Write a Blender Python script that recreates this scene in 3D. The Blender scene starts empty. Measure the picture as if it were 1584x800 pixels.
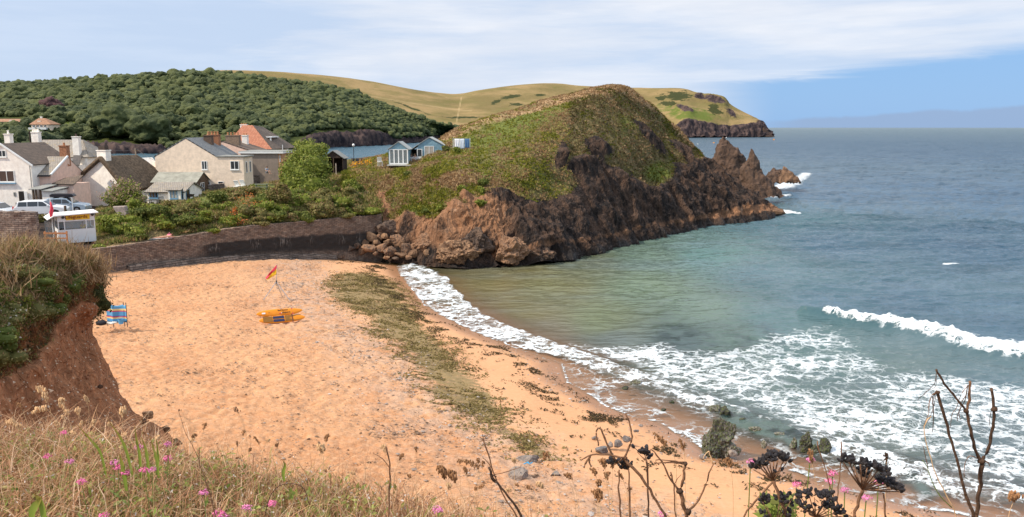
import bpy, bmesh, math, random
import numpy as np
from mathutils import Vector, Matrix
R = math.radians
scene = bpy.context.scene
col = scene.collection

# ------------------------------------------------------------------ camera, world, sun, exposure
H = 14.5                       # camera height above the sea, metres
FPX, CX, CY, HZ = 1200.0, 792.0, 400.0, 197.0   # focal length in photo pixels, centre, horizon row
PITCH = math.atan((CY - HZ) / FPX)
cd = bpy.data.cameras.new('camera')
cd.sensor_width = 36.0
cd.lens = FPX * 36.0 / 1584.0
cd.clip_start = 0.05
cd.clip_end = 60000.0
cam = bpy.data.objects.new('camera', cd)
cam.location = (0, 0, H)
cam.rotation_euler = (math.pi / 2 - PITCH, 0, 0)
col.objects.link(cam)
scene.camera = cam

SUN_AZ = Vector((-0.93, -0.37))     # horizontal direction towards the sun
SUN_EL = R(46)
sd = bpy.data.lights.new('sun', 'SUN')
sd.energy = 4.7
sd.angle = R(0.5)
sd.color = (1.0, 0.89, 0.74)
sun = bpy.data.objects.new('sun', sd)
sdir = Vector((SUN_AZ.x * math.cos(SUN_EL), SUN_AZ.y * math.cos(SUN_EL), math.sin(SUN_EL)))
sun.rotation_euler = sdir.to_track_quat('Z', 'Y').to_euler()
sun.location = (-60, -10, 80)
col.objects.link(sun)

world = bpy.data.worlds.new('World')
scene.world = world
world.use_nodes = True
scene.view_settings.view_transform = 'Standard'
scene.view_settings.look = 'None'
scene.view_settings.exposure = 0.0
scene.view_settings.gamma = 1.0
scene.view_settings.use_curve_mapping = False
scene.cycles.max_bounces = 6
scene.cycles.transparent_max_bounces = 12
scene.cycles.use_denoising = True

# ------------------------------------------------------------------ node helper
class N:
    def __init__(self, tree):
        self.t = tree; self.nd = tree.nodes; self.lk = tree.links
    def new(self, typ, **kw):
        n = self.nd.new(typ)
        for k, v in kw.items(): setattr(n, k, v)
        return n
    def put(self, sock, v):
        if v is None: return
        if isinstance(v, bpy.types.NodeSocket): self.lk.new(v, sock)
        elif isinstance(v, bpy.types.Node): self.lk.new(v.outputs[0], sock)
        else:
            if hasattr(sock.default_value, '__len__') and not isinstance(v, (int, float)):
                v = list(v)
                if len(sock.default_value) == 4 and len(v) == 3: v = v + [1]
            elif hasattr(sock.default_value, '__len__'):
                v = [v] * len(sock.default_value)
            sock.default_value = v
    def m(self, op, a, b=None, c=None, clamp=False):
        n = self.new('ShaderNodeMath', operation=op, use_clamp=clamp)
        self.put(n.inputs[0], a); self.put(n.inputs[1], b); self.put(n.inputs[2], c)
        return n.outputs[0]
    def mix(self, f, a, b, mode='MIX'):
        n = self.new('ShaderNodeMix', data_type='RGBA', blend_type=mode, clamp_factor=True)
        self.put(n.inputs[0], f); self.put(n.inputs[6], a); self.put(n.inputs[7], b)
        return n.outputs[2]
    def ss(self, x, a, b):     # smoothstep from a to b
        n = self.new('ShaderNodeMapRange', interpolation_type='SMOOTHSTEP')
        self.put(n.inputs[0], x); n.inputs[1].default_value = a; n.inputs[2].default_value = b
        n.inputs[3].default_value = 0; n.inputs[4].default_value = 1
        return n.outputs[0]
    def attr(self, name, out='Fac'):
        n = self.new('ShaderNodeAttribute', attribute_name=name)
        return n.outputs[out]
    def noise(self, scale, detail=4, rough=0.55, vec=None, dist=0.0, out=0, dim='3D'):
        n = self.new('ShaderNodeTexNoise', noise_dimensions=dim)
        if vec is not None: self.put(n.inputs['Vector'], vec)
        n.inputs['Scale'].default_value = scale; n.inputs['Detail'].default_value = detail
        n.inputs['Roughness'].default_value = rough; n.inputs['Distortion'].default_value = dist
        return n.outputs[out]
    def voro(self, scale, vec=None, feature='F1', out='Distance', rand=1.0):
        n = self.new('ShaderNodeTexVoronoi', feature=feature)
        if vec is not None: self.put(n.inputs['Vector'], vec)
        n.inputs['Scale'].default_value = scale
        n.inputs['Randomness'].default_value = rand
        return n.outputs[out]
    def pos(self):
        return self.new('ShaderNodeNewGeometry').outputs['Position']
    def obj(self):
        return self.new('ShaderNodeTexCoord').outputs['Object']
    def map(self, vec, scale=(1, 1, 1), rot=(0, 0, 0), loc=(0, 0, 0)):
        n = self.new('ShaderNodeMapping')
        self.put(n.inputs[0], vec); n.inputs['Scale'].default_value = scale
        n.inputs['Rotation'].default_value = rot; n.inputs['Location'].default_value = loc
        return n.outputs[0]
    def vadd(self, a, b, s=1.0):
        n = self.new('ShaderNodeVectorMath', operation='MULTIPLY_ADD')
        self.put(n.inputs[0], b); n.inputs[1].default_value = (s, s, s); self.put(n.inputs[2], a)
        return n.outputs[0]
    def bump(self, h, strength=0.5, dist=0.1, normal=None):
        n = self.new('ShaderNodeBump')
        self.put(n.inputs['Height'], h); self.put(n.inputs['Strength'], strength); self.put(n.inputs['Distance'], dist)
        if normal is not None: self.put(n.inputs['Normal'], normal)
        return n.outputs[0]
    def ramp(self, f, stops, mode='LINEAR'):
        n = self.new('ShaderNodeValToRGB'); cr = n.color_ramp; cr.interpolation = mode
        while len(cr.elements) < len(stops): cr.elements.new(0.5)
        for e, (p, c) in zip(cr.elements, stops):
            e.position = p; e.color = (*c, 1) if len(c) == 3 else c
        self.put(n.inputs[0], f)
        return n.outputs[0]

def new_mat(name):
    m = bpy.data.materials.new(name); m.use_nodes = True
    n = N(m.node_tree)
    return m, n, m.node_tree.nodes['Principled BSDF']

def m_plain(name, c, rough=0.8, var=0.12, sc=2.0, bump=0.15, spec=0.3, metal=0.0, stain=None):
    m, n, b = new_mat(name)
    p = n.obj(); f = n.noise(sc, 5, 0.65, p)
    d = tuple(v * (1 - var) for v in c); e = tuple(min(1, v * (1 + var)) for v in c)
    cc = n.mix(n.ss(f, 0.3, 0.7), d, e)
    if stain:
        s = n.ss(n.noise(0.9, 5, 0.7, n.map(p, (1.6, 1.6, 0.35))), 0.52, 0.72); cc = n.mix(n.m('MULTIPLY', s, 0.45), cc, stain)
    n.put(b.inputs['Base Color'], cc); b.inputs['Roughness'].default_value = rough
    b.inputs['Specular IOR Level'].default_value = spec; b.inputs['Metallic'].default_value = metal
    if bump: n.put(b.inputs['Normal'], n.bump(n.noise(sc * 5, 4, 0.6, p), bump, 0.02))
    return m
def world_sky():
    n = N(world.node_tree)
    bg = world.node_tree.nodes['Background']
    sky = n.new('ShaderNodeTexSky', sky_type='NISHITA', sun_disc=False)
    sky.sun_elevation = SUN_EL
    sky.sun_rotation = math.atan2(SUN_AZ.x, SUN_AZ.y) % (2 * math.pi)
    sky.altitude = 0; sky.air_density = 1.0; sky.dust_density = 0.6; sky.ozone_density = 1.5
    d = n.new('ShaderNodeTexCoord').outputs['Generated']
    sx = n.new('ShaderNodeSeparateXYZ'); n.put(sx.inputs[0], d)
    x, y, z = sx.outputs
    az = n.m('ARCTAN2', x, y)
    el = n.m('ARCSINE', z)
    cv = n.new('ShaderNodeCombineXYZ'); n.put(cv.inputs[0], az); n.put(cv.inputs[1], n.m('MULTIPLY', el, 3.2)); cv.inputs[2].default_value = 3.7
    streak = n.noise(2.0, 7, 0.46, n.map(cv.outputs[0], (1, 1.7, 1), (0, 0, R(-14))), 0.5)
    wisp = n.noise(9, 8, 0.62, n.map(cv.outputs[0], (1, 3.4, 1), (0, 0, R(-16))), 0.7)
    cov = n.m('ADD', n.m('MULTIPLY', streak, 0.85), n.m('MULTIPLY', wisp, 0.15))
    # thicker in the middle of the view, thinner at the upper left and upper right
    midn = n.m('SUBTRACT', 1.0, n.m('MULTIPLY', n.m('ABSOLUTE', n.m('ADD', az, -0.05)), 0.55))
    cov = n.m('ADD', cov, n.m('MULTIPLY', midn, 0.30))
    def hole(a, e, ra, re, k):
        u = n.m('DIVIDE', n.m('ADD', az, -a), ra); w = n.m('DIVIDE', n.m('ADD', el, -e), re)
        return n.m('MULTIPLY', n.m('POWER', 2.718, n.m('MULTIPLY', -1.0, n.m('ADD', n.m('MULTIPLY', u, u), n.m('MULTIPLY', w, w)))), k)
    cov = n.m('SUBTRACT', cov, n.m('ADD', hole(0.50, 0.160, 0.13, 0.018, 0.22), hole(-0.50, 0.125, 0.16, 0.030, 0.13)))
    cloud = n.m('MAXIMUM', n.ss(cov, 0.46, 0.90), 0.56)
    edge = n.m('ADD', n.m('MULTIPLY', n.m('ADD', az, -0.253), 0.100), 0.044)
    e2 = n.m('SUBTRACT', n.m('ADD', el, n.m('MULTIPLY', n.m('ADD', wisp, -0.5), 0.02)), edge)
    above = n.ss(e2, -0.002, 0.014)
    leftpart = n.ss(az, 0.33, 0.20)
    keep = n.m('MAXIMUM', above, leftpart)
    cloud = n.m('MULTIPLY', cloud, keep)
    # low bank on the horizon towards the right
    bk = n.m('SUBTRACT', n.m('ADD', n.m('MULTIPLY', n.m('ADD', az, -0.31), 0.060), n.m('MULTIPLY', n.noise(22, 5, 0.55, n.map(cv.outputs[0], (1, 0.3, 1))), 0.014)), n.m('ADD', el, -0.002))
    bank = n.m('MULTIPLY', n.ss(bk, 0.0, 0.005), n.ss(az, 0.28, 0.36))
    bank = n.m('MULTIPLY', bank, 0.68)
    sh = n.noise(5, 6, 0.6, n.map(cv.outputs[0], (1, 2.2, 1), (0, 0, R(-12)), (3, 1, 0)))
    cc = n.mix(n.ss(sh, 0.38, 0.68), (7.8, 8.2, 9.0), (8.8, 9.0, 9.5))
    clear = n.mix(0.86, sky.outputs[0], (2.7, 5.0, 8.6))
    c1 = n.mix(n.m('MULTIPLY', cloud, 0.93), clear, cc)
    c2 = n.mix(bank, c1, (3.1, 4.1, 6.0))
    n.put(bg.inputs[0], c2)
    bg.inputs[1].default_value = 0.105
    c2 = n.mix(1.0, c2, n.mix(n.ss(el, 0.22, 0.9), (1, 1, 1), (1.95, 1.78, 1.58)), 'MULTIPLY'); n.put(bg.inputs[0], c2)  # unseen upper sky brightened and warmed to add fill light
world_sky()

# ------------------------------------------------------------------ geometry helpers
SP, CP = math.sin(PITCH), math.cos(PITCH)
def rays(px, py):
    px = np.asarray(px, float); py = np.asarray(py, float)
    u = CY - py
    return px - CX, FPX * CP + u * SP, -FPX * SP + u * CP
def at(px, py, Y):                 # the point seen at that place of the photo, at depth Y
    x, y, z = rays(px, py); k = Y / y
    return Vector((float(x * k), float(Y), float(H + z * k)))
def on(px, py, z=0.0):             # the point seen there that lies at height z
    x, y, zz = rays(px, py); k = (z - H) / zz
    return Vector((float(x * k), float(y * k), float(z)))
def on2(pts, z=0.0):
    return np.array([on(a, b, z)[:2] for a, b in pts])

def _hash(ix, iy, iz, seed):
    h = (ix.astype(np.uint32) * np.uint32(374761393)) ^ (iy.astype(np.uint32) * np.uint32(668265263)) ^ (iz.astype(np.uint32) * np.uint32(2147483647)) ^ np.uint32((seed * 1274126177) & 0xffffffff)
    h = (h ^ (h >> np.uint32(13))) * np.uint32(1274126177)
    h = (h ^ (h >> np.uint32(16))) * np.uint32(2246822519)
    return h ^ (h >> np.uint32(15))
_G = np.array([[1,1,0],[-1,1,0],[1,-1,0],[-1,-1,0],[1,0,1],[-1,0,1],[1,0,-1],[-1,0,-1],[0,1,1],[0,-1,1],[0,1,-1],[0,-1,-1]], np.float32)
def pn(P, scale=1.0, seed=0):      # gradient noise, about -1..1, features of size `scale`
    with np.errstate(over='ignore'):
        Q = (np.asarray(P, np.float64) / scale)
        I = np.floor(Q).astype(np.int64); Fr = (Q - I).astype(np.float32)
        w = Fr * Fr * Fr * (Fr * (Fr * 6 - 15) + 10)
        out = np.zeros(len(Q), np.float32)
        for dx in (0, 1):
            for dy in (0, 1):
                for dz in (0, 1):
                    g = _G[_hash(I[:, 0] + dx, I[:, 1] + dy, I[:, 2] + dz, seed) % np.uint32(12)]
                    d = (g[:, 0] * (Fr[:, 0] - dx) + g[:, 1] * (Fr[:, 1] - dy) + g[:, 2] * (Fr[:, 2] - dz))
                    wt = (w[:, 0] if dx else 1 - w[:, 0]) * (w[:, 1] if dy else 1 - w[:, 1]) * (w[:, 2] if dz else 1 - w[:, 2])
                    out += d * wt
    return out * 1.3
def fbm(P, scale, octv=4, gain=0.5, seed=0, ridged=False):
    out = 0; a = 1.0; tot = 0
    for k in range(octv):
        v = pn(P, scale / 2 ** k, seed + 17 * k)
        if ridged: v = 1 - 2 * np.abs(v)
        out = out + a * v; tot += a; a *= gain
    return out / tot
def P3(X, Y, Z=None):
    X = np.asarray(X).ravel(); Y = np.asarray(Y).ravel()
    return np.stack([X, Y, np.zeros_like(X) if Z is None else np.asarray(Z).ravel()], 1)
def sst(x, a, b):
    t = np.clip((x - a) / (b - a), 0, 1); return t * t * (3 - 2 * t)

def mesh_np(name, V, F, mat=None, parent=None, smooth=False, attrs=None, cols=None, link=True):
    """V (n,3), F (m,k) index array, one face size"""
    V = np.asarray(V, np.float32); F = np.asarray(F, np.int32)
    me = bpy.data.meshes.new(name)
    me.vertices.add(len(V)); me.vertices.foreach_set('co', V.ravel())
    k = F.shape[1]
    me.loops.add(F.size); me.loops.foreach_set('vertex_index', F.ravel())
    me.polygons.add(len(F)); me.polygons.foreach_set('loop_start', np.arange(0, F.size, k, dtype=np.int32))
    try: me.polygons.foreach_set('loop_total', np.full(len(F), k, np.int32))
    except Exception: pass
    me.update(calc_edges=True)
    me.polygons.foreach_set('use_smooth', np.full(len(F), bool(smooth)))
    for nm, a in (attrs or {}).items():
        at_ = me.attributes.new(nm, 'FLOAT', 'POINT'); at_.data.foreach_set('value', np.asarray(a, np.float32).ravel())
    for nm, a in (cols or {}).items():
        a = np.asarray(a, np.float32)
        if a.shape[1] == 3: a = np.concatenate([a, np.ones((len(a), 1), np.float32)], 1)
        at_ = me.attributes.new(nm, 'FLOAT_COLOR', 'POINT'); at_.data.foreach_set('color', a.ravel())
    if mat: me.materials.append(mat)
    o = bpy.data.objects.new(name, me)
    if link: col.objects.link(o)
    if parent: o.parent = parent
    return o
def grid_faces(nu, nv, wrap=False):
    i = np.arange(nu - 1)[:, None]; j = np.arange(nv - 1)[None, :]
    a = (i * nv + j).ravel()
    return np.stack([a, a + nv, a + nv + 1, a + 1], 1)
def cr(arr, n, axis):              # Catmull-Rom resample
    arr = np.moveaxis(np.asarray(arr, float), axis, 0); m = len(arr)
    t = np.linspace(0, m - 1, n); i = np.minimum(t.astype(int), m - 2); f = (t - i).reshape((-1,) + (1,) * (arr.ndim - 1))
    p0 = arr[np.maximum(i - 1, 0)]; p1 = arr[i]; p2 = arr[i + 1]; p3 = arr[np.minimum(i + 2, m - 1)]
    r = 0.5 * (2 * p1 + (p2 - p0) * f + (2 * p0 - 5 * p1 + 4 * p2 - p3) * f ** 2 + (-p0 + 3 * p1 - 3 * p2 + p3) * f ** 3)
    return np.moveaxis(r, 0, axis)
def grid_normals(G):
    du = np.gradient(G, axis=0); dv = np.gradient(G, axis=1)
    n = np.cross(du, dv); n /= np.maximum(np.linalg.norm(n, axis=2, keepdims=True), 1e-9)
    return n
def seg_dist(P, poly, closed=False):
    poly = np.asarray(poly, float); P = np.asarray(P, float)
    best = np.full(len(P), 1e9); par = np.zeros(len(P)); side = np.zeros(len(P))
    m = len(poly)
    for i in range(m if closed else m - 1):
        a = poly[i]; b = poly[(i + 1) % m]; ab = b - a; L = max((ab ** 2).sum(), 1e-9)
        ap = P - a; t = np.clip((ap @ ab) / L, 0, 1)
        q = ap - t[:, None] * ab; d = np.hypot(q[:, 0], q[:, 1])
        k = d < best
        best[k] = d[k]; par[k] = (i + t)[k]; side[k] = (ab[0] * ap[:, 1] - ab[1] * ap[:, 0])[k]
    return best, par, side
def inside(P, poly):
    x, y = P[:, 0], P[:, 1]; r = np.zeros(len(P), bool); m = len(poly)
    for i in range(m):
        x1, y1 = poly[i]; x2, y2 = poly[(i + 1) % m]
        if y1 == y2: continue
        c = ((y1 > y) != (y2 > y)) & (x < (x2 - x1) * (y - y1) / (y2 - y1) + x1)
        r ^= c
    return r
def sdf(P, poly):                  # positive inside
    d, _, _ = seg_dist(P, poly, True)
    return np.where(inside(P, poly), d, -d)

def tag(o, label=None, cat=None, group=None, kind=None):
    if label: o['label'] = label
    if cat: o['category'] = cat
    if group: o['group'] = group
    if kind: o['kind'] = kind
    return o
def empty(name, loc, rz=0.0):
    o = bpy.data.objects.new(name, None); o.location = loc; o.rotation_euler = (0, 0, rz)
    o.empty_display_size = 0.3
    col.objects.link(o); return o
def copy_tree(o, parent=None):
    c = o.copy(); col.objects.link(c); c.parent = parent
    for ch in list(o.children): copy_tree(ch, c)
    return c

class MB:
    """collects simple solids and links them as ONE mesh object"""
    def __init__(s): s.v = []; s.f = []; s.mi = []; s.cur = 0
    def add(s, V, F):
        b = len(s.v); s.v += [tuple(map(float, v)) for v in V]
        for f in F: s.f.append([b + i for i in f]); s.mi.append(s.cur)
        return s
    def box(s, x0, x1, y0, y1, z0, z1, M=None):
        V = [(x, y, z) for z in (z0, z1) for y in (y0, y1) for x in (x0, x1)]
        if M is not None: V = [M @ Vector(v) for v in V]
        return s.add(V, [(0, 2, 3, 1), (4, 5, 7, 6), (0, 1, 5, 4), (2, 6, 7, 3), (0, 4, 6, 2), (1, 3, 7, 5)])
    def prism(s, poly, a, b, axis='y', M=None):
        n = len(poly); V = []
        for t in (a, b):
            for p, q in poly:
                V.append({'y': (p, t, q), 'x': (t, p, q), 'z': (p, q, t)}[axis])
        if M is not None: V = [M @ Vector(v) for v in V]
        F = [list(range(n))[::-1], list(range(n, 2 * n))] + [(i, (i + 1) % n, n + (i + 1) % n, n + i) for i in range(n)]
        return s.add(V, F)
    def tube(s, pts, r, seg=8, caps=True):
        pts = [Vector(p) for p in pts]; n = len(pts)
        rs = r if hasattr(r, '__len__') else [r] * n
        V = []; ref = Vector((0, 0, 1))
        for i, p in enumerate(pts):
            d = (pts[min(i + 1, n - 1)] - pts[max(i - 1, 0)])
            d = d.normalized() if d.length > 1e-9 else Vector((0, 0, 1))
            if abs(d.dot(ref)) > 0.95: ref = Vector((1, 0, 0)) if abs(d.x) < 0.9 else Vector((0, 1, 0))
            a = d.cross(ref).normalized(); b = d.cross(a)
            for k in range(seg):
                t = 2 * math.pi * k / seg
                V.append(p + (a * math.cos(t) + b * math.sin(t)) * rs[i])
        F = [(i * seg + k, i * seg + (k + 1) % seg, (i + 1) * seg + (k + 1) % seg, (i + 1) * seg + k) for i in range(n - 1) for k in range(seg)]
        if caps: F += [list(range(seg))[::-1], list(range((n - 1) * seg, n * seg))]
        return s.add(V, F)
    def blob(s, c, r, seg=8, rings=5, M=None, jit=0.0, rnd=random):
        c = Vector(c); r = Vector(r) if hasattr(r, '__len__') else Vector((r, r, r))
        V = [c + Vector((0, 0, -r.z))]; 
        for i in range(1, rings):
            ph = math.pi * i / rings - math.pi / 2
            for k in range(seg):
                t = 2 * math.pi * k / seg; j = 1 + rnd.uniform(-jit, jit)
                V.append(c + Vector((r.x * math.cos(ph) * math.cos(t) * j, r.y * math.cos(ph) * math.sin(t) * j, r.z * math.sin(ph) * j)))
        V.append(c + Vector((0, 0, r.z)))
        if M is not None: V = [M @ v for v in V]
        F = [(0, 1 + (k + 1) % seg, 1 + k) for k in range(seg)]
        for i in range(rings - 2):
            for k in range(seg):
                a = 1 + i * seg
                F.append((a + k, a + (k + 1) % seg, a + seg + (k + 1) % seg, a + seg + k))
        a = 1 + (rings - 2) * seg; L = len(V) - 1
        F += [(a + k, a + (k + 1) % seg, L) for k in range(seg)]
        return s.add(V, F)
    def build(s, name, mats, parent=None, smooth=False, bevel=0.0, link=True):
        me = bpy.data.meshes.new(name); me.from_pydata(s.v, [], s.f)
        if not isinstance(mats, (list, tuple)): mats = [mats]
        for m in mats: me.materials.append(m)
        me.polygons.foreach_set('material_index', s.mi)
        if smooth: me.polygons.foreach_set('use_smooth', [True] * len(me.polygons))
        me.update()
        o = bpy.data.objects.new(name, me)
        if link: col.objects.link(o)
        if parent: o.parent = parent
        if bevel:
            b = o.modifiers.new('bevel', 'BEVEL'); b.width = bevel; b.segments = 2; b.limit_method = 'ANGLE'
        return o
# ================================================================== THE SETTING
# ------------------------------------------------------------------ shoreline
SHORE_PX = [(560,404),(612,412),(622,428),(640,450),(660,475),(710,503),(770,529),(830,550),(866,563),(876,592),(920,618),(960,640),(1010,652),(1060,680),(1090,703),(1150,713),(1200,722),(1260,745),(1330,765),(1400,782),(1500,800),(1650,840),(2200,960)]
SHORE = on2(SHORE_PX)
def shore_d(P):                    # positive on land
    d, par, side = seg_dist(P, SHORE)
    return np.where(side < 0, d, -d)
def beach_z(P, d=None):
    if d is None: d = shore_d(P)
    z = np.where(d > 0, 2.75 * (1 - np.exp(-np.maximum(d, 0) / 13.0)), -0.16 * np.minimum(-d, 60) ** 0.9)
    return z
def bz(x, y): return float(beach_z(np.array([[x, y]]))[0])

# ------------------------------------------------------------------ beach
def m_sand():
    m, n, b = new_mat('sand')
    p = n.pos()
    big = n.noise(0.22, 5, 0.6, p)
    fine = n.noise(5.5, 6, 0.7, p)
    grit = n.voro(17, n.vadd(p, n.noise(3, 2, 0.5, p, out=1), 0.3))
    c = n.mix(n.ss(big, 0.35, 0.68), (0.56, 0.285, 0.135), (0.48, 0.220, 0.096))
    c = n.mix(n.m('MULTIPLY', n.ss(fine, 0.42, 0.72), 0.6), c, (0.67, 0.42, 0.25))
    # pebbly grey belt
    peb = n.attr('pebble'); 
    c = n.mix(n.m('MULTIPLY', peb, n.ss(n.noise(1.1, 5, 0.7, p), 0.38, 0.60)), c, n.mix(n.noise(14, 2, 0.5, p), (0.36, 0.27, 0.21), (0.58, 0.46, 0.37)))
    # scattered scraps of dry weed and small stones
    sp = n.m('MULTIPLY', n.ss(n.noise(0.45, 4, 0.65, p), 0.44, 0.66), n.ss(n.noise(6.5, 3, 0.62, n.map(p, (0.6, 1.5, 1))), 0.54, 0.62))
    c = n.mix(n.m('MULTIPLY', sp, 0.85), c, (0.17, 0.10, 0.055))
    # smooth damp sand by the water
    damp = n.attr('damp'); smooth = n.attr('smooth')
    c = n.mix(n.m('MULTIPLY', smooth, 0.6), c, (0.62, 0.325, 0.160))
    c = n.mix(damp, c, (0.36, 0.175, 0.085))
    gr = n.m('MULTIPLY', damp, n.ss(n.noise(9, 4, 0.7, p), 0.5, 0.7))
    c = n.mix(gr, c, (0.27, 0.165, 0.10))
    # green weed thrown up in a belt
    wd = n.attr('weed')
    w = n.ss(n.m('ADD', n.m('ADD', n.m('MULTIPLY', n.noise(2.4, 6, 0.68, n.map(p, (0.55, 1.6, 1), (0, 0, R(10)))), 1.1), n.m('MULTIPLY', n.noise(11, 3, 0.6, n.map(p, (0.5, 1.6, 1))), 0.35)), n.m('MULTIPLY', wd, 0.9)), 1.24, 1.46)
    wc = n.mix(n.noise(7, 4, 0.6, p), (0.145, 0.105, 0.036), (0.28, 0.20, 0.085))
    c = n.mix(n.m('MULTIPLY', w, 0.92), c, wc)
    n.put(b.inputs['Base Color'], c)
    n.put(b.inputs['Roughness'], n.mix(damp, (0.9,) * 3, (0.32,) * 3))
    h = n.m('ADD', n.m('MULTIPLY', n.noise(2.3, 5, 0.62, n.map(p, (0.8, 1.3, 1))), 0.9), n.m('MULTIPLY', n.noise(9, 4, 0.65, n.map(p, (0.8, 1.3, 1))), 0.42))
    h = n.m('ADD', h, n.m('MULTIPLY', n.m('MINIMUM', grit, 0.35), 0.22))
    h = n.m('ADD', h, n.m('MULTIPLY', w, 0.35))
    st = n.m('MULTIPLY', n.m('SUBTRACT', 1.0, n.m('MULTIPLY', n.m('MAXIMUM', damp, smooth), 0.88)), 0.75)
    n.put(b.inputs['Normal'], n.bump(h, st, 0.22))
    return m
BX = np.concatenate([np.linspace(-75, -40, 60, endpoint=False), np.linspace(-40, 6, 560, endpoint=False), np.linspace(6, 60, 130)])
BY = np.concatenate([np.linspace(3, 20, 40, endpoint=False), np.linspace(20, 62, 540, endpoint=False), np.linspace(62, 100, 150)])
XX, YY = np.meshgrid(BX, BY, indexing='ij')
Pb = np.stack([XX.ravel(), YY.ravel()], 1)
db = shore_d(Pb)
zb = beach_z(Pb, db)
P0 = P3(Pb[:, 0], Pb[:, 1])
WEED_PX = [(530,412),(560,405),(600,412),(632,432),(645,470),(668,500),(700,530),(725,560),(745,590),(790,625),(820,660),(850,690),(835,700),(780,672),(742,650),(700,625),(668,605),(640,570),(622,540),(585,510),(560,480),(520,455),(508,432)]
weed = np.clip(0.5 + sdf(Pb, on2(WEED_PX, 1.6)) / 3.0 + 0.15 + 0.45 * fbm(P0, 4, 3, seed=3), -0.2, 1) * 1.0
wd2 = np.exp(-(((db - 1.9) / 0.9) ** 2)) * (0.60 + 0.25 * pn(P0, 3.5, 9)) * sst(-Pb[:, 1], -76, -72) * sst(Pb[:, 1], 40, 46)
wd3 = np.exp(-(((db - 3.4) / 1.3) ** 2)) * 0.42 * sst(Pb[:, 1], 28, 38)
weed = np.maximum(np.maximum(weed * 0.98, wd2), wd3) - 0.12
peb = 0.42 * np.exp(-((np.maximum(0, db - 9.5)) / 3.4) ** 2) * sst(db, 4.5, 8)
damp = 1 - sst(db + 0.35 * fbm(P0, 3.0, 3, seed=5), 0.5, 2.2)
smo = sst(-db, -8.5, -5.5) * sst(Pb[:, 1], 10, 20)
rough_amp = 1 - smo * 0.92
dz = (0.10 * fbm(P0 * [0.8, 1.2, 1], 0.6, 2, 0.62, seed=1) + 0.05 * pn(P0 * [0.75, 1.2, 1], 0.27, 19) - 0.13 * np.maximum(0, pn(P0 * [0.75, 1.2, 1], 0.42, 15) - 0.12) - 0.10 * np.maximum(0, pn(P0, 0.9, 16) - 0.2)) * rough_amp + 0.10 * fbm(P0, 5.5, 2, seed=2) * sst(db, 1, 6)
dz += 0.03 * np.maximum(weed, 0) * pn(P0, 0.4, 8)
# a shallow scarp and drag line across the beach
ln, _, sg = seg_dist(Pb, on2([(150, 588), (240, 572), (330, 556), (400, 552), (520, 556)], 2.7))
dz -= 0.07 * np.exp(-((ln + 0.15 * pn(P0, 1.5, 4)) / 0.16) ** 2)
G = np.stack([Pb[:, 0], Pb[:, 1], zb + dz], 1)
o = mesh_np('beach_sand', G, grid_faces(len(BX), len(BY)), m_sand(), smooth=True, attrs={'weed': weed, 'pebble': peb, 'damp': damp, 'smooth': smo})
tag(o, 'orange sandy beach with a belt of green weed', kind='structure')
# deep ground sheet under everything (sea floor and land base)
mb = MB(); mb.add([(-40000, -2000, -9), (40000, -2000, -9), (40000, 40000, -9), (-40000, 40000, -9)], [(0, 1, 2, 3)])
mm, n_, b_ = new_mat('sea_bed_mud'); n_.put(b_.inputs['Base Color'], n_.mix(n_.noise(0.1, 4, 0.6, n_.pos()), (0.03, 0.06, 0.06), (0.06, 0.07, 0.05)))
tag(mb.build('sea_bed', mm), 'dark sea bed', kind='structure')

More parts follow.
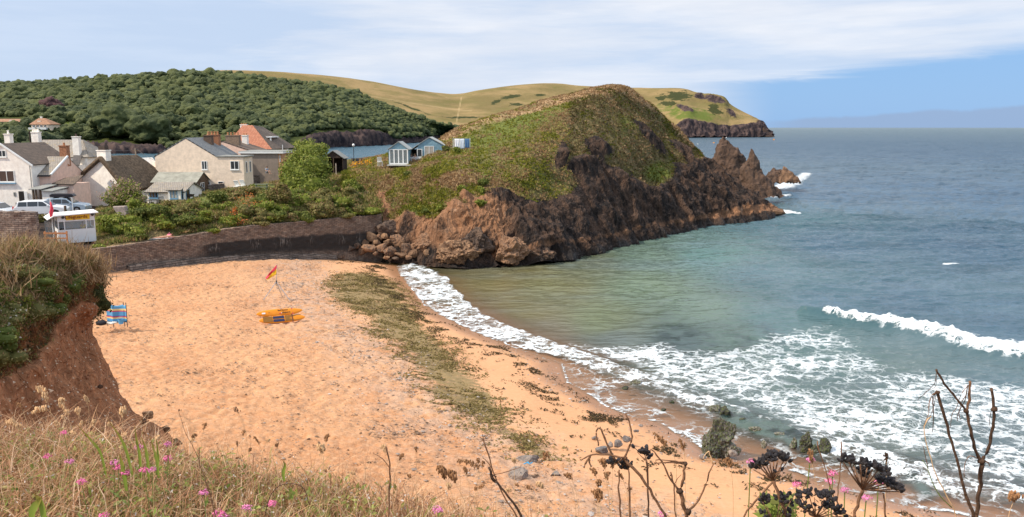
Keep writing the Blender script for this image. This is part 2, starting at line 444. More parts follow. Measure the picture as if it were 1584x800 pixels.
# ------------------------------------------------------------------ sea
def m_sea():
    m, n, b = new_mat('sea_water')
    p = n.pos()
    c = n.attr('wcol', 'Color')
    dist = n.attr('far')
    # darker and lighter streaks of the chop
    st = n.noise(0.11, 6, 0.62, n.map(p, (0.35, 1.0, 1), (0, 0, R(-8))))
    c = n.mix(n.m('MULTIPLY', n.ss(st, 0.42, 0.66), 0.45), c, n.mix(0.5, c, (0.16, 0.22, 0.26)))
    weedbed = n.attr('reef')
    c = n.mix(n.m('MULTIPLY', n.ss(n.noise(0.45, 5, 0.62, p), 0.46, 0.58), weedbed), c, (0.020, 0.040, 0.038))
    # foam
    fd = n.attr('foam')
    q = n.vadd(p, n.noise(0.8, 6, 0.65, p, out=1), 2.4)
    q = n.map(q, (0.75, 1.15, 1), (0, 0, R(20)))
    e1 = n.voro(1.05, q, 'DISTANCE_TO_EDGE')
    e2 = n.voro(2.6, q, 'DISTANCE_TO_EDGE')
    web = n.m('MAXIMUM', n.ss(e1, 0.26, 0.02), n.m('MULTIPLY', n.ss(e2, 0.22, 0.02), 0.72))
    fn = n.noise(1.3, 6, 0.72, n.map(p, (0.8, 1.3, 1)))
    pat = n.m('ADD', n.m('MULTIPLY', web, 0.50), n.m('MULTIPLY', fn, 0.56))
    foam = n.ss(n.m('ADD', pat, fd), 1.03, 1.40)
    foam = n.m('MULTIPLY', foam, n.ss(fd, 0.02, 0.2))
    # distant white caps
    wc = n.ss(n.noise(0.16, 3, 0.55, n.map(p, (0.5, 1.4, 1), (0, 0, R(-10)))), 0.755, 0.79)
    foam = n.m('MAXIMUM', foam, n.m('MULTIPLY', wc, n.m('MULTIPLY', n.attr('caps'), 0.8)))
    sh = n.noise(7, 4, 0.7, p)
    fcol = n.mix(n.ss(sh, 0.3, 0.7), (0.46, 0.53, 0.57), (0.90, 0.91, 0.91))
    n.put(b.inputs['Base Color'], n.mix(foam, c, fcol))
    n.put(b.inputs['Roughness'], n.mix(foam, n.mix(dist, (0.10,) * 3, (0.32,) * 3), (0.8,) * 3))
    b.inputs['IOR'].default_value = 1.33; b.inputs['Specular IOR Level'].default_value = 0.44
    h = n.m('ADD', n.m('MULTIPLY', n.noise(1.5, 5, 0.6, n.map(p, (0.55, 1.35, 1), (0, 0, R(-8)))), 0.30), n.m('MULTIPLY', n.noise(0.35, 4, 0.6, n.map(p, (0.5, 1.5, 1), (0, 0, R(-12)))), 1.0))
    h = n.m('ADD', h, n.m('MULTIPLY', foam, n.m('MULTIPLY', sh, 0.16)))
    n.put(b.inputs['Normal'], n.bump(h, 0.85, n.m('ADD', 0.40, n.m('MULTIPLY', dist, 3.0))))
    tr = n.new('ShaderNodeBsdfTransparent')
    mx = n.new('ShaderNodeMixShader')
    al = n.m('MAXIMUM', n.attr('body'), foam)
    n.put(mx.inputs[0], al); n.put(mx.inputs[1], tr.outputs[0]); n.put(mx.inputs[2], b.outputs[0])
    n.put(m.node_tree.nodes['Material Output'].inputs[0], mx.outputs[0])
    return m
ang = np.linspace(R(-44), R(44), 900)
rr = np.concatenate([np.linspace(18, 140, 620, endpoint=False), 140 * (30000 / 140) ** (np.linspace(0, 1, 330) ** 1.0)])
AA, RR = np.meshgrid(ang, rr, indexing='ij')
Ps = np.stack([(np.sin(AA) * RR).ravel(), (np.cos(AA) * RR).ravel()], 1)
rs = RR.ravel()
near = rs < 420
ds = np.full(len(Ps), -400.0); ds[near] = shore_d(Ps[near])
off = -ds                                            # metres offshore
Q = P3(Ps[:, 0], Ps[:, 1])
def maskpoly(px, soft, z=0.0, jit=0.0, sc=1.5):
    out = np.full(len(Ps), -50.0)
    v = sdf(Ps[near], on2(px, z))
    if jit: v = v + jit * fbm(Q[near], sc, 3, seed=len(px))
    out[near] = v
    return sst(out, -soft, soft)
def maskline(px, wid, z=0.0, jit=0.3, sc=1.5):
    out = np.zeros(len(Ps)); pts = on2([p[:2] for p in px], z)
    d, par, _ = seg_dist(Ps[near], pts)
    w = np.interp(par, np.arange(len(px)), [p[2] if len(p) > 2 else wid for p in px])
    d = d + jit * w * fbm(Q[near], sc, 3, seed=5 + len(px))
    out[near] = np.exp(-np.maximum(0, d / w) ** 2 * 1.2)
    return out
F_MAIN = [(612,411),(640,408),(668,418),(692,430),(704,448),(722,465),(745,485),(790,506),(830,520),(870,534),(910,546),(950,560),(1000,578),(1060,600),(1150,632),(1250,668),(1330,690),(1420,713),(1500,735),(1600,758),(1600,790),(1500,775),(1430,754),(1350,732),(1280,712),(1200,682),(1120,647),(1060,620),(1000,604),(950,587),(910,571),(870,555),(820,543),(760,524),(700,498),(655,473),(638,450),(618,426)]
F_LACE = [(880,532),(960,540),(1040,532),(1120,545),(1180,524),(1250,505),(1290,500),(1330,540),(1420,575),(1584,602),(1700,640),(1700,800),(1600,760),(1420,715),(1250,670),(1150,632),(1000,580),(900,545)]
F_SWASH = SHORE_PX[8:-2] + [(1650,810),(1500,765),(1350,725),(1200,680),(1060,615),(950,583),(868,553)]
f_main = maskpoly(F_MAIN, 0.35, jit=0.5)
f_lace = maskpoly(F_LACE, 1.6, jit=1.5, sc=4)
f_sw = maskpoly(F_SWASH, 0.4)
crest = maskline([(1275,492,.25),(1300,498,.4),(1330,504,.5),(1365,507,.7),(1400,515,.9),(1440,525,1.1),(1490,540,1.2),(1540,550,1.3),(1640,562,1.5)], 1, jit=0.25)
# brown churned sandy water right behind the breaker on the inner cove
foam = np.maximum.reduce([
    f_main * (0.64 + 0.34 * fbm(Q, 2.5, 3, seed=31)),
    f_lace * (0.46 + 0.42 * fbm(Q * [.5, 1, 1], 5, 4, .6, seed=33) + 0.22 * np.exp(-np.maximum(0, off - 4) / 6)),
    f_sw * (0.43 + .2 * fbm(Q, 2, 2, seed=36)),
    crest * (1.0 + .35 * fbm(Q, 1.0, 3, seed=34)),
    maskline([(1365,512,.4),(1440,512,.5),(1530,525,.8)], 1) * 0.5,
    maskline([(1190,297,2.2),(1215,290,3.0),(1235,278,2.8),(1248,272,1.8)], 1, sc=3) * 1.15,
    maskline([(1185,333,1.0),(1205,330,2.0),(1228,334,1.2)], 1, sc=3) * 1.1,
    maskline([(865,392,.4),(885,384,.9),(908,386,.5)], 1) * 0.95,
    maskline([(1040,353,.5),(1075,350,.8),(1110,345,1.0),(1135,341,.7)], 1) * 0.9,
    maskline([(1165,208,6),(1190,210,9),(1205,211,6)], 1, sc=20) * 0.6,
    maskline([(1462,412,.4),(1478,412,.6)], 1) * 1.0,
    maskline([(688,430,.25),(694,434,.25)], 1) * 1.0,
    maskline([(1180,310,1.0),(1215,305,2.0)], 1, sc=3) * 0.8])
edge = np.exp(-((off - 0.10 + 0.25 * pn(Q, 1.6, 3)) / 0.15) ** 2) * sst(-Ps[:, 1], -79, -70)      # thin froth line at the very edge
foam = np.maximum(foam, edge * 0.88 * (0.8 + 0.4 * pn(Q, 4.0, 12)))
# water colour: what bed and depth give it
keys = [((700,420),(.17,.125,.055)),((760,440),(.18,.14,.062)),((850,450),(.165,.145,.070)),((800,480),(.17,.14,.068)),((800,410),(.14,.11,.05)),((900,405),(.10,.10,.06)),((760,500),(.22,.15,.10)),
        ((850,520),(.20,.16,.11)),((930,500),(.155,.165,.095)),((1000,450),(.125,.155,.105)),((1080,480),(.115,.15,.115)),((1000,400),(.095,.13,.10)),((950,530),(.12,.13,.11)),((1100,400),(.065,.115,.115)),
        ((1180,430),(.048,.088,.11)),((1200,500),(.055,.095,.105)),((1120,520),(.085,.12,.10)),((1060,530),(.05,.075,.07)),((1280,470),(.03,.068,.098)),((1400,470),(.026,.06,.095)),((1250,540),(.055,.09,.09)),
        ((1400,600),(.085,.115,.11)),((1550,600),(.055,.085,.105)),((1550,650),(.075,.10,.105)),((1200,600),(.09,.125,.115)),((1350,680),(.10,.12,.10)),((1300,380),(.026,.06,.098)),((1500,380),(.022,.054,.095)),((1560,500),(.026,.06,.095)),
        ((1200,340),(.032,.075,.10)),((1300,300),(.020,.052,.094)),((1500,300),(.018,.050,.094)),((1450,240),(.014,.046,.090)),((1250,230),(.014,.048,.092)),((480,240),(.024,.072,.115)),((560,235),(.024,.072,.115))]
KP = np.array([on(a, b)[:2] for (a, b), _ in keys]); KC = np.array([c for _, c in keys])
KC = KC * np.where(KC[:, 2:] > KC[:, :1] * 1.5, [[1.08, 1.26, 1.16]], [[.94, 1.05, 1.02]])
lp = lambda P: np.stack([np.arctan2(P[:, 0], P[:, 1]) * 2.2, np.log(np.hypot(P[:, 0], P[:, 1]))], 1)
A_, B_ = lp(Ps), lp(KP)
den = 0; wcol = 0
for i in range(len(KP)):
    w = 1 / ((A_[:, 0] - B_[i, 0]) ** 2 + (A_[:, 1] - B_[i, 1]) ** 2 + 0.0006) ** 1.6
    den = den + w; wcol = wcol + w[:, None] * KC[i]
wcol = wcol / den[:, None]
v = sst(fbm(Q, 9, 4, 0.6, seed=41), -0.1, 0.5)[:, None] * (rs < 300)[:, None]
wcol = wcol * (1 - 0.16 * v)
reef = np.maximum.reduce([maskpoly([(1000,530),(1040,508),(1080,512),(1120,545),(1080,552),(1010,552)], 1.2, jit=1.5, sc=3) * 0.95,
    maskpoly([(1105,520),(1180,500),(1230,525),(1200,545),(1130,548)], 1.5, jit=2, sc=4) * 0.6,
    maskpoly([(1100,628),(1150,635),(1230,665),(1290,690),(1250,700),(1180,675),(1120,660)], 0.5, jit=0.5) * 1.3,
    maskpoly([(1310,640),(1350,630),(1380,660),(1340,675)], 0.5, jit=0.8) * 1.0,
    maskpoly([(1390,725),(1430,740),(1460,770),(1420,775)], 0.4, jit=0.5) * 1.0,
    maskpoly([(690,408),(840,398),(960,380),(960,392),(840,412),(700,420)], 1.0, jit=2, sc=3) * 0.5])
foam = foam * (1 - 0.55 * np.clip(maskpoly([(1105,628),(1150,637),(1230,667),(1280,690),(1250,700),(1180,675),(1120,660)], 0.4, jit=0.4), 0, 1))
body = sst(off, 0.6, 7.0) * 0.72 + 0.13 + 0.15 * sst(off, 6, 20)
body = np.where(off < -0.8, 0.0, body)
body = np.maximum(body, f_main * 0.5 * sst(off, 0, 1.5)); body = np.maximum(body, np.clip(reef, 0, 1) * .85 * (off > 0)); body[~near] = 1
far = sst(np.log(rs), math.log(60), math.log(900))
caps = sst(rs, 70, 160) * (1 - sst(rs, 500, 1500))
amp = sst(off, 0.5, 14)
lenw = 1.0
zz = np.zeros(len(Ps)); nn = rs < 900
W1 = Q * [0.35, 1.0, 1]; c8, s8 = math.cos(R(-14)), math.sin(R(-14))
W1 = np.stack([(Q[:, 0] * c8 - Q[:, 1] * s8) * 0.50, Q[:, 0] * s8 + Q[:, 1] * c8, Q[:, 2]], 1)
out_amp = (0.50 + 0.50 * sst(rs, 60, 150)) * amp
zz[nn] = (((0.22 + 0.26 * sst(off, 18, 40)[nn]) * fbm(W1[nn], 5.5, 3, 0.55, seed=51, ridged=True) + 0.24 * fbm(W1[nn], 1.7, 3, 0.6, seed=52, ridged=True) + 0.07 * fbm(Q[nn], 0.9, 2, 0.6, seed=54)) * out_amp[nn])
zz[nn] += (sst(rs, 110, 300) * 0.85 * fbm(W1, 14, 4, 0.6, seed=53, ridged=True))[nn]
cw = maskline([(1240,486,.3),(1275,490,.6),(1330,501,1.0),(1400,512,1.5),(1490,536,1.9),(1640,558,2.2)], 1, jit=0)
zz += cw * 0.55
zz += crest * (0.40 + 0.45 * fbm(Q, 0.8, 3, 0.65, seed=61))
zz += f_main * (0.10 + 0.16 * fbm(Q, 0.8, 3, 0.6, seed=62)) * sst(off, 0.0, 2.0)
zz += f_lace * 0.07 * fbm(Q, 1.2, 3, 0.6, seed=63)
zz += 0.02
o = mesh_np('sea', np.stack([Ps[:, 0], Ps[:, 1], zz], 1), grid_faces(len(ang), len(rr)), m_sea(), smooth=True,
            attrs={'foam': foam, 'body': body, 'far': far, 'caps': caps, 'reef': reef}, cols={'wcol': wcol})
tag(o, 'blue grey sea with white surf on the shallows', kind='structure')

# ------------------------------------------------------------------ land built up from cross sections
def loft(cols_, nu, nv, back=None, kx=0.3):
    A = []
    for c in cols_:
        rows = []
        for (px, py, Y) in c:
            q = at(px, py, Y); rows.append([q.x, q.y, q.z, px, py])
        if back:
            l = rows[-1]
            for (dy, dz_) in back:
                k = (l[1] + dy) / l[1]
                rows.append([l[0] * (1 + kx * (k - 1)), l[1] + dy, l[2] + dz_ if dz_ > -50 else -2.0, l[3], l[4]])
        A.append(rows)
    A = np.array(A, float)
    return cr(cr(A, nu, 0), nv, 1)

def rock_disp(Pn, amp=1.0, seed=0, tilt=(0.35, -0.2)):
    # strata and joints: coordinates squeezed across the bedding
    S = np.stack([Pn[:, 0] * 0.75 + Pn[:, 2] * tilt[0], Pn[:, 1] * 0.75 + Pn[:, 2] * tilt[1], Pn[:, 2] * 0.42], 1)
    wv = 0.8 * np.stack([pn(Pn, 4, seed + 90), pn(Pn, 4, seed + 91), pn(Pn, 4, seed + 92)], 1)
    S = S + wv
    a = fbm(S * [1, 1, .55], 4.2, 4, 0.52, seed + 1, ridged=True) * 1.1
    b = np.abs(fbm(S * [1, 1, .55], 1.3, 4, 0.55, seed + 2)) * -0.8
    return (a + b) * amp

def m_cliff(name='cliff', dark=(0.018, 0.013, 0.011), mid=(0.088, 0.050, 0.032), red=(0.37, 0.185, 0.095), grassA=(0.165, 0.135, 0.048), grassB=(0.34, 0.225, 0.11), green=(0.150, 0.170, 0.032), sc=1.0, bump=0.85, zs=0.30):
    m, n, b = new_mat(name)
    p = n.pos()
    ps = n.map(n.vadd(p, n.noise(0.4 / sc, 3, 0.5, p, out=1), 1.2 * sc), (0.9, 0.9, zs), (R(14), R(18), 0))
    r1 = n.noise(0.9 / sc, 7, 0.66, ps)
    r2 = n.noise(3.4 / sc, 5, 0.62, ps)
    rock = n.mix(n.ss(r1, 0.40, 0.62), dark, mid)
    rock = n.mix(n.m('MULTIPLY', n.ss(r2, 0.50, 0.74), 0.5), rock, tuple(min(1, v * 1.9 + 0.02) for v in mid))
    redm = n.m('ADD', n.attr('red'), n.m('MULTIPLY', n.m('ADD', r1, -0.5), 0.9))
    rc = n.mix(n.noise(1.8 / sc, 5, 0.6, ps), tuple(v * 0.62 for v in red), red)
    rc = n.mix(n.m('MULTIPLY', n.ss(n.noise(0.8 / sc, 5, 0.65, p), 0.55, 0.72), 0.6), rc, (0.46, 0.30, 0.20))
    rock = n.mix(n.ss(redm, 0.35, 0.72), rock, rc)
    rock = n.mix(n.m('MULTIPLY', n.attr('wet'), 0.75), rock, (0.024, 0.017, 0.014))
    # grass cover
    g1 = n.noise(0.55 / sc, 6, 0.62, p); g2 = n.noise(3.0 / sc, 5, 0.7, p)
    gr = n.mix(n.ss(n.m('ADD', n.m('MULTIPLY', g1, 0.6), n.m('MULTIPLY', g2, 0.4)), 0.40, 0.62), grassA, grassB)
    gr = n.mix(n.m('MULTIPLY', n.ss(g2, 0.35, 0.65), n.m('SUBTRACT', 1.0, n.attr('dry'))), gr, tuple(v * 0.55 for v in grassA))
    gr = n.mix(n.ss(n.m('ADD', n.attr('green'), n.m('MULTIPLY', n.m('ADD', g2, -0.5), 0.7)), 0.3, 0.75), gr, green)
    gr = n.mix(n.ss(n.m('ADD', n.attr('dry'), n.m('MULTIPLY', n.m('ADD', g1, -0.5), 0.9)), 0.35, 0.8), gr, (0.44, 0.285, 0.15))
    cov = n.ss(n.m('ADD', n.attr('grass'), n.m('ADD', n.m('MULTIPLY', n.m('ADD', r1, -0.5), 0.7), n.m('MULTIPLY', n.m('ADD', g2, -0.5), 0.7))), 0.42, 0.58)
    c = n.mix(cov, rock, gr)
    n.put(b.inputs['Base Color'], c)
    n.put(b.inputs['Roughness'], n.mix(n.attr('wet'), (0.9,) * 3, (0.45,) * 3))
    b.inputs['Specular IOR Level'].default_value = 0.3
    h = n.m('ADD', n.m('MULTIPLY', r2, 0.8), n.m('MULTIPLY', n.noise(9 / sc, 4, 0.65, p), 0.45))
    h = n.m('ADD', h, n.m('MULTIPLY', n.m('MINIMUM', n.voro(1.6 / sc, ps, 'DISTANCE_TO_EDGE'), 0.12), -3.0))
    n.put(b.inputs['Normal'], n.bump(h, bump, 0.42 * sc))
    return m
M_CLIFF = m_cliff()

# headland --------------------------------------------------------
HC = [
 [(520,398,88),(522,350,88.3),(524,318,89),(527,290,90.5),(531,268,93),(540,262,97),(556,247,104)],
 [(575,404,86.5),(577,360,87.2),(579,325,88.5),(582,292,90.5),(586,268,93),(592,258,97),(600,240,105)],
 [(622,404,84),(624,358,85),(626,318,86.5),(630,284,88.5),(636,262,91),(642,253,95),(648,237,105)],
 [(660,408,81.5),(662,362,83),(665,322,85),(668,285,87.5),(674,260,90),(686,240,96),(698,205,107)],
 [(720,411,79.5),(722,368,81),(721,330,83),(719,295,85.5),(718,266,88.5),(735,233,96),(750,186,109)],
 [(763,408,80.2),(767,372,81.5),(769,335,83.5),(772,300,86),(777,268,89),(797,222,98),(812,166,112)],
 [(830,402,81.8),(826,365,83.3),(820,330,85.5),(816,292,88.5),(822,255,92),(848,200,102),(872,149,115)],
 [(900,388,87.3),(890,350,89.3),(881,312,92),(874,270,95),(872,226,99),(886,174,107),(920,137,117)],
 [(960,375,95.3),(955,340,97),(950,300,99.5),(945,255,102.5),(941,206,107),(943,160,113),(955,133,119)],
 [(1020,361,102.6),(1015,330,104.5),(1010,295,107),(1005,255,110),(1000,213,114),(990,172,118),(980,144,122)],
 [(1080,349,111),(1075,320,112.6),(1070,295,114.5),(1062,265,117.5),(1050,235,120.5),(1038,208,123.5),(1024,178,126)],
 [(1140,344,116),(1135,322,118),(1125,300,120),(1115,280,122.5),(1100,260,125),(1085,243,127),(1068,224,129)],
 [(1183,338,121),(1174,325,123),(1165,312,125),(1150,299,128),(1135,288,130),(1120,276,132),(1104,262,134)],
 [(1196,333,126),(1190,330,126.5),(1184,325,127.5),(1176,320,129),(1168,316,131),(1158,312,133),(1148,309,135)],
]
# an extra foot row well under water
HC2 = []
for c in HC:
    f = c[0]; HC2.append([(f[0], f[1] + 9, f[2] - 0.4)] + c)
G = loft(HC2, 620, 330, back=[(9, -1.2), (22, -5.0), (34, -60)])
hpx, hpy = G[..., 3].ravel(), G[..., 4].ravel()
XYZ = G[..., :3].copy(); Nn = grid_normals(XYZ)
if Nn[300, 120, 1] > 0: Nn = -Nn
vfrac = np.broadcast_to(np.linspace(0, 1, 330)[None, :], (620, 330)).ravel()
front = 1 - sst(vfrac, 0.70, 0.76)
Pf = XYZ.reshape(-1, 3)
bx = [520, 560, 600, 640, 675, 705, 740, 765, 790, 830, 870, 910, 950, 985, 1010, 1040, 1070, 1100, 1150]
by = [372, 352, 335, 338, 336, 324, 308, 296, 304, 303, 280, 246, 252, 285, 292, 262, 258, 258, 300]
jit = 16 * fbm(Pf, 7, 4, 0.6, seed=71) + 9 * pn(Pf, 2.0, 72)
gy = np.interp(hpx, bx, by) + jit + 10 * fbm(Pf, 3.2, 3, .6, seed=89)
grass = sst(gy - hpy, -14, 14)
def spot(x, y, rx, ry, ang=0):
    c, s = math.cos(R(ang)), math.sin(R(ang)); u = (hpx - x) * c + (hpy - y) * s; w = -(hpx - x) * s + (hpy - y) * c
    return np.exp(-((u / rx) ** 2 + (w / ry) ** 2)) * front
bare = np.maximum.reduce([0.9 * spot(590,314,17,20), 0.5 * spot(570,300,8,10), spot(1000,215,44,9,48), spot(925,232,32,15,20), 0.8 * spot(722,306,12,8), 0.7 * spot(704,318,10,8), spot(893,262,20,26,70), 0.6 * spot(712,350,30,14), spot(865,245,10,26,10), spot(1052,240,34,6,50)])
grass = np.clip(grass - bare * 1.1 + (1 - front), 0, 1)
patch = np.maximum.reduce([spot(1012,268,26,20), spot(835,285,55,26), spot(905,185,40,24), spot(960,250,30,14)])
grass = np.clip(np.maximum(grass, patch * 1.2), 0, 1)
green = np.clip(0.10 + 0.25 * sst(880 - hpx, 0, 60) + 0.7 * spot(1012,268,24,18) + 0.30 * spot(840,285,55,24) + 0.62 * spot(790,200,90,16,-22) + 0.55 * spot(640,325,30,10) + 0.6 * spot(752,272,18,8) + 0.35 * spot(960,200,50,30) + 0.25 * spot(1040,215,30,20, 50) + 0.35 * fbm(Pf, 5, 3, seed=75) + 0.12 * pn(Pf, 1.2, 76), 0, 1)
top = sst(np.interp(hpx, [520, 700, 750, 810, 870, 920, 955, 985, 1030, 1070], [262, 222, 205, 185, 168, 152, 146, 160, 195, 235]) - hpy, -3, 8)
dry = np.clip(0.95 * top + 0.38 * sst(800 - hpx, 0, 60) * sst(hpy, 225, 262) + 0.55 * spot(700, 275, 60, 14) + 0.4 * spot(780, 240, 30, 16) - 0.25 + 0.45 * fbm(Pf, 4, 3, seed=77), 0, 1)
lit_zone = sst(790 - hpx + 0.25 * (hpy - 300), -20, 30)  # sunlit side: its warm tone is put into the colour, besides red earth
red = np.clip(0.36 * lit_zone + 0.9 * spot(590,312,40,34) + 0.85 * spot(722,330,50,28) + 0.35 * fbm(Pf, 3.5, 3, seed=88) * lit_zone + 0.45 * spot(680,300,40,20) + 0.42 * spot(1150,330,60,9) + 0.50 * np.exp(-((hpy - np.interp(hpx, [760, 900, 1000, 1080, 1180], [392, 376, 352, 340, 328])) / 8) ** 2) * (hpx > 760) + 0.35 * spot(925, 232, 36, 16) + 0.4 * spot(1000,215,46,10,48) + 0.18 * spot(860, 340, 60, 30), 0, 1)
wet = (1 - sst(Pf[:, 2] + 0.4 * pn(Pf, 1.5, 79), 0.1, 0.9)) * sst(hpx, 690, 720)
rk = rock_disp(Pf, 1.0, 3)
rockamp = (1 - grass) * 0.95 + 0.14
rockamp *= 1 - 0.45 * sst(780 - hpx, 0, 120)
rockamp *= (1 - sst(vfrac, 0.66, 0.78)) * 0.9 + 0.1
rockamp *= sst(1196 - hpx, 0, 60) * 0.6 + 0.4
rough_g = 0.22 * fbm(Pf, 1.6, 3, 0.6, seed=80) + 0.35 * fbm(Pf, 6, 2, seed=81)
D = rk * rockamp + rough_g * grass
# upright ribs in the dark face
rib = fbm(np.stack([Pf[:, 0] * 1.0, Pf[:, 1] * 1.0, Pf[:, 2] * 0.12], 1), 6, 3, 0.5, seed=83, ridged=True)
D += (0.35 * fbm(Pf * [1, 1, .3], 0.9, 3, 0.6, seed=85, ridged=True) + 0.12 * fbm(Pf, 2.2, 2, seed=86)) * (1 - grass)
D += 0.9 * rib * (1 - grass) * (1 - sst(vfrac, 0.6, 0.7))
V = Pf + Nn.reshape(-1, 3) * D[:, None]
HEAD_V = V.reshape(620, 330, 3)
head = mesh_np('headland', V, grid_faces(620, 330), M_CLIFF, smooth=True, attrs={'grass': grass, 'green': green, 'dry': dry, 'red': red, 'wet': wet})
tag(head, 'rocky headland with a grassy top and dark cliff on its seaward face', kind='structure')
HEAD = dict(V=V, grass=grass, green=green, dry=dry, px=hpx, py=hpy, vf=vfrac, N=Nn.reshape(-1, 3))

# ------------------------------------------------------------------ boulders, stacks, rocks
def rock_mesh(seed, sub=4, cuts=9, amp=0.10, squash=(1, 1, 1), pointy=0.0):
    rnd = random.Random(seed)
    bm = bmesh.new(); bmesh.ops.create_icosphere(bm, subdivisions=sub, radius=1.0)
    V = np.array([v.co[:] for v in bm.verts]); F = np.array([[v.index for v in f.verts] for f in bm.faces]); bm.free()
    for _ in range(cuts):
        nrm = np.array([rnd.gauss(0, 1) for _ in range(3)]); nrm /= np.linalg.norm(nrm)
        d = rnd.uniform(0.42, 0.82); t = V @ nrm - d
        V = V - np.where(t > 0, t * 0.92, 0)[:, None] * nrm
    V = V * squash
    if pointy:
        k = (V[:, 2] - V[:, 2].min()) / np.ptp(V[:, 2]); V[:, :2] *= (1 - pointy * k)[:, None]
    nn_ = V / np.linalg.norm(V, axis=1, keepdims=True)
    V = V + nn_ * (amp * fbm(V + seed * 7.3, 0.8, 4, 0.55, seed) + amp * 0.5 * fbm(V + seed * 3.1, 0.3, 3, 0.55, seed + 5, ridged=True))[:, None]
    return V, F
def m_rock(name, dark, light, warm, sc=1.0, wet=0.0, green=0.0):
    m, n, b = new_mat(name)
    p = n.obj(); w = n.pos()
    q = n.map(n.vadd(w, n.noise(0.7 / sc, 3, 0.5, w, out=1), 0.8 * sc), (1, 1, 0.5), (R(20), R(25), 0))
    a = n.noise(1.3 / sc, 6, 0.65, q); c2 = n.noise(4.5 / sc, 5, 0.65, q)
    oi = n.new('ShaderNodeObjectInfo').outputs['Random']
    c = n.mix(n.ss(a, 0.35, 0.65), dark, light)
    c = n.mix(n.ss(n.m('ADD', c2, n.m('MULTIPLY', n.m('ADD', oi, -0.5), 0.35)), 0.45, 0.66), c, warm)
    if green:
        c = n.mix(n.m('MULTIPLY', n.ss(n.noise(2.5 / sc, 4, 0.6, w), 0.45, 0.6), green), c, (0.075, 0.095, 0.018))
    n.put(b.inputs['Base Color'], c); b.inputs['Roughness'].default_value = 0.85 - wet * 0.5
    b.inputs['Specular IOR Level'].default_value = 0.3 + wet * 0.3
    h = n.m('ADD', n.m('MULTIPLY', c2, 1.0), n.m('MULTIPLY', n.noise(14 / sc, 4, 0.65, w), 0.4))
    h = n.m('ADD', h, n.m('MULTIPLY', n.m('MINIMUM', n.voro(2.2 / sc, q, 'DISTANCE_TO_EDGE'), 0.10), -3.0))
    n.put(b.inputs['Normal'], n.bump(h, 0.6, 0.16 * sc))
    return m
M_BOUL = m_rock('boulder_rock', (0.055, 0.040, 0.033), (0.150, 0.098, 0.068), (0.27, 0.150, 0.085))
M_STACK = m_rock('stack_rock', (0.018, 0.013, 0.012), (0.050, 0.034, 0.028), (0.110, 0.066, 0.044), 1.6)
M_ORANGE = m_rock('ochre_rock', (0.085, 0.048, 0.030), (0.22, 0.125, 0.070), (0.36, 0.21, 0.115), 1.0)
M_SURF = m_rock('weedy_rock', (0.022, 0.022, 0.020), (0.070, 0.065, 0.050), (0.30, 0.27, 0.23), 0.22, 0.4, 0.75)
M_GREY = m_rock('grey_rock', (0.11, 0.10, 0.10), (0.22, 0.20, 0.19), (0.30, 0.24, 0.20), 0.4)
def put_rock(name, seed, px, py, Y, w_px, h_px, mat, label, cat='rock', group=None, squashy=0.8, rot=None, sub=4, amp=0.1, cuts=9, pointy=0.0, sink=0.12, z=None):
    rnd = random.Random(seed)
    c = at(px, py, Y) if z is None else on(px, py, z)
    k = c.y / 1180.0
    W, Hh = w_px * k / 2, h_px * k / 2
    V, F = rock_mesh(seed, sub, cuts, amp, (1, 1, 1), pointy)
    V = V / np.abs(V).max(0)
    if rot:
        a = R(rot); x = V[:, 0] * math.cos(a) - V[:, 2] * math.sin(a); z_ = V[:, 0] * math.sin(a) + V[:, 2] * math.cos(a); V = np.stack([x, V[:, 1], z_], 1)
    V = V * [W, (W + Hh) / 2 * squashy, Hh * (1 + sink)]
    o = mesh_np(name, V, F, mat, smooth=False)
    o.location = (c.x, c.y, c.z - Hh * sink)
    return tag(o, label, cat, group)
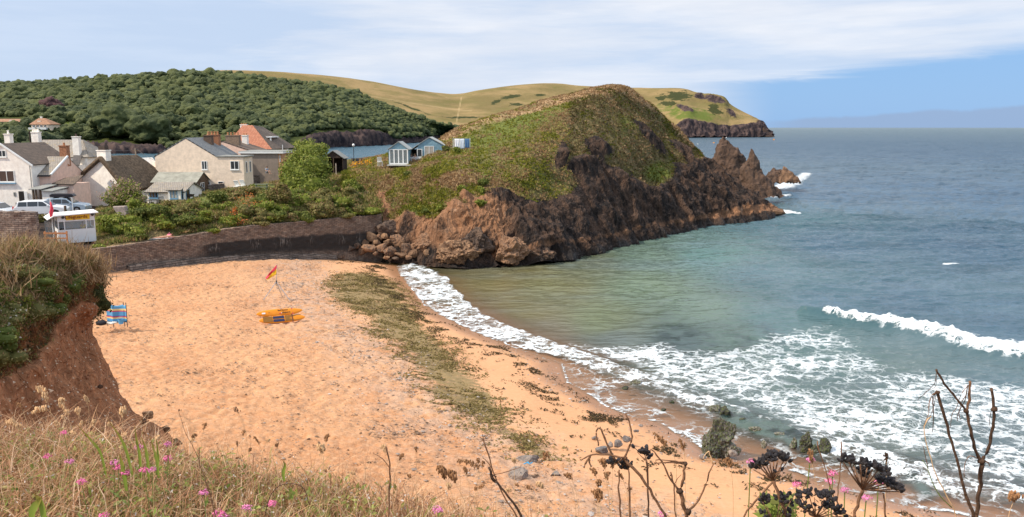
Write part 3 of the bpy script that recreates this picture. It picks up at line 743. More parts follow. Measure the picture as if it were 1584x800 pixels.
# two tall sea stacks and their low neighbours, each lofted around its own outline
def stack(name, prof, Y, depth, label, seed, mat=M_STACK, sub=(90, 110)):
    """prof: list of (y, xl, xr) rows in the photo from the foot up"""
    na, nh = sub
    ys = np.array([p[0] for p in prof], float); xl = np.array([p[1] for p in prof], float); xr = np.array([p[2] for p in prof], float)
    t = np.linspace(0, 1, nh); tt = np.linspace(0, 1, len(prof))
    ys, xl, xr = np.interp(t, tt, ys), np.interp(t, tt, xl), np.interp(t, tt, xr)
    base = at(xl[0] * .5 + xr[0] * .5, ys[0], Y)
    V = []
    th = np.linspace(0, 2 * math.pi, na, endpoint=False)
    for i in range(nh):
        a, b = at(xl[i], ys[i], Y), at(xr[i], ys[i], Y)
        cx, w = (a.x + b.x) / 2, (b.x - a.x) / 2
        dpt = depth * max(0.10, w / ((at(xr[0], ys[0], Y).x - at(xl[0], ys[0], Y).x) / 2))
        V.append(np.stack([cx + w * np.cos(th), Y + dpt * np.sin(th), np.full(na, a.z)], 1))
    V = np.array(V); P = V.reshape(-1, 3)
    ctr = np.repeat(np.array([[V[i, :, 0].mean(), Y, 0] for i in range(nh)]), na, 0)
    nr = P - ctr; nr[:, 2] = 0; wd = np.linalg.norm(nr, axis=1, keepdims=True); nr = nr / np.maximum(wd, 1e-6)
    dd = rock_disp(P + seed * 11, 0.85, seed) * np.minimum(1, wd[:, 0] / 1.6)
    jg = fbm(P * [1, 1, 0.35] + seed, 2.2, 4, 0.6, seed + 3, ridged=True) * np.minimum(1, wd[:, 0] / 2.6)
    P = P + nr * (dd * 0.6 + 0.75 * jg - .25)[:, None]; P[:, 2] += 0.45 * pn(P, 0.7, seed) + 0.5 * pn(P, 1.8, seed + 9) * (P[:, 2] > 1) 
    j = np.arange(na); i = np.arange(nh - 1)
    a = (i[:, None] * na + j[None, :]).ravel(); b = (i[:, None] * na + ((j + 1) % na)[None, :]).ravel()
    F = np.stack([a, b, b + na, a + na], 1)
    P = P - [base.x, Y, 0]
    o = mesh_np(name, P, F, mat, smooth=True); o.location = (base.x, Y, 0)
    # close the top
    bm = bmesh.new(); bm.from_mesh(o.data); bm.verts.ensure_lookup_table()
    bm.faces.new([bm.verts[(nh - 1) * na + k] for k in range(na)]); bm.to_mesh(o.data); bm.free()
    return tag(o, label, 'sea stack')
stack('sea_stack', [(305,1085,1190),(285,1092,1172),(270,1098,1162),(258,1101,1154),(248,1104,1150),(240,1107,1147),(232,1109,1140),(225,1112,1134),(219,1113,1129),(215,1116,1123)], 158, 4.0, 'tallest dark sea stack with a gull on its blunt top, off the headland tip', 7)
stack('sea_stack', [(303,1140,1208),(294,1143,1202),(284,1146,1192),(272,1148,1183),(262,1149,1175),(252,1152,1173),(244,1155,1171),(237,1158,1167),(233,1160,1163)], 148, 3.2, 'slimmer pointed sea stack standing right of the tallest one', 11)
stack('sea_rock', [(282,1186,1234),(273,1188,1226),(266,1191,1221),(262,1193,1202),(260,1195,1198)], 176, 3.0, 'low jagged brown rock with two humps, farthest right of the sea stacks', 17)
stack('sea_rock', [(281,1206,1235),(272,1208,1228),(266,1209,1222),(262,1211,1219),(260,1213,1216)], 172, 2.4, 'reddish hump at the seaward end of the low outer rocks', 19, M_ORANGE)
stack('sea_rock', [(318,1120,1178),(305,1122,1168),(295,1126,1152),(288,1129,1146),(283,1133,1140)], 134, 3.4, 'dark jagged rock bridging the headland tip and the stacks', 23)
put_rock('sea_rock', 31, 1169, 328, 122.5, 42, 21, M_ORANGE, 'bright ochre rock block at the water by the headland tip', sub=5, amp=0.12)
put_rock('sea_rock', 32, 1204, 327, 124, 26, 10, M_ORANGE, 'small low ochre rock awash right of the bright block', amp=0.15)
put_rock('sea_rock', 33, 1147, 342, 116.5, 12, 6, M_BOUL, 'tiny rock awash below the headland tip', amp=0.15)
put_rock('sea_rock', 34, 1029, 354, 104.5, 22, 14, M_ORANGE, 'rounded brown rock at the foot of the dark cliff', amp=0.14)
put_rock('sea_rock', 35, 1090, 342, 113, 60, 8, M_BOUL, 'long flat reef shelf at the foot of the dark cliff', amp=0.2, squashy=0.25)

# big pale outcrop where the sand meets the headland and its neighbours
OUT = [(708,390,79.6,84,40,M_ORANGE,'broad ochre outcrop where the waves reach the cliff foot',41),
       (735,376,80.6,70,52,M_BOUL,'tall dark cracked outcrop rising behind the ochre outcrop',42),
       (790,386,80.6,60,44,M_BOUL,'rounded brown outcrop in the water right of the ochre one',43),
       (660,372,82.2,46,26,M_BOUL,'tilted brown slab between the boulder pile and the outcrop',44),
       (838,392,81.6,46,20,M_BOUL,'low brown ledge under the dark cliff face',45),
       (536,383,83.0,33,23,M_BOUL,'largest rounded boulder alone at the end of the stone sea wall',46),
       (596,353,84.6,38,27,M_BOUL,'big domed boulder on top of the pile beside the sea wall',47),
       (648,343,85.4,32,20,M_ORANGE,'long ochre slab leaning on the slope above the boulder pile',48),
       (613,370,83.4,30,20,M_BOUL,'dark flat topped boulder in the middle of the pile',49),
       (604,388,82.2,24,16,M_BOUL,'dark boulder at the sand edge of the pile',50),
       (664,390,80.8,20,11,M_ORANGE,'small smooth ochre boulder beside the ochre outcrop',51),
       (544,399,83.5,27,10,M_ORANGE,'flat pale boulder half buried in sand under the lone boulder',52)]
for (x, y, Y, w, h, mt, lb, sd_) in OUT:
    put_rock('boulder', sd_, x, y, Y, w, h, mt, lb, 'boulder', rot=random.Random(sd_).uniform(-18, 18), sub=6 if w > 40 else 5, amp=0.34 if w > 40 else 0.16, cuts=18, squashy=1.1 if w > 40 else .8)
rnd = random.Random(5)
PILE = [(574,366,18,16),(582,375,16,14),(570,384,22,14),(560,388,14,10),(590,384,18,14),(628,384,24,16),(620,394,18,9),(640,390,22,12),(646,380,22,18),(632,372,18,14),(600,374,14,12),(586,366,12,10),
        (625,356,14,10),(636,360,12,9),(612,358,12,8),(655,360,18,12),(644,352,14,9),(666,352,16,12),(668,365,14,11),(677,376,14,12),(655,396,12,7),(580,392,10,6),(632,398,10,6),(612,400,11,5),(566,375,11,9),(553,380,10,8),
        (640,365,11,9),(660,340,13,9),(675,345,12,10),(685,360,13,12),(616,346,11,8),(608,342,12,7),(598,398,9,5),(690,378,12,9),(526,396,14,7),(517,392,10,5),(622,378,12,9),(595,366,13,9)]
for i, (x, y, w, h) in enumerate(PILE):
    Y = 81.4 + (400 - y) * 0.075 + rnd.uniform(-.2, .2)
    put_rock('boulder', 100 + i, x, y, Y, w * 1.12, h * 1.15, M_BOUL if rnd.random() < 0.66 else M_ORANGE, 'angular brown boulder in the heap between the sea wall and the cliff', 'boulder', 'boulders heaped between the sea wall and the cliff', rot=rnd.uniform(-40, 40), sub=4, amp=0.12, cuts=12)
# weedy rocks in the surf
SR = [(1112,676,54,60,'largest mussel covered rock standing on the sand at the surf edge',0.0,M_SURF),
      (1126,692,40,26,'lower shoulder of mussel covered rock at the right foot of the largest one',0.1,M_SURF),(1100,690,26,24,'lower shoulder of weedy rock at the left foot of the largest one',0.1,M_SURF),
      (1122,634,18,22,'mossy rock poking out of the foam above the largest mussel rock',0.0,M_SURF),
      (1106,632,22,12,'low dark weedy rock left in the foam beside the mossy one',0.0,M_SURF),
      (1247,682,22,34,'tall narrow weed covered rock in the surf',0.0,M_SURF),
      (1277,689,26,26,'round weed covered rock beside the tall narrow one',0.0,M_SURF),
      (1228,686,12,20,'small dark weedy rock left of the tall narrow one',0.0,M_SURF),
      (1182,687,10,13,'tiny pointed mossy rock alone on the wet sand',0.0,M_SURF),
      (1259,695,18,16,'low weedy rock at the foot of the tall narrow one',0.0,M_SURF),
      (1150,650,16,8,'flat dark rock awash in the middle of the weedy reef',0.0,M_SURF),
      (1170,664,22,9,'flat green rock awash between the reef and the tiny pointed rock',0.0,M_SURF),
      (1205,672,20,8,'flat dark rock awash left of the tall narrow weedy one',0.0,M_SURF),
      (985,592,20,9,'flat dark rock in the thin swash nearest the cove',0.0,M_SURF),(968,600,12,7,'small dark rock in the swash left of the flat one',0.0,M_SURF),
      (1040,622,10,6,'small dark rock in the swash halfway along',0.0,M_SURF),(1026,634,9,6,'little dark rock at the swash edge',0.0,M_SURF),
      (799,735,36,22,'grey flat rock with blue cord beside it on the sand',1.3,M_GREY),(817,709,36,13,'long grey rock lying on the sand',1.3,M_GREY),
      (860,733,16,9,'small grey stone right of the two large grey rocks',1.3,M_GREY),
      (932,696,22,12,'grey rock under the dry umbel at the middle',0.9,M_GREY),(944,688,12,10,'dark grey stone resting on the grey rock by the umbel',0.9,M_GREY),(920,677,12,5,'thin grey stone lying flat above the grey rocks',0.9,M_GREY),
      (955,686,16,14,'pale splintered rock cluster on the sand',0.9,M_GREY),(970,678,14,10,'pale splintered rock at the right of the cluster',0.9,M_GREY),(984,666,9,5,'small grey pebble near the swash',0.7,M_GREY),(991,658,8,4,'smallest grey pebble near the swash',0.7,M_GREY),
      (1088,706,12,8,'low grey stone at the left foot of the largest mussel rock',0.3,M_GREY),(1133,700,16,8,'low grey stone at the right foot of the largest mussel rock',0.3,M_GREY)]
for i, (x, y, w, h, lb, z, mt) in enumerate(SR):
    c = on(x, y + h / 2 - 1, z)
    put_rock('rock', 200 + i, x, y, c.y, w * 1.08, h * 1.1, mt, lb, rot=rnd.uniform(-12, 12), sub=5 if w > 20 else 3, amp=0.42 if mt is M_SURF else 0.14, cuts=10, pointy=0.5 if h > w * .8 else 0.1)
# ------------------------------------------------------------------ far hills
def hill_loft(spec, nu, nv, back):
    A = []
    for rows in spec:
        r_ = []
        for (px, py, Y) in rows:
            q = at(px, py, Y); r_.append([q.x, q.y, q.z, px, py])
        l = r_[-1]
        for dy, zf in back:
            k = (l[1] + dy) / l[1]; r_.append([l[0] * k, l[1] + dy, (l[2] - (-2)) * zf - 2, l[3], l[4]])
        A.append(r_)
    return cr(cr(np.array(A, float), nu, 0), nv, 1)
def m_far(name, woody=False):
    m, n, b = new_mat(name)
    p = n.pos()
    a = n.noise(0.012, 6, 0.62, p); f = n.noise(0.09, 6, 0.68, p)
    if woody: c = n.mix(n.ss(f, 0.35, 0.65), (0.030, 0.042, 0.012), (0.075, 0.085, 0.022))
    else:
        c = n.mix(n.ss(a, 0.35, 0.62), (0.17, 0.130, 0.052), (0.295, 0.205, 0.095))
        c = n.mix(n.m('MULTIPLY', n.ss(n.noise(0.03, 5, 0.6, n.map(p, (0.5, 1, 3))), 0.45, 0.62), 0.5), c, (0.135, 0.125, 0.038))
        c = n.mix(n.m('MULTIPLY', n.ss(f, 0.5, 0.72), 0.35), c, (0.12, 0.10, 0.035))
    c = n.mix(n.ss(n.m('ADD', n.attr('lawn'), n.m('MULTIPLY', n.m('ADD', f, -0.5), 0.7)), 0.4, 0.6), c, (0.11, 0.135, 0.028))
    c = n.mix(n.ss(n.m('ADD', n.attr('scrub'), n.m('MULTIPLY', n.m('ADD', f, -0.5), 2.2)), 0.45, 0.62), c, n.mix(f, (0.025, 0.032, 0.012), (0.060, 0.062, 0.02)))
    rk = n.mix(n.ss(n.noise(0.16, 6, 0.7, n.map(p, (1, 1, 0.35))), 0.38, 0.64), (0.030, 0.024, 0.028), (0.110, 0.074, 0.064))
    c = n.mix(n.ss(n.m('ADD', n.attr('rock'), n.m('MULTIPLY', n.m('ADD', f, -0.5), 0.8)), 0.4, 0.6), c, rk)
    c = n.mix(n.attr('track'), c, (0.46, 0.34, 0.18))
    n.put(b.inputs['Base Color'], c); b.inputs['Roughness'].default_value = 0.95; b.inputs['Specular IOR Level'].default_value = 0.1
    n.put(b.inputs['Normal'], n.bump(n.noise(0.25, 6, 0.7, p), 0.6, 2.2))
    return m
SKX = [-100, 150, 250, 330, 400, 450, 520, 580, 640, 680, 710, 740, 780, 820, 860, 900, 950, 1000, 1040, 1062, 1080, 1100, 1115, 1122, 1130, 1150, 1166, 1178, 1187, 1196]
SKY = [165, 140, 117, 109.5, 110.5, 113, 119, 128, 139, 144.5, 146, 140.5, 134.5, 130.5, 129.5, 133, 136, 137.5, 137, 139, 145, 147.5, 148.5, 152, 162, 173, 181, 190, 203, 210]
spec = []
for x, ys in zip(SKX, SKY):
    Yf = float(np.interp(x, [-100, 600, 800, 1000, 1100, 1196], [950, 900, 980, 1080, 1120, 1170]))
    Ys = float(np.interp(x, [-100, 450, 700, 850, 1000, 1100, 1150, 1196], [1150, 1180, 1300, 1350, 1330, 1260, 1230, 1185]))
    yf = HZ + 14.5 / Yf * 1215 + 1
    yc = min(float(np.interp(x, [600, 1000, 1045, 1060, 1085, 1110, 1140, 1165, 1180, 1196], [207, 205, 198, 186, 189, 193, 196, 191, 196, 210.5])), yf - 0.6)
    rows = [(x, yf, Yf), (x, yc, Yf + 12 + (Ys - Yf) * .05)]
    for t in (0.35, 0.62, 0.85, 1.0):
        e = 1 - (1 - t) ** 1.25
        rows.append((x, yc + (ys - yc) * e, Yf + 12 + (Ys - Yf - 12) * t))
    spec.append(rows)
G = hill_loft(spec, 520, 150, [(60, 0.97), (200, 0.5), (300, 0.0)])
fx, fy = G[..., 3].ravel(), G[..., 4].ravel(); Pf2 = G[..., :3].reshape(-1, 3)
def fspot(x, y, rx, ry, ang=0):
    c, s = math.cos(R(ang)), math.sin(R(ang)); u = (fx - x) * c + (fy - y) * s; w = -(fx - x) * s + (fy - y) * c
    return np.exp(-((u / rx) ** 2 + (w / ry) ** 2))
vf2 = np.broadcast_to(np.linspace(0, 1, 150)[None, :], (520, 150)).ravel()
scrub = np.maximum.reduce([fspot(*s_) for s_ in [(790,150,18,3,-8),(768,158,12,3,-20),(800,162,16,2.6),(758,198,10,6),(715,182,30,2),(835,147,10,2),(1048,148,24,8),(1036,160,16,4),(1105,170,14,8,30),(640,168,40,1.5,20),(1022,152,10,4)]])
rockm = np.maximum.reduce([1.0 * (1 - sst(vf2, 0.10, 0.16)) * sst(fx, 1020, 1050), fspot(1105,155,18,7,15), fspot(1082,150,8,5), fspot(1058,168,16,5,20), fspot(1130,176,14,6,40) * .8, fspot(1176,196,10,10)])
rockm = rockm + 0.25 * fbm(Pf2, 40, 3, seed=7) * (rockm > 0.05)
track = np.maximum.reduce([0.65 * np.exp(-((fx - np.interp(fy, [140, 190], [716, 706])) / 0.7) ** 2) * (fy > 150), 0.3 * np.exp(-((fy - np.interp(fx, [560, 640, 720], [146, 160, 172])) / 0.8) ** 2) * (fx > 560) * (fx < 730)])
lawn = np.clip(fspot(1090,180,50,14) * .5 + fspot(1030,165,60,24) * 0.45 + fspot(860,136,50,6) * .4, 0, 1)
dh = fbm(Pf2, 120, 4, seed=3) * 2.0 + rockm * (fbm(Pf2 * [1, 1, 0.5], 22, 4, 0.6, seed=4, ridged=True) * 7)
Nn2 = grid_normals(G[..., :3]).reshape(-1, 3)
if Nn2[260 * 150 + 60, 2] < 0: Nn2 = -Nn2
Vh = Pf2 + Nn2 * dh[:, None]
tag(mesh_np('far_hills', Vh, grid_faces(520, 150), m_far('far_hill_grass'), smooth=True, attrs={'scrub': scrub, 'rock': rockm, 'track': track, 'lawn': lawn}), 'golden downland and far headland across the bay', kind='structure')
# spur of rocks at the tip of the far headland
stack('sea_rock', [(211.5,1168,1198),(208,1172,1192),(204,1176,1188),(200,1179,1185),(197,1181,1183)], 1168, 9, 'pointed dark rocks off the tip of the far headland', 29)
# wooded hill ------------------------------------------------------
WX = [-90, 0, 60, 100, 150, 200, 280, 330, 400, 450, 500, 540, 580, 620, 660, 700, 730]
WS = [150, 139, 134, 131, 128, 124, 119, 121, 126, 131, 139, 148, 160, 174, 187, 197, 203]
WF = [246, 244, 243, 242, 241, 240, 239, 238, 237, 235.5, 231, 228.5, 227, 224, 221, 218, 215]
spec = []
for x, ys, yf in zip(WX, WS, WF):
    Yf = 14.5 / (yf - HZ - 0.5) * 1211
    Ys = float(np.interp(x, [-90, 280, 560, 730], [640, 680, 760, 800]))
    yc = float(np.interp(x, [-90, 80, 130, 240, 300, 440, 475, 510, 585, 600, 640, 700], [234, 232, 226, 228, 233, 229, 210, 207, 206, 216, 212, 209]))
    rows = [(x, yf, Yf), (x, yc, Yf + 9)]
    for t in (0.25, 0.5, 0.75, 1.0): rows.append((x, yc + (ys - yc) * t ** 0.9, Yf + 9 + (Ys - Yf - 9) * t))
    spec.append(rows)
G = hill_loft(spec, 400, 130, [(60, 0.9), (150, 0.5), (220, 0.0)])
WG = G
fx, fy = G[..., 3].ravel(), G[..., 4].ravel(); Pf2 = G[..., :3].reshape(-1, 3)
vf2 = np.broadcast_to(np.linspace(0, 1, 130)[None, :], (400, 130)).ravel()
rockm = (1 - sst(vf2, 0.11, 0.16)) * np.clip(sst(fx, 455, 475) + 0.9 * sst(fx, 85, 100) * (1 - sst(fx, 245, 262)) + 0.4, 0, 1)
lawn = np.maximum.reduce([fspot(75,203,40,5), fspot(345,204,60,6,5), fspot(300,199,60,2), fspot(110,195,26,7), fspot(420,206,30,4), fspot(620,200,26,4,25), fspot(30,205,30,4)])
rockm = np.maximum(rockm, fspot(618, 203, 16, 4, 40) * .9)
Nn2 = grid_normals(G[..., :3]).reshape(-1, 3)
if Nn2[200 * 130 + 60, 2] < 0: Nn2 = -Nn2
Vw = Pf2 + Nn2 * (fbm(Pf2, 60, 3, seed=8) * 3 + rockm * fbm(Pf2 * [1, 1, .5], 10, 4, 0.6, seed=9, ridged=True) * 4.5)[:, None]
tag(mesh_np('wooded_hill', Vw, grid_faces(400, 130), m_far('wood_floor', True), smooth=True, attrs={'scrub': lawn * 0, 'rock': rockm, 'track': lawn * 0, 'lawn': lawn}), 'hillside under the wood across the water', kind='structure')

# trees of the wood
def m_leaf(name, a, b_, c_, rough=0.75, sc=1.0, trans=0.0, bumpd=0.0):
    m, n, b = new_mat(name)
    p = n.pos()
    oi = n.new('ShaderNodeObjectInfo').outputs['Random']
    t = n.noise(0.35 / sc, 5, 0.65, p); f = n.noise(3.0 / sc, 4, 0.7, p)
    c = n.mix(n.ss(n.m('ADD', t, n.m('MULTIPLY', n.m('ADD', oi, -0.5), 0.30)), 0.36, 0.64), a, b_)
    c = n.mix(n.m('MULTIPLY', n.ss(f, 0.45, 0.72), 0.55), c, c_)
    n.put(b.inputs['Base Color'], c); b.inputs['Roughness'].default_value = rough
    b.inputs['Specular IOR Level'].default_value = 0.25
    if bumpd:
        cell = n.voro(0.11, n.map(p, (1, 1, .6)), out='Color'); sc_ = n.new('ShaderNodeSeparateColor'); n.put(sc_.inputs[0], cell)
        c = n.mix(n.m('MULTIPLY', n.ss(sc_.outputs[0], .55, .95), .40), c, (.14, .15, .050)); c = n.mix(n.m('MULTIPLY', n.ss(sc_.outputs[1], .6, .95), .6), c, (.035, .052, .022)); n.put(b.inputs['Base Color'], c)
        n.put(b.inputs['Normal'], n.bump(n.noise(0.9 / sc, 6, 0.72, p), 0.9, bumpd))
    return m
M_WOOD = m_leaf('woodland_leaves', (0.034, 0.050, 0.016), (0.080, 0.096, 0.030), (0.135, 0.140, 0.052), sc=2.6, bumpd=2.0)
M_COPPER = m_leaf('copper_leaves', (0.045, 0.02, 0.022), (0.09, 0.04, 0.04), (0.12, 0.06, 0.05), sc=2.6, bumpd=1.5)
def crown(seed, sub, lobes=34):
    rnd = random.Random(seed)
    bm = bmesh.new(); bmesh.ops.create_icosphere(bm, subdivisions=sub, radius=1.0)
    V = np.array([v.co[:] for v in bm.verts]); F = np.array([[v.index for v in f.verts] for f in bm.faces]); bm.free()
    r = np.full(len(V), 0.72)
    for _ in range(lobes):
        d = np.array([rnd.gauss(0, 1), rnd.gauss(0, 1), rnd.gauss(0.35, 0.8)]); d /= np.linalg.norm(d)
        w = rnd.uniform(0.25, 0.5); h = rnd.uniform(0.14, 0.34)
        q = np.linalg.norm(V - d, axis=1) / w
        r = np.maximum(r, 0.72 + h * np.sqrt(np.clip(1 - q * q, 0, 1)))
    V = V * r[:, None]
    V = V + V * (0.15 * fbm(V + seed, 0.45, 3, 0.6, seed) + 0.11 * fbm(V + seed, 0.16, 2, 0.6, seed + 2))[:, None]
    V[:, 2] = np.where(V[:, 2] < 0, V[:, 2] * 0.75, V[:, 2] * 0.86)
    return V, F
CR4 = [crown(300 + i, 5) for i in range(4)]
CR3 = [crown(320 + i, 3) for i in range(5)]
crown_me = []
for i, (V, F) in enumerate(CR4):
    o = mesh_np('tree', V, F, M_WOOD, smooth=True, link=False); crown_me.append(o.data)
rng = np.random.default_rng(4)
cand = []
WXYZ = Vw.reshape(400, 130, 3)
for i in range(400):
    for j in range(int(130 * 0.11), int(130 * 0.74)):
        cand.append((i, j))
rng.shuffle(cand)
occ = {}; trees = []
lawng = lawn.reshape(400, 130); wpx = G[..., 3]; wpy = G[..., 4]
for (i, j) in cand:
    q = WXYZ[i, j]; big = rng.random()
    if lawng[i, j] > 0.42 or wpx[i, j] < -70: continue
    if 92 < wpx[i,j] < 250 and j < 24 or 440 < wpx[i, j] < 600 and j < 22: continue
    r = 2.9 + 3.0 * big ** 1.6 if j > 40 else 3.2 + 3.8 * big
    if j < 24: r *= 0.8
    if wpx[i, j] > 560: r *= 0.62
    k = (int(q[0] // 12), int(q[1] // 12)); ok = True
    for a in (-1, 0, 1):
        for b in (-1, 0, 1):
            for (x, y, rr_) in occ.get((k[0] + a, k[1] + b), ()):
                if (x - q[0]) ** 2 + (y - q[1]) ** 2 < (0.60 * (r + rr_)) ** 2: ok = False; break
            if not ok: break
        if not ok: break
    if not ok: continue
    occ.setdefault(k, []).append((q[0], q[1], r)); trees.append((q[0], q[1], q[2], r, wpx[i, j], wpy[i, j]))
bigT = [(185,196,17,'great round oak nearest the water left of the wood edge'),(232,205,15,'broad dark oak directly behind the thatched cottage'),(212,190,11,'rounded oak crown rising between the two great oaks'),(268,196,10,'round crowned tree behind the ridge of the cream gabled house'),(160,180,11,'tall round tree above the great round oak on its left'),(300,178,11,'wide tree in the wood above the brick chimneys'),(318,192,8,'small dark round tree alone on the clearing above the chimneys'),(245,178,10,'pale domed tree above the broad dark oak')]
for (x, y, r, lb) in bigT:
    d = np.hypot(wpx - x, (wpy - (y + r * 0.9))) + (np.arange(130)[None, :] > 95) * 1e3
    i, j = np.unravel_index(np.argmin(d), d.shape); q = WXYZ[i, j]
    trees = [t for t in trees if (t[0] - q[0]) ** 2 + (t[1] - q[1]) ** 2 > (r * 0.8) ** 2]
    o = bpy.data.objects.new('tree', crown_me[int(x) % 4]); col.objects.link(o)
    s_ = r * 0.92; o.scale = (s_, s_, s_ * 0.92); o.location = (q[0], q[1], q[2] + s_ * 0.42); o.rotation_euler = (0, 0, x)
    tag(o, lb, 'tree')
q = WXYZ[np.unravel_index(np.argmin(np.hypot(wpx - 80, wpy - 176) + (np.arange(130)[None, :] > 95) * 1e3), wpx.shape)]
o = mesh_np('copper_beech', CR4[1][0], CR4[1][1], M_COPPER, smooth=True); o.scale = (8, 8, 8); o.location = (q[0], q[1], q[2] + 3.5)
tag(o, 'single dark purple leaved tree in the wood above the hillside villa', 'tree')
trees = [t for t in trees if (t[0] - q[0]) ** 2 + (t[1] - q[1]) ** 2 > 60]
# hillside houses need their view kept open
trees = [t for t in trees if not ((-10 < t[4] < 42 and 184 < t[5] < 206) or (44 < t[4] < 84 and 192 < t[5] < 212))]
trees.sort(key=lambda t: -t[3] / t[1])
for t in trees[:285]:
    o = bpy.data.objects.new('tree', crown_me[int(rng.integers(4))]); col.objects.link(o)
    s_ = t[3] * rng.uniform(0.95, 1.2); o.scale = (s_ * rng.uniform(.85, 1.2), s_, s_ * rng.uniform(0.75, 1.15)); o.rotation_euler = (0, 0, rng.uniform(0, 6.28))
    o.location = (t[0], t[1], t[2] + s_ * 0.40)
    tag(o, 'round dark green tree among the others of the wood across the water', 'tree', 'trees of the wood on the far hillside')
VV, FF, nb = [], [], 0
for t in trees[285:]:
    V, F = CR3[int(rng.integers(5))]; s_ = t[3] * rng.uniform(.9, 1.2); a = rng.uniform(0, 6.28)
    Rm = np.array([[math.cos(a), -math.sin(a), 0], [math.sin(a), math.cos(a), 0], [0, 0, 1]])
    VV.append((V @ Rm.T) * [s_ * rng.uniform(.85, 1.2), s_, s_ * rng.uniform(0.75, 1.25)] + [t[0], t[1], t[2] + s_ * 0.4]); FF.append(F + nb); nb += len(V)
tag(mesh_np('woodland', np.concatenate(VV), np.concatenate(FF), M_WOOD, smooth=True), 'dense green wood covering the hill across the water', 'woodland', kind='stuff')
print('wood trees', len(trees))

# ------------------------------------------------------------------ garden bank and terrace behind the sea wall
BC = [
 [(-90,389,62),(-90,376,66),(-90,366,70),(-90,350,76),(-90,333,84),(-90,318,95),(-90,300,115)],
 [(60,389,62.5),(60,376,66),(60,366,70),(60,350,76),(60,333,84),(60,318,95),(60,300,115)],
 [(148,385,64.6),(152,374,68),(158,362,71),(165,345,75),(172,330,80),(180,318,90),(195,300,108)],
 [(210,378,66.6),(213,362,68),(217,345,71),(220,332,75),(225,322,81),(232,314,90),(245,298,108)],
 [(300,365,69.6),(302,350,71),(304,335,74),(306,322,79),(308,308,86),(310,298,95),(315,285,112)],
 [(380,352,73.4),(382,338,75),(385,322,79),(388,306,86),(390,294,94),(393,288,101),(397,275,118)],
 [(450,347,77.4),(452,330,79),(455,312,83),(458,298,89),(462,286,97),(466,277,104),(470,264,118)],
 [(520,341,81.4),(523,322,83),(527,303,87),(530,288,92),(533,275,98),(536,266,105),(540,254,116)],
 [(592,335,85.6),(592,318,87.5),(592,300,90),(593,286,94),(595,272,99),(597,262,105),(599,250,116)],
]
BC = [[(c[0][0], c[0][1] - 1.5, max(c[0][2] + .3, 64.5 + (c[0][0] - 150) / 438 * 21 if c[0][0] > 140 else 0))] + [(c[1][0], c[1][1], max(c[1][2], 65.9 + (c[0][0] - 150) / 438 * 21 if c[0][0] > 140 else 0))] + c[2:] for c in BC]
BC2 = [[(c[0][0], c[0][1] + 16, c[0][2] + .1)] + c for c in BC]
G = loft(BC2, 420, 170, back=[(16, -0.8), (40, -60)])
bpx, bpy_ = G[..., 3].ravel(), G[..., 4].ravel(); Pf3 = G[..., :3].reshape(-1, 3)
N3 = grid_normals(G[..., :3]).reshape(-1, 3)
if N3[200 * 170 + 80, 2] < 0: N3 = -N3
terrace = 1 - sst(bpx + 6 * pn(Pf3, 3, 5), 140, 160)
lawnb = np.maximum.reduce([np.exp(-(((bpx - 300) / 34) ** 2 + ((bpy_ - 310) / 7) ** 2)), np.exp(-(((bpx - 410) / 30) ** 2 + ((bpy_ - 290) / 6) ** 2)), np.exp(-(((bpx - 330) / 70) ** 2 + ((bpy_ - 352) / 9) ** 2)) * .7])
V = Pf3 + N3 * ((0.22 * fbm(Pf3, 2.2, 3, seed=91) + 0.08 * pn(Pf3, .6, 92)) * (1 - terrace) * (1 - .8 * lawnb))[:, None]
BANK = dict(V=V, N=N3, px=bpx, py=bpy_)
lip = np.exp(-((bpy_ - np.interp(bpx, [148, 210, 300, 380, 450, 520, 592], [383, 376, 363, 350, 345, 339, 333])) / 2.5) ** 2)
tag(mesh_np('garden_bank', V, grid_faces(420, 170), M_CLIFF, smooth=True, attrs={'grass': 1 - terrace * 1.0, 'green': np.clip(0.25 + 0.8 * lawnb + 0.3 * fbm(Pf3, 3, 3, seed=93), 0, 1), 'dry': np.clip(0.7 * lip + 0.35 * fbm(Pf3, 2, 3, seed=94), 0, 1), 'red': terrace * 0.12, 'wet': bpx * 0}), 'grassy garden bank and gravel terrace behind the sea wall', kind='structure')
def bank_z(x, y):
    d = (V_BANK[:, 0] - x) ** 2 + (V_BANK[:, 1] - y) ** 2
    return float(V_BANK[np.argmin(d), 2])
V_BANK = V

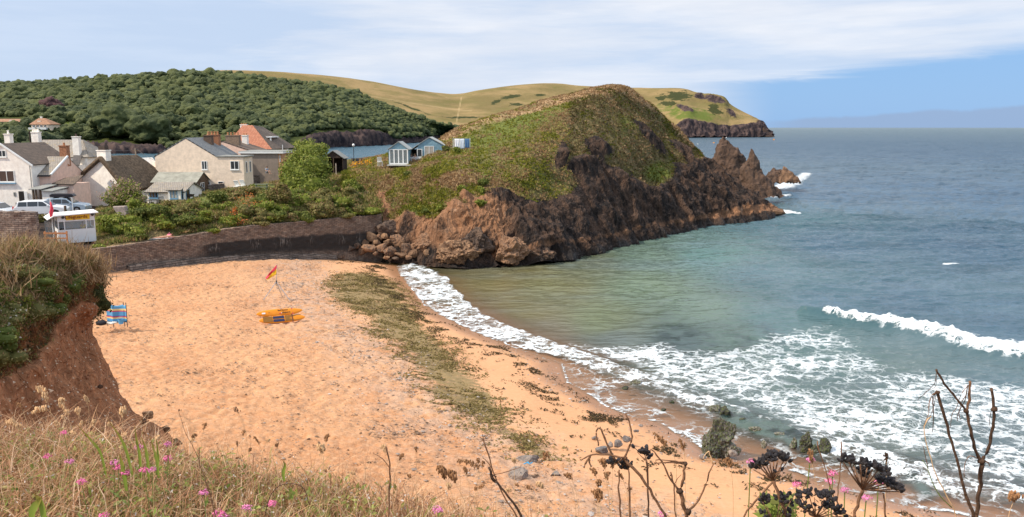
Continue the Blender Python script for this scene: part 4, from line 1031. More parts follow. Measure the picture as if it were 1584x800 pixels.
# ------------------------------------------------------------------ stone walls
def m_stone(name, a, b_, c_, sx=2.2, bump=0.8, ground=True):
    m, n, b = new_mat(name)
    p = n.obj()
    q = n.vadd(n.map(p, (1, 1, 1)), n.noise(1.6, 3, 0.5, p, out=1), 0.10)
    br = n.new('ShaderNodeTexBrick', offset=0.5); n.put(br.inputs['Vector'], n.map(q, (1, 1, 1), (R(90), 0, 0)))
    br.inputs['Scale'].default_value = sx; br.inputs['Mortar Size'].default_value = 0.035; br.inputs['Mortar Smooth'].default_value = 0.6
    br.inputs['Brick Width'].default_value = 0.95; br.inputs['Row Height'].default_value = 0.30
    br.inputs['Color1'].default_value = (0, 0, 0, 1); br.inputs['Color2'].default_value = (1, 1, 1, 1); br.inputs['Mortar'].default_value = (0.5, 0.5, 0.5, 1)
    c = n.mix(br.outputs[0], a, b_)
    c = n.mix(n.m('MULTIPLY', n.ss(n.noise(3.2, 5, 0.65, p), 0.45, 0.7), 0.7), c, c_)
    c = n.mix(br.outputs[1], c, tuple(v * 0.35 for v in a))
    dk = n.attr('algae')
    c = n.mix(n.m('MULTIPLY', dk, n.ss(n.m('ADD', n.noise(1.2, 5, 0.65, p), n.m('MULTIPLY', dk, 0.3)), 0.40, 0.62)), c, (0.018, 0.015, 0.013))
    lm = n.attr('lime')
    c = n.mix(n.m('MULTIPLY', lm, n.ss(n.noise(3.0, 4, 0.6, n.map(p, (2.4, 2.4, 0.35))), 0.50, 0.60)), c, (0.42, 0.36, 0.30))
    n.put(b.inputs['Base Color'], c); b.inputs['Roughness'].default_value = 0.9
    h = n.m('ADD', n.m('MULTIPLY', n.m('SUBTRACT', 1.0, br.outputs[1]), 0.8), n.m('MULTIPLY', n.noise(6, 4, 0.65, p), 0.8))
    n.put(b.inputs['Normal'], n.bump(h, bump, 0.07))
    return m
M_WALL = m_stone('slate_wall', (0.17, 0.110, 0.080), (0.35, 0.235, 0.165), (0.46, 0.32, 0.215))
def stone_wall(name, path, th, mat, label, nz=36, res=0.14, algae=None, lime=None, cat='wall', seed=3, battered=0.0):
    """path: list of (x, y, ztop, zbase)"""
    path = np.array(path, float); L = np.concatenate([[0], np.cumsum(np.hypot(*np.diff(path[:, :2], axis=0).T))])
    n = max(int(L[-1] / res), 8); s = np.linspace(0, L[-1], n)
    x, y, zt, zb_ = [np.interp(s, L, path[:, k]) for k in range(4)]
    tx, ty = np.gradient(x), np.gradient(y); ln = np.hypot(tx, ty); nx, ny = ty / ln, -tx / ln      # towards the viewer side
    o0 = np.array([x[0], y[0], 0])
    rows = []; t = np.linspace(0, 1, nz)
    ztj = zt + 0.05 * pn(np.stack([s, s * 0, s * 0], 1), 0.7, seed) + 0.03 * pn(np.stack([s, s * 0, s * 0], 1), 0.25, seed + 1)
    hs = []
    for k in t:
        z = zb_ + (ztj - zb_) * k; off_ = battered * (1 - k)
        P = np.stack([x + nx * off_, y + ny * off_, z], 1)
        d = 0.05 * pn(P, 0.45, seed + 2) + 0.07 * fbm(P, 1.6, 3, seed=seed + 3)
        rows.append(np.stack([P[:, 0] + nx * d, P[:, 1] + ny * d, z], 1)); hs.append(np.full(n, k))
    for w in (0.12, 0.5, 1.0):
        d = 0.03 * pn(np.stack([s, s * 0 + w, s * 0], 1), 0.4, seed + 7)
        rows.append(np.stack([x - nx * th * w, y - ny * th * w, ztj + 0.03 + d], 1)); hs.append(np.full(n, 1.0))
    rows.append(np.stack([x - nx * th, y - ny * th, zb_], 1)); hs.append(np.full(n, 0.0))
    V = np.array(rows).transpose(1, 0, 2); hh = np.array(hs).T
    m_ = V.shape[1]
    P = V.reshape(-1, 3); S = np.repeat(s / L[-1], m_)
    al = algae(S, hh.ravel(), P) if algae else np.zeros(len(P)); li = lime(S, hh.ravel(), P) if lime else np.zeros(len(P))
    F = grid_faces(n, m_)
    # local frame: x along the wall so that the courses run level
    a = math.atan2(path[-1, 1] - path[0, 1], path[-1, 0] - path[0, 0])
    Q_ = P - o0; c, s_ = math.cos(-a), math.sin(-a)
    Q_ = np.stack([Q_[:, 0] * c - Q_[:, 1] * s_, Q_[:, 0] * s_ + Q_[:, 1] * c, Q_[:, 2]], 1)
    o = mesh_np(name, Q_, F, mat, smooth=False, attrs={'algae': al, 'lime': li})
    o.location = o0; o.rotation_euler = (0, 0, a)
    bm = bmesh.new(); bm.from_mesh(o.data); bm.verts.ensure_lookup_table()
    for st in (0, (n - 1) * m_): bm.faces.new([bm.verts[st + k] for k in range(m_)])
    bm.to_mesh(o.data); bm.free()
    return tag(o, label, cat)
tp = [(146,386),(170,383),(200,379),(250,371),(300,363),(350,354.5),(400,348.5),(450,344.5),(500,339.5),(550,335.5),(590,332.5)]
path = []
for (x, y) in tp:
    Y = 64 + (x - 150) / 438 * 21
    q = at(x, y, Y); path.append((q.x, q.y, q.z, bz(q.x, q.y) - 0.9))
stone_wall('sea_wall', path, 0.55, M_WALL, 'long dark stone sea wall along the back of the beach', res=0.10, nz=50, battered=0.25,
           algae=lambda S, h, P: np.clip(0.66 * sst(S, 0.30, 0.36) * (1 - sst(h + 0.03 * pn(P, 1.0, 4), 0.66, 0.72)) * sst(h, 0.22, 0.42) + 0.28 * sst(h, .2, .4), 0, 1),
           lime=lambda S, h, P: np.clip(.5 * sst(S, 0.30, 0.4) * np.exp(-((h - 0.60) / 0.10) ** 2) * sst(pn(P * [1, 1, 0.1], 1.7, 6), 0.1, 0.5) + 0.25 * (1 - sst(h, .25, .4)), 0, 1))
# rubble footing of the sea wall
ft = []
for (x, y) in [(200,410),(250,404.5),(300,400),(350,395),(400,391),(450,388.5),(500,386.5),(520,386)]:
    Y = 64 + (x - 150) / 438 * 21 - 0.75; q = at(x, y, Y); z_ = bz(q.x, q.y); ft.append((q.x, q.y, z_ + 0.42, z_ - 0.6))
stone_wall('wall_footing', ft, 0.8, m_stone('rubble', (0.12, 0.085, 0.065), (0.22, 0.165, 0.13), (0.30, 0.22, 0.16), 1.6, 1.0), 'low rubble footing along the bottom of the sea wall', nz=8, res=0.12, algae=lambda S, h, P: 0.5 * sst(pn(P, 1.5, 3), 0, .5), seed=12, battered=0.5)
q0, q1 = at(-70, 331, 60), at(54, 329, 60.5)
stone_wall('stone_wall', [(q0.x, q0.y, q0.z, 3.6), (at(20,329.5,60.2).x, 60.2, at(20,327.5,60.2).z, 3.6), (q1.x, q1.y, q1.z, 3.6)], 0.6, m_stone('field_wall', (0.13, 0.095, 0.08), (0.27, 0.21, 0.175), (0.36, 0.28, 0.22), 2.0, 1.0), 'rough stone wall standing above the left grassy bluff', nz=30, seed=21)
q0, q1 = at(392, 272, 104.5), at(440, 269, 107)
stone_wall('stone_wall', [(q0.x, q0.y, q0.z, q0.z - 1.6), (q1.x, q1.y, q1.z, q1.z - 1.6)], 0.5, m_stone('garden_wall', (0.10, 0.075, 0.06), (0.22, 0.17, 0.14), (0.30, 0.23, 0.18), 2.0, 1.0), 'low rubble garden wall below the grey rendered building', nz=12, seed=25)
q0, q1 = at(322, 287, 95), at(347, 284, 96)
stone_wall('stone_wall', [(q0.x, q0.y, q0.z, q0.z - 1.4), (q1.x, q1.y, q1.z, q1.z - 1.4)], 0.5, bpy.data.materials['garden_wall'], 'short rubble wall at the foot of the cream house', nz=12, seed=27)

# ------------------------------------------------------------------ left bluff
M_BLUFF = m_cliff('bluff_earth', (0.27, 0.112, 0.048), (0.45, 0.19, 0.085), (0.54, 0.24, 0.105), (0.075, 0.075, 0.022), (0.20, 0.13, 0.06), (0.085, 0.11, 0.022), sc=0.35, bump=0.8, zs=0.9)
LC = [
 [(-160,820,12),(-160,720,13),(-150,660,14),(-150,600,15),(-150,520,16),(-150,430,17.5),(-150,365,19)],
 [(0,800,15.5),(0,700,17.3),(0,645,18),(0,598,18.6),(0,520,19),(0,440,20.5),(0,382,23)],
 [(112,800,18.5),(92,690,20.4),(75,625,21.3),(60,560,21.6),(58,490,22),(62,428,23.3),(58,377,25.5)],
 [(205,800,21),(164,690,23),(122,600,24),(104,528,24.6),(108,475,24.5),(116,428,25.3),(104,386,26.6)],
 [(285,800,24),(216,690,25.5),(152,600,26),(124,515,26.4),(138,468,26.2),(146,433,26.8),(134,400,27.6)],
 [(345,790,26.5),(252,690,27.4),(184,618,27.6),(136,530,27.8),(149,474,27.6),(156,440,28),(146,411,28.6)],
 [(372,780,28),(272,692,28.6),(196,624,29.5),(139,520,30),(150,470,30),(157,444,30.5),(148,418,31)],
 [(340,760,30),(240,680,31.5),(175,610,33),(130,505,34),(136,460,34),(142,440,34.5),(138,424,35)],
]
LC = [[(c[0][0] + 60, 1080, c[0][2] * 0.60)] + [(x, y, Y * 0.62) for (x, y, Y) in c] for c in LC]
G = loft(LC, 340, 260, back=[(1.5, -0.8), (2.8, -3.5), (4, -60)], kx=1.9)
lpx, lpy = G[..., 3].ravel(), G[..., 4].ravel(); Pl = G[..., :3].reshape(-1, 3)
NL = grid_normals(G[..., :3]).reshape(-1, 3)
if NL[150 * 260 + 100, 1] > 0: NL = -NL
vl = np.broadcast_to(np.linspace(0, 1, 260)[None, :], (340, 260)).ravel()
gy = np.interp(lpx, [-100, 0, 40, 75, 105, 130, 160], [600, 585, 572, 530, 488, 468, 470])
grassl = sst(gy + 10 * fbm(Pl, 2.0, 4, 0.6, seed=95) - lpy, -8, 8)
grassl = np.maximum(grassl, sst(vl, 0.58, 0.62))
earth = 1 - grassl
Dl = earth * (0.18 * fbm(Pl, 1.5, 4, 0.55, seed=96) + 0.07 * fbm(Pl, 0.35, 3, .6, seed=97) + 0.10 * pn(Pl, .9, 98)) + grassl * (0.30 * fbm(Pl, 1.4, 3, seed=98) + 0.16 + 0.12 * pn(Pl, .45, 99))
Vl = Pl + NL * Dl[:, None]
tag(mesh_np('bluff', Vl, grid_faces(340, 260), M_BLUFF, smooth=True, attrs={'grass': grassl, 'green': 0.3 + 0.4 * fbm(Pl, 1.5, 3, seed=101), 'dry': 0.25 + 0.5 * fbm(Pl, 1.0, 3, seed=102), 'red': 0.25 + earth * 0.1, 'wet': earth * 0}), 'crumbling red earth bluff capped with rough grass', kind='structure')
BLUFF = dict(V=Vl, N=NL, px=lpx, py=lpy, g=grassl, vf=vl)

# ------------------------------------------------------------------ clifftop under the viewpoint
cx_ = np.linspace(-9, 9, 220); cy_ = np.concatenate([np.linspace(-6, 2, 60, endpoint=False), np.linspace(2, 9, 200)])
XX, YY = np.meshgrid(cx_, cy_, indexing='ij'); Pc = P3(XX.ravel(), YY.ravel())
def ctop(P):
    x, y = P[:, 0], P[:, 1]
    z = 12.62 + 0.10 * fbm(P, 1.6, 3, seed=110) - 0.035 * x * 0.6 - 0.05 * np.maximum(0, y - 2)
    
    ye = np.interp(x, [-9, -2.6, -1.8, -.97, -.29, .18, .6, 1.2, 3], [4.7, 4.4, 4.1, 3.85, 3.65, 3.45, 3.1, 2.75, 2.6]) + 0.08 * pn(P, 1.0, 111)
    over = np.maximum(0, y - ye)
    return z - 2.4 * over - 0.6 * over ** 2
zc = ctop(Pc)
keep = np.maximum(zc, 1.2)
tag(mesh_np('cliff_top', np.stack([Pc[:, 0], Pc[:, 1], keep], 1), grid_faces(220, 260), m_plain('dry_turf', (.20, .125, .06), .95, .5, 9, .8), smooth=True, attrs={'grass': np.full(len(Pc), 1.0), 'green': np.full(len(Pc), 0.15), 'dry': np.full(len(Pc), 0.7), 'red': np.full(len(Pc), .2), 'wet': np.zeros(len(Pc))}), 'clifftop edge in front of the viewpoint', kind='structure')
# ================================================================== MATERIALS OF THE VILLAGE
def m_tiles(name, a, b_, c_, row=0.28, wd=0.24, bump=0.5, lich=None):
    m, n, b = new_mat(name)
    p = n.obj()
    uv = n.new('ShaderNodeUVMap').outputs[0]
    br = n.new('ShaderNodeTexBrick', offset=0.5); n.put(br.inputs['Vector'], uv)
    br.inputs['Scale'].default_value = 1; br.inputs['Brick Width'].default_value = wd; br.inputs['Row Height'].default_value = row
    br.inputs['Mortar Size'].default_value = 0.018; br.inputs['Color1'].default_value = (0, 0, 0, 1); br.inputs['Color2'].default_value = (1, 1, 1, 1); br.inputs['Mortar'].default_value = (.5, .5, .5, 1)
    c = n.mix(br.outputs[0], a, b_)
    c = n.mix(n.m('MULTIPLY', n.ss(n.noise(1.3, 5, 0.65, p), 0.45, 0.7), 0.7), c, c_)
    if lich: c = n.mix(n.m('MULTIPLY', n.ss(n.noise(2.4, 5, 0.7, p), 0.55, 0.66), 0.8), c, lich)
    c = n.mix(br.outputs[1], c, tuple(v * 0.4 for v in a))
    n.put(b.inputs['Base Color'], c); b.inputs['Roughness'].default_value = 0.75
    n.put(b.inputs['Normal'], n.bump(n.m('SUBTRACT', n.noise(8, 3, 0.6, p), br.outputs[1]), bump, 0.03))
    return m
CREAM = m_plain('cream_render', (0.86, 0.69, 0.53), stain=(0.74, 0.57, 0.43))
PINKW = m_plain('pink_render', (0.76, 0.53, 0.42), stain=(0.64, 0.43, 0.33))
WHITEW = m_plain('white_render', (0.92, 0.84, 0.75), stain=(0.76, 0.66, 0.55))
GREYW = m_plain('grey_render', (0.27, 0.215, 0.175), stain=(0.14, 0.12, 0.10))
OCHREW = m_plain('ochre_render', (0.50, 0.27, 0.14))
SLATE = m_tiles('slate_roof', (0.13, 0.14, 0.15), (0.20, 0.205, 0.205), (0.25, 0.24, 0.22))
SLATEL = m_tiles('lichen_slate_roof', (0.24, 0.205, 0.17), (0.33, 0.285, 0.235), (0.38, 0.33, 0.27), lich=(0.42, 0.30, 0.14))
BROWNT = m_tiles('brown_tile_roof', (0.10, 0.070, 0.050), (0.17, 0.115, 0.080), (0.22, 0.15, 0.10))
REDT = m_tiles('red_tile_roof', (0.42, 0.145, 0.075), (0.52, 0.20, 0.105), (0.56, 0.25, 0.15))
FELT = m_plain('grey_felt', (0.25, 0.25, 0.23), 0.9, 0.2, 3)
SHEETR = m_plain('pale_sheet_roof', (0.29, 0.28, 0.23), 0.7, 0.2, 1.2, stain=(0.17, 0.15, 0.11))
THATCH = m_plain('thatch', (0.115, 0.080, 0.052), 0.95, 0.45, 3.5, 0.9, stain=(0.17, 0.13, 0.09))
TIMBER = m_plain('weathered_timber', (0.13, 0.085, 0.055), 0.9, 0.4, 4, 0.4)
DARKT = m_plain('dark_timber', (0.055, 0.038, 0.028), 0.9, 0.4, 4, 0.4)
BLUEP = m_plain('blue_paint', (0.16, 0.30, 0.42), 0.6)
TEALW = m_plain('pale_blue_boards', (0.25, 0.40, 0.45), 0.6, 0.1, 3)
WHITEP = m_plain('white_paint', (0.78, 0.78, 0.75), 0.45, 0.05)
BRICK = m_plain('brick', (0.33, 0.15, 0.08), 0.9, 0.35, 6, 0.4)
POT = m_plain('clay_pot', (0.46, 0.21, 0.10), 0.8, 0.15)
LEAD = m_plain('dark_metal', (0.045, 0.045, 0.05), 0.5)
STEEL = m_plain('galvanised_steel', (0.45, 0.46, 0.47), 0.4, metal=0.6)
DARKIN = m_plain('dark_interior', (0.02, 0.017, 0.015), 0.9)
CURT = m_plain('net_curtain', (0.42, 0.39, 0.34), 0.9)
ORANGEP = m_plain('orange_paint', (0.80, 0.27, 0.01), 0.35, 0.06)
REDP = m_plain('red_cloth', (0.62, 0.05, 0.08), 0.8)
YELP = m_plain('yellow_cloth', (0.82, 0.50, 0.03), 0.8)
def m_glass(name, c=(0.035, 0.04, 0.045), r=0.08):
    m, n, b = new_mat(name); n.put(b.inputs['Base Color'], c); b.inputs['Roughness'].default_value = r
    b.inputs['Specular IOR Level'].default_value = 0.7
    return m
GLASS = m_glass('window_glass')
def m_clear():
    m, n, b = new_mat('clear_glass')
    b.inputs['Base Color'].default_value = (0.5, 0.55, 0.55, 1); b.inputs['Roughness'].default_value = 0.05
    tr = n.new('ShaderNodeBsdfTransparent'); mx = n.new('ShaderNodeMixShader'); mx.inputs[0].default_value = 0.22
    n.put(mx.inputs[1], tr.outputs[0]); n.put(mx.inputs[2], b.outputs[0]); n.put(m.node_tree.nodes['Material Output'].inputs[0], mx.outputs[0])
    return m
CLEAR = m_clear()

class Fr:
    """local frame of a building: origin on the ground, yaw; y=0 is the front wall, +y runs away"""
    def __init__(s, px, py, Y, yaw=0.0, z=None):
        q = at(px, py, Y); s.o = Vector((q.x, q.y, q.z if z is None else z)); s.rz = R(yaw)
        s.M = Matrix.Translation(s.o) @ Matrix.Rotation(s.rz, 4, 'Z'); s.I = s.M.inverted()
    def hit(s, px, py, axis, val):     # local point of the photo ray on plane axis=val
        x, y, z = rays(px, py); d = s.I.to_3x3() @ Vector((float(x), float(y), float(z))); c = s.I @ Vector((0, 0, H))
        t = (val - c[axis]) / d[axis]; return c + d * t
    def f(s, px, py, y=0.0): q = s.hit(px, py, 1, y); return q.x, q.z
    def sd(s, px, py, x=0.0): q = s.hit(px, py, 0, x); return q.y, q.z
def roof_slab(name, quads, th, mat, parent):
    """quads: list of 4 corner points each (eave-a, eave-b, ridge-b, ridge-a); slab thickness downwards, UVs in metres"""
    me = bpy.data.meshes.new(name); V = []; F = []; UV = []
    for q in quads:
        q = [Vector(p) for p in q]; nrm = (q[1] - q[0]).cross(q[3] - q[0]).normalized()
        if nrm.z < 0: nrm = -nrm
        b = len(V); V += [p + nrm * th for p in q] + [p + nrm * 0.0 for p in q]
        ex = (q[1] - q[0]).normalized(); ey = nrm.cross(ex)
        uv = [((p - q[0]).dot(ex), (p - q[0]).dot(ey)) for p in q] * 2
        for f in ([0, 1, 2, 3], [7, 6, 5, 4], [0, 4, 5, 1], [1, 5, 6, 2], [2, 6, 7, 3], [3, 7, 4, 0]):
            F.append([b + i for i in f]); UV += [uv[i] for i in f]
    me.from_pydata([v[:] for v in V], [], F); me.materials.append(mat)
    ul = me.uv_layers.new(name='UVMap')
    for i, u in enumerate(UV): ul.data[i].uv = u
    me.update(); o = bpy.data.objects.new(name, me); col.objects.link(o); o.parent = parent; return o
def window(parent, x0, x1, z0, z1, y=0.0, mull=1, bars=0, mat=None, pane=None, th=0.05, face='front', name='window', x=0.0, sill=True, lab=None):
    """window let into the wall plane: frame stands 5 cm proud, pane set back in it"""
    mat = mat or WHITEP; pane = pane or GLASS
    if x0 > x1: x0, x1 = x1, x0
    if z0 > z1: z0, z1 = z1, z0
    T = 0.07 if x1 - x0 > 0.5 else 0.045
    if face == 'front': M = Matrix.Translation((0, y, 0))
    elif face == 'right': M = Matrix.Translation((x, 0, 0)) @ Matrix.Rotation(R(90), 4, 'Z')    # local x -> +y, outward +x
    else: M = Matrix.Translation((x, 0, 0)) @ Matrix.Rotation(R(-90), 4, 'Z') @ Matrix.Scale(-1, 4, (1, 0, 0))
    m = MB(); y0, y1 = -th, 0.03
    m.box(x0, x0 + T, y0, y1, z0, z1, M); m.box(x1 - T, x1, y0, y1, z0, z1, M)
    m.box(x0 + T, x1 - T, y0, y1, z1 - T, z1, M); m.box(x0 + T, x1 - T, y0, y1, z0, z0 + T, M)
    for k in range(mull):
        c = x0 + (x1 - x0) * (k + 1) / (mull + 1); m.box(c - T / 2, c + T / 2, y0, y1, z0 + T, z1 - T, M)
    for k in range(bars):
        c = z0 + (z1 - z0) * (k + 1) / (bars + 1); m.box(x0 + T, x1 - T, y0 + .01, y1, c - .02, c + .02, M)
    w = m.build(name, mat, parent)
    if lab: w['label'] = lab
    MB().box(x0 + T * .6, x1 - T * .6, -0.018, 0.028, z0 + T * .6, z1 - T * .6, M).build('pane', pane, w)
    if sill: MB().box(x0 - .06, x1 + .06, y0 - .07, 0.02, z0 - .09, z0 - .002, M).build('sill', mat, w)
    return w
def chimney(parent, x, y, z0, z1, w, d, pots=2, mat=None, potm=None, poth=0.4, capm=None):
    m = MB(); m.box(x - w / 2, x + w / 2, y - d / 2, y + d / 2, z0, z1 - .12); m.box(x - w / 2 - .06, x + w / 2 + .06, y - d / 2 - .06, y + d / 2 + .06, z1 - .12, z1)
    c = m.build('chimney', mat or BRICK, parent)
    for k in range(pots):
        px_ = x - w / 2 + w * (k + 0.5) / pots
        MB().tube([(px_, y, z1), (px_, y, z1 + poth * .8), (px_, y, z1 + poth * .82), (px_, y, z1 + poth)], [.13, .10, .14, .13], 10).build('chimney_pot', potm or POT, c, smooth=False)
    return c
def gable_body(parent, w2l, w2r, l, ze, zr, mat, x0=0.0, name='wall', zr_x=None):
    """gable front: eaves at x=-w2l and +w2r (height ze each or tuple), ridge at x0"""
    zl, zr2 = ze if isinstance(ze, tuple) else (ze, ze)
    return MB().prism([(-w2l, -1.2), (w2r, -1.2), (w2r, zr2), (x0, zr), (-w2l, zl)], 0, l).build(name, mat, parent)
def gable_roof(parent, w2l, w2r, l, ze, zr, mat, x0=0.0, th=0.10, over=0.25, gov=0.2, name='roof'):
    zl, zr2 = ze if isinstance(ze, tuple) else (ze, ze)
    sl = (zr - zl) / (x0 + w2l); sr = (zr - zr2) / (w2r - x0)
    e = 0.03
    return roof_slab(name, [[(-w2l - over, -gov, zl - sl * over + e), (-w2l - over, l + gov, zl - sl * over + e), (x0, l + gov, zr + e), (x0, -gov, zr + e)],
                            [(w2r + over, -gov, zr2 - sr * over + e), (w2r + over, l + gov, zr2 - sr * over + e), (x0 + .003, l + gov, zr + e), (x0 + .003, -gov, zr + e)]], th, mat, parent)

# ================================================================== BUILDINGS
def house(name, label, F, cat='house'):
    r = empty(name, F.o, F.rz); tag(r, label, cat); return r

# ---- cream gabled house
F = Fr(287, 287, 97, 0, z=7.0); h = house('house', 'large cream rendered house with a blank gable and slate roof', F)
xl, ze = F.f(239.5, 243); xr, _ = F.f(334, 243); xa, zr = F.f(287, 215)
L = 7.6
gable_body(h, -xl, xr, L, ze, zr, CREAM, xa)
gable_roof(h, -xl, xr, L, ze, zr, SLATE, xa, over=.05, gov=.02, th=.12)
xe, _ = F.f(376, 243); zt = ze - .02
MB().box(xr + .003, xe, 0.0, 3.4, -1.2, zt).build('side_wing', CREAM, h)
MB().box(xr + .05, xe + .18, -0.12, 3.6, zt + .01, zt + .16).build('flat_roof', FELT, h)
x0, z1 = F.f(311.5, 249); x1, z0 = F.f(321, 262.5); window(h, x0, x1, z0, z1)
x0, z1 = F.f(356, 249); x1, z0 = F.f(370, 262.5); window(h, x0, x1, z0, z1, mull=1)
x0, z1 = F.f(318.5, 281); x1, z0 = F.f(325.5, 286); window(h, x0, x1, z0, z1, mull=0)
x0, z1 = F.f(337, 280.5); x1, z0 = F.f(346, 285); window(h, x0, x1, z0, z1, mull=0)
window(h, 0.7, 1.3, ze - 2.0, ze - .6, face='right', x=xe, mull=0, sill=False); window(h, 2.1, 2.7, ze - 2.0, ze - .6, face='right', x=xe, mull=0, sill=False)
chimney(h, xa + 1.15, 4.4, zr - 1.4, zr + 0.42, 1.0, .8, 1, m_plain('dark_brick', (0.13, 0.085, 0.06), .9, .3, 6))
x_, _ = F.f(331, 215, 6.5)
chimney(h, x_, 6.4, zr - 1.9, zr + 0.48, 1.55, .8, 4)
# ---- neighbour with brown tiles
F = Fr(345, 285, 112, 0, z=7.0); h = house('house', 'house with a brown tiled roof and four pot chimney behind the cream house', F)
x0, zr = F.f(344, 219.5); xr, ze = F.f(399, 238)
gable_body(h, 4.6, xr, 7, ze, zr, PINKW, x0); gable_roof(h, 4.6, xr, 7, ze, zr, BROWNT, x0, over=.12, gov=.05)
xa, zt = F.f(360, 209, 1.5); chimney(h, xa, 1.6, ze, zt, 1.9, .9, 4, m_plain('buff_brick', (0.24, 0.17, 0.12), .9, .3, 6)); 
xa, zt = F.f(379, 209, 5.5); chimney(h, xa, 5.5, ze, zt, .75, .8, 2, WHITEW, poth=.25)
# ---- grey rendered flat roofed building
F = Fr(412, 272, 105, 0, z=7.3); h = house('flat_roofed_building', 'grey rendered flat roofed building with white fascia and ochre end', F, 'building')
x0, zt = F.f(372, 237.5); x1, _ = F.f(430, 237.5)
MB().box(x0, x1, 0, 5.5, -.8, zt).build('wall', GREYW, h)
xo, _ = F.f(437, 240)
MB().box(x1 + .003, xo, 0.02, 5.2, 0.75, zt - .01).build('end_wall', OCHREW, h)
MB().box(x1 + .1, x1 + .2, .1, .2, -.8, .75).box(xo - .12, xo - .02, .1, .2, -.8, .75).build('post', TIMBER, h)
MB().box(x0 - .2, xo + .15, -.25, 5.7, zt + .004, zt + .26).build('fascia', WHITEP, h)
MB().box(x0 - .15, xo + .1, -.2, 5.65, zt + .264, zt + .32).build('flat_roof', FELT, h)
x2, z2 = F.f(431.8, 240.5); x3, z3 = F.f(434.2, 250.5); window(h, x2, x3, z3, z2, y=.02, mull=0, sill=False)
# ---- red tiled house
F = Fr(393, 240, 120, 0, z=7.6); h = house('house', 'house with a bright orange red tiled hipped roof and brown dormer', F)
xl, ze = F.f(345, 231.5); xr, _ = F.f(421, 231.5); r0, zr = F.f(376, 194.5, 3.0); r1, _ = F.f(391, 194.5, 3.0)
MB().box(xl + .3, xr - .1, .25, 9, -1, ze).build('wall', WHITEW, h)
roof_slab('roof', [[(xl, 0, ze), (xr, 0, ze), (r1, 3.0, zr), (r0, 3.0, zr)], [(xl, 9, ze), (xl, 0.002, ze), (r0, 3.002, zr), (r0, 6.5, zr)]], .1, REDT, h)
roof_slab('rear_roof', [[(xr + .003, 0, ze), (xr + 1.2, 9, ze), (r1 + .2, 7.2, zr - .25), (r1 + .004, 3.0, zr)]], .1, BROWNT, h)
x0, z1 = F.f(408, 211, 4); x1, z0 = F.f(423, 226, 4)
d = MB().box(x0 + .5, x1 - .1, 3.2, 6.5, z0 - .6, z1 - .18).build('dormer', TIMBER, h)
MB().box(x0, x1 + .1, 3.0, 6.7, z1 - .18, z1).build('dormer_roof', WHITEP, d)
MB().box(x1 - .22, x1 - .02, 3.08, 3.2, z0 - .3, z1 - .185).build('dormer_trim', WHITEP, d)
xc, zt = F.f(376.5, 192.5, 4); chimney(h, xc, 4.2, zr - 1.2, zt, 1.0, .6, 3, WHITEW, poth=.15)
# ---- timber shed
F = Fr(268, 297, 93, 0, z=6.4); h = house('shed', 'brown timber shed with a pale sheet roof against the cream house', F, 'shed')
xl, ze = F.f(233, 281.5); xr, _ = F.f(303, 279.5); rl, zr = F.f(239, 266.8, 2.2); rr_, _ = F.f(309, 265, 2.2)
MB().prism([(0.15, -1), (3.9, -1), (3.9, ze), (2.2, zr - .06), (0.15, ze)], xl + .4, xr, 'x').build('wall', TIMBER, h)
roof_slab('roof', [[(xl, -0.15, ze - .1), (xr + .15, -0.15, ze - .1), (xr + .15, 2.2, zr), (xl, 2.2, zr)], [(xr + .15, 4.2, ze - .1), (xl, 4.2, ze - .1), (xl, 2.203, zr), (xr + .15, 2.203, zr)]], .06, SHEETR, h)
x0, z1 = F.f(287, 281.5, .1); x1, z0 = F.f(298.5, 294, .1); window(h, x0, x1, z0, z1, y=.15, mull=1, bars=1)
window(h, 1.2, 2.4, ze - 1.4, ze - .2, face='right', x=xr, mull=1, bars=1)
# ---- small white cottage with blue windows
F = Fr(258, 319, 86, 0, z=5.75); h = house('cottage', 'small low white cottage with bright blue window frames and porch', F, 'cottage')
xl, ze = F.f(227, 296.5); xr, _ = F.f(284, 293); rl, zr = F.f(236, 283, 2.6); rr_, _ = F.f(284, 282.5, 2.6)
xp0, zp = F.f(259.5, 294, -.9); xp1, _ = F.f(276, 293, -.9)
MB().prism([(0, -1), (5, -1), (5, ze), (2.6, zr - .08), (0, ze)], xl, xr, 'x').build('wall', WHITEW, h)
roof_slab('roof', [[(xl - .2, -0.25, ze - .12), (xr + .2, -0.25, ze - .12), (xr + .2, 2.6, zr), (xl - .2, 2.6, zr)], [(xr + .2, 5.2, ze - .1), (xl - .2, 5.2, ze - .1), (xl - .2, 2.603, zr), (xr + .2, 2.603, zr)]], .10, SLATEL, h)
MB().box(xp0, xr - .02, -.9, -.003, -1, zp - .1).build('porch', WHITEW, h)
roof_slab('porch_roof', [[(xp0 - .15, -1.1, zp - .06), (xr + .15, -1.1, zp - .06), (xr + .15, -.26, zp + .18), (xp0 - .15, -.26, zp + .18)]], .07, SLATEL, h)
x0, z1 = F.f(230.5, 297.5); x1, z0 = F.f(245, 306.5); window(h, x0, x1, z0, z1, mat=BLUEP, mull=2)
x0, z1 = F.f(262.5, 293.5, -.9); x1, z0 = F.f(275, 307.5, -.9); window(h, x0, x1, z0, z1, y=-.9, mat=BLUEP, mull=1, pane=CURT)
window(h, -.7, -.2, .9, 2.1, face='right', x=xr - .02, mat=BLUEP, mull=0)
window(h, .5, 1.5, .7, 1.9, face='right', x=xr, mat=BLUEP, mull=0)
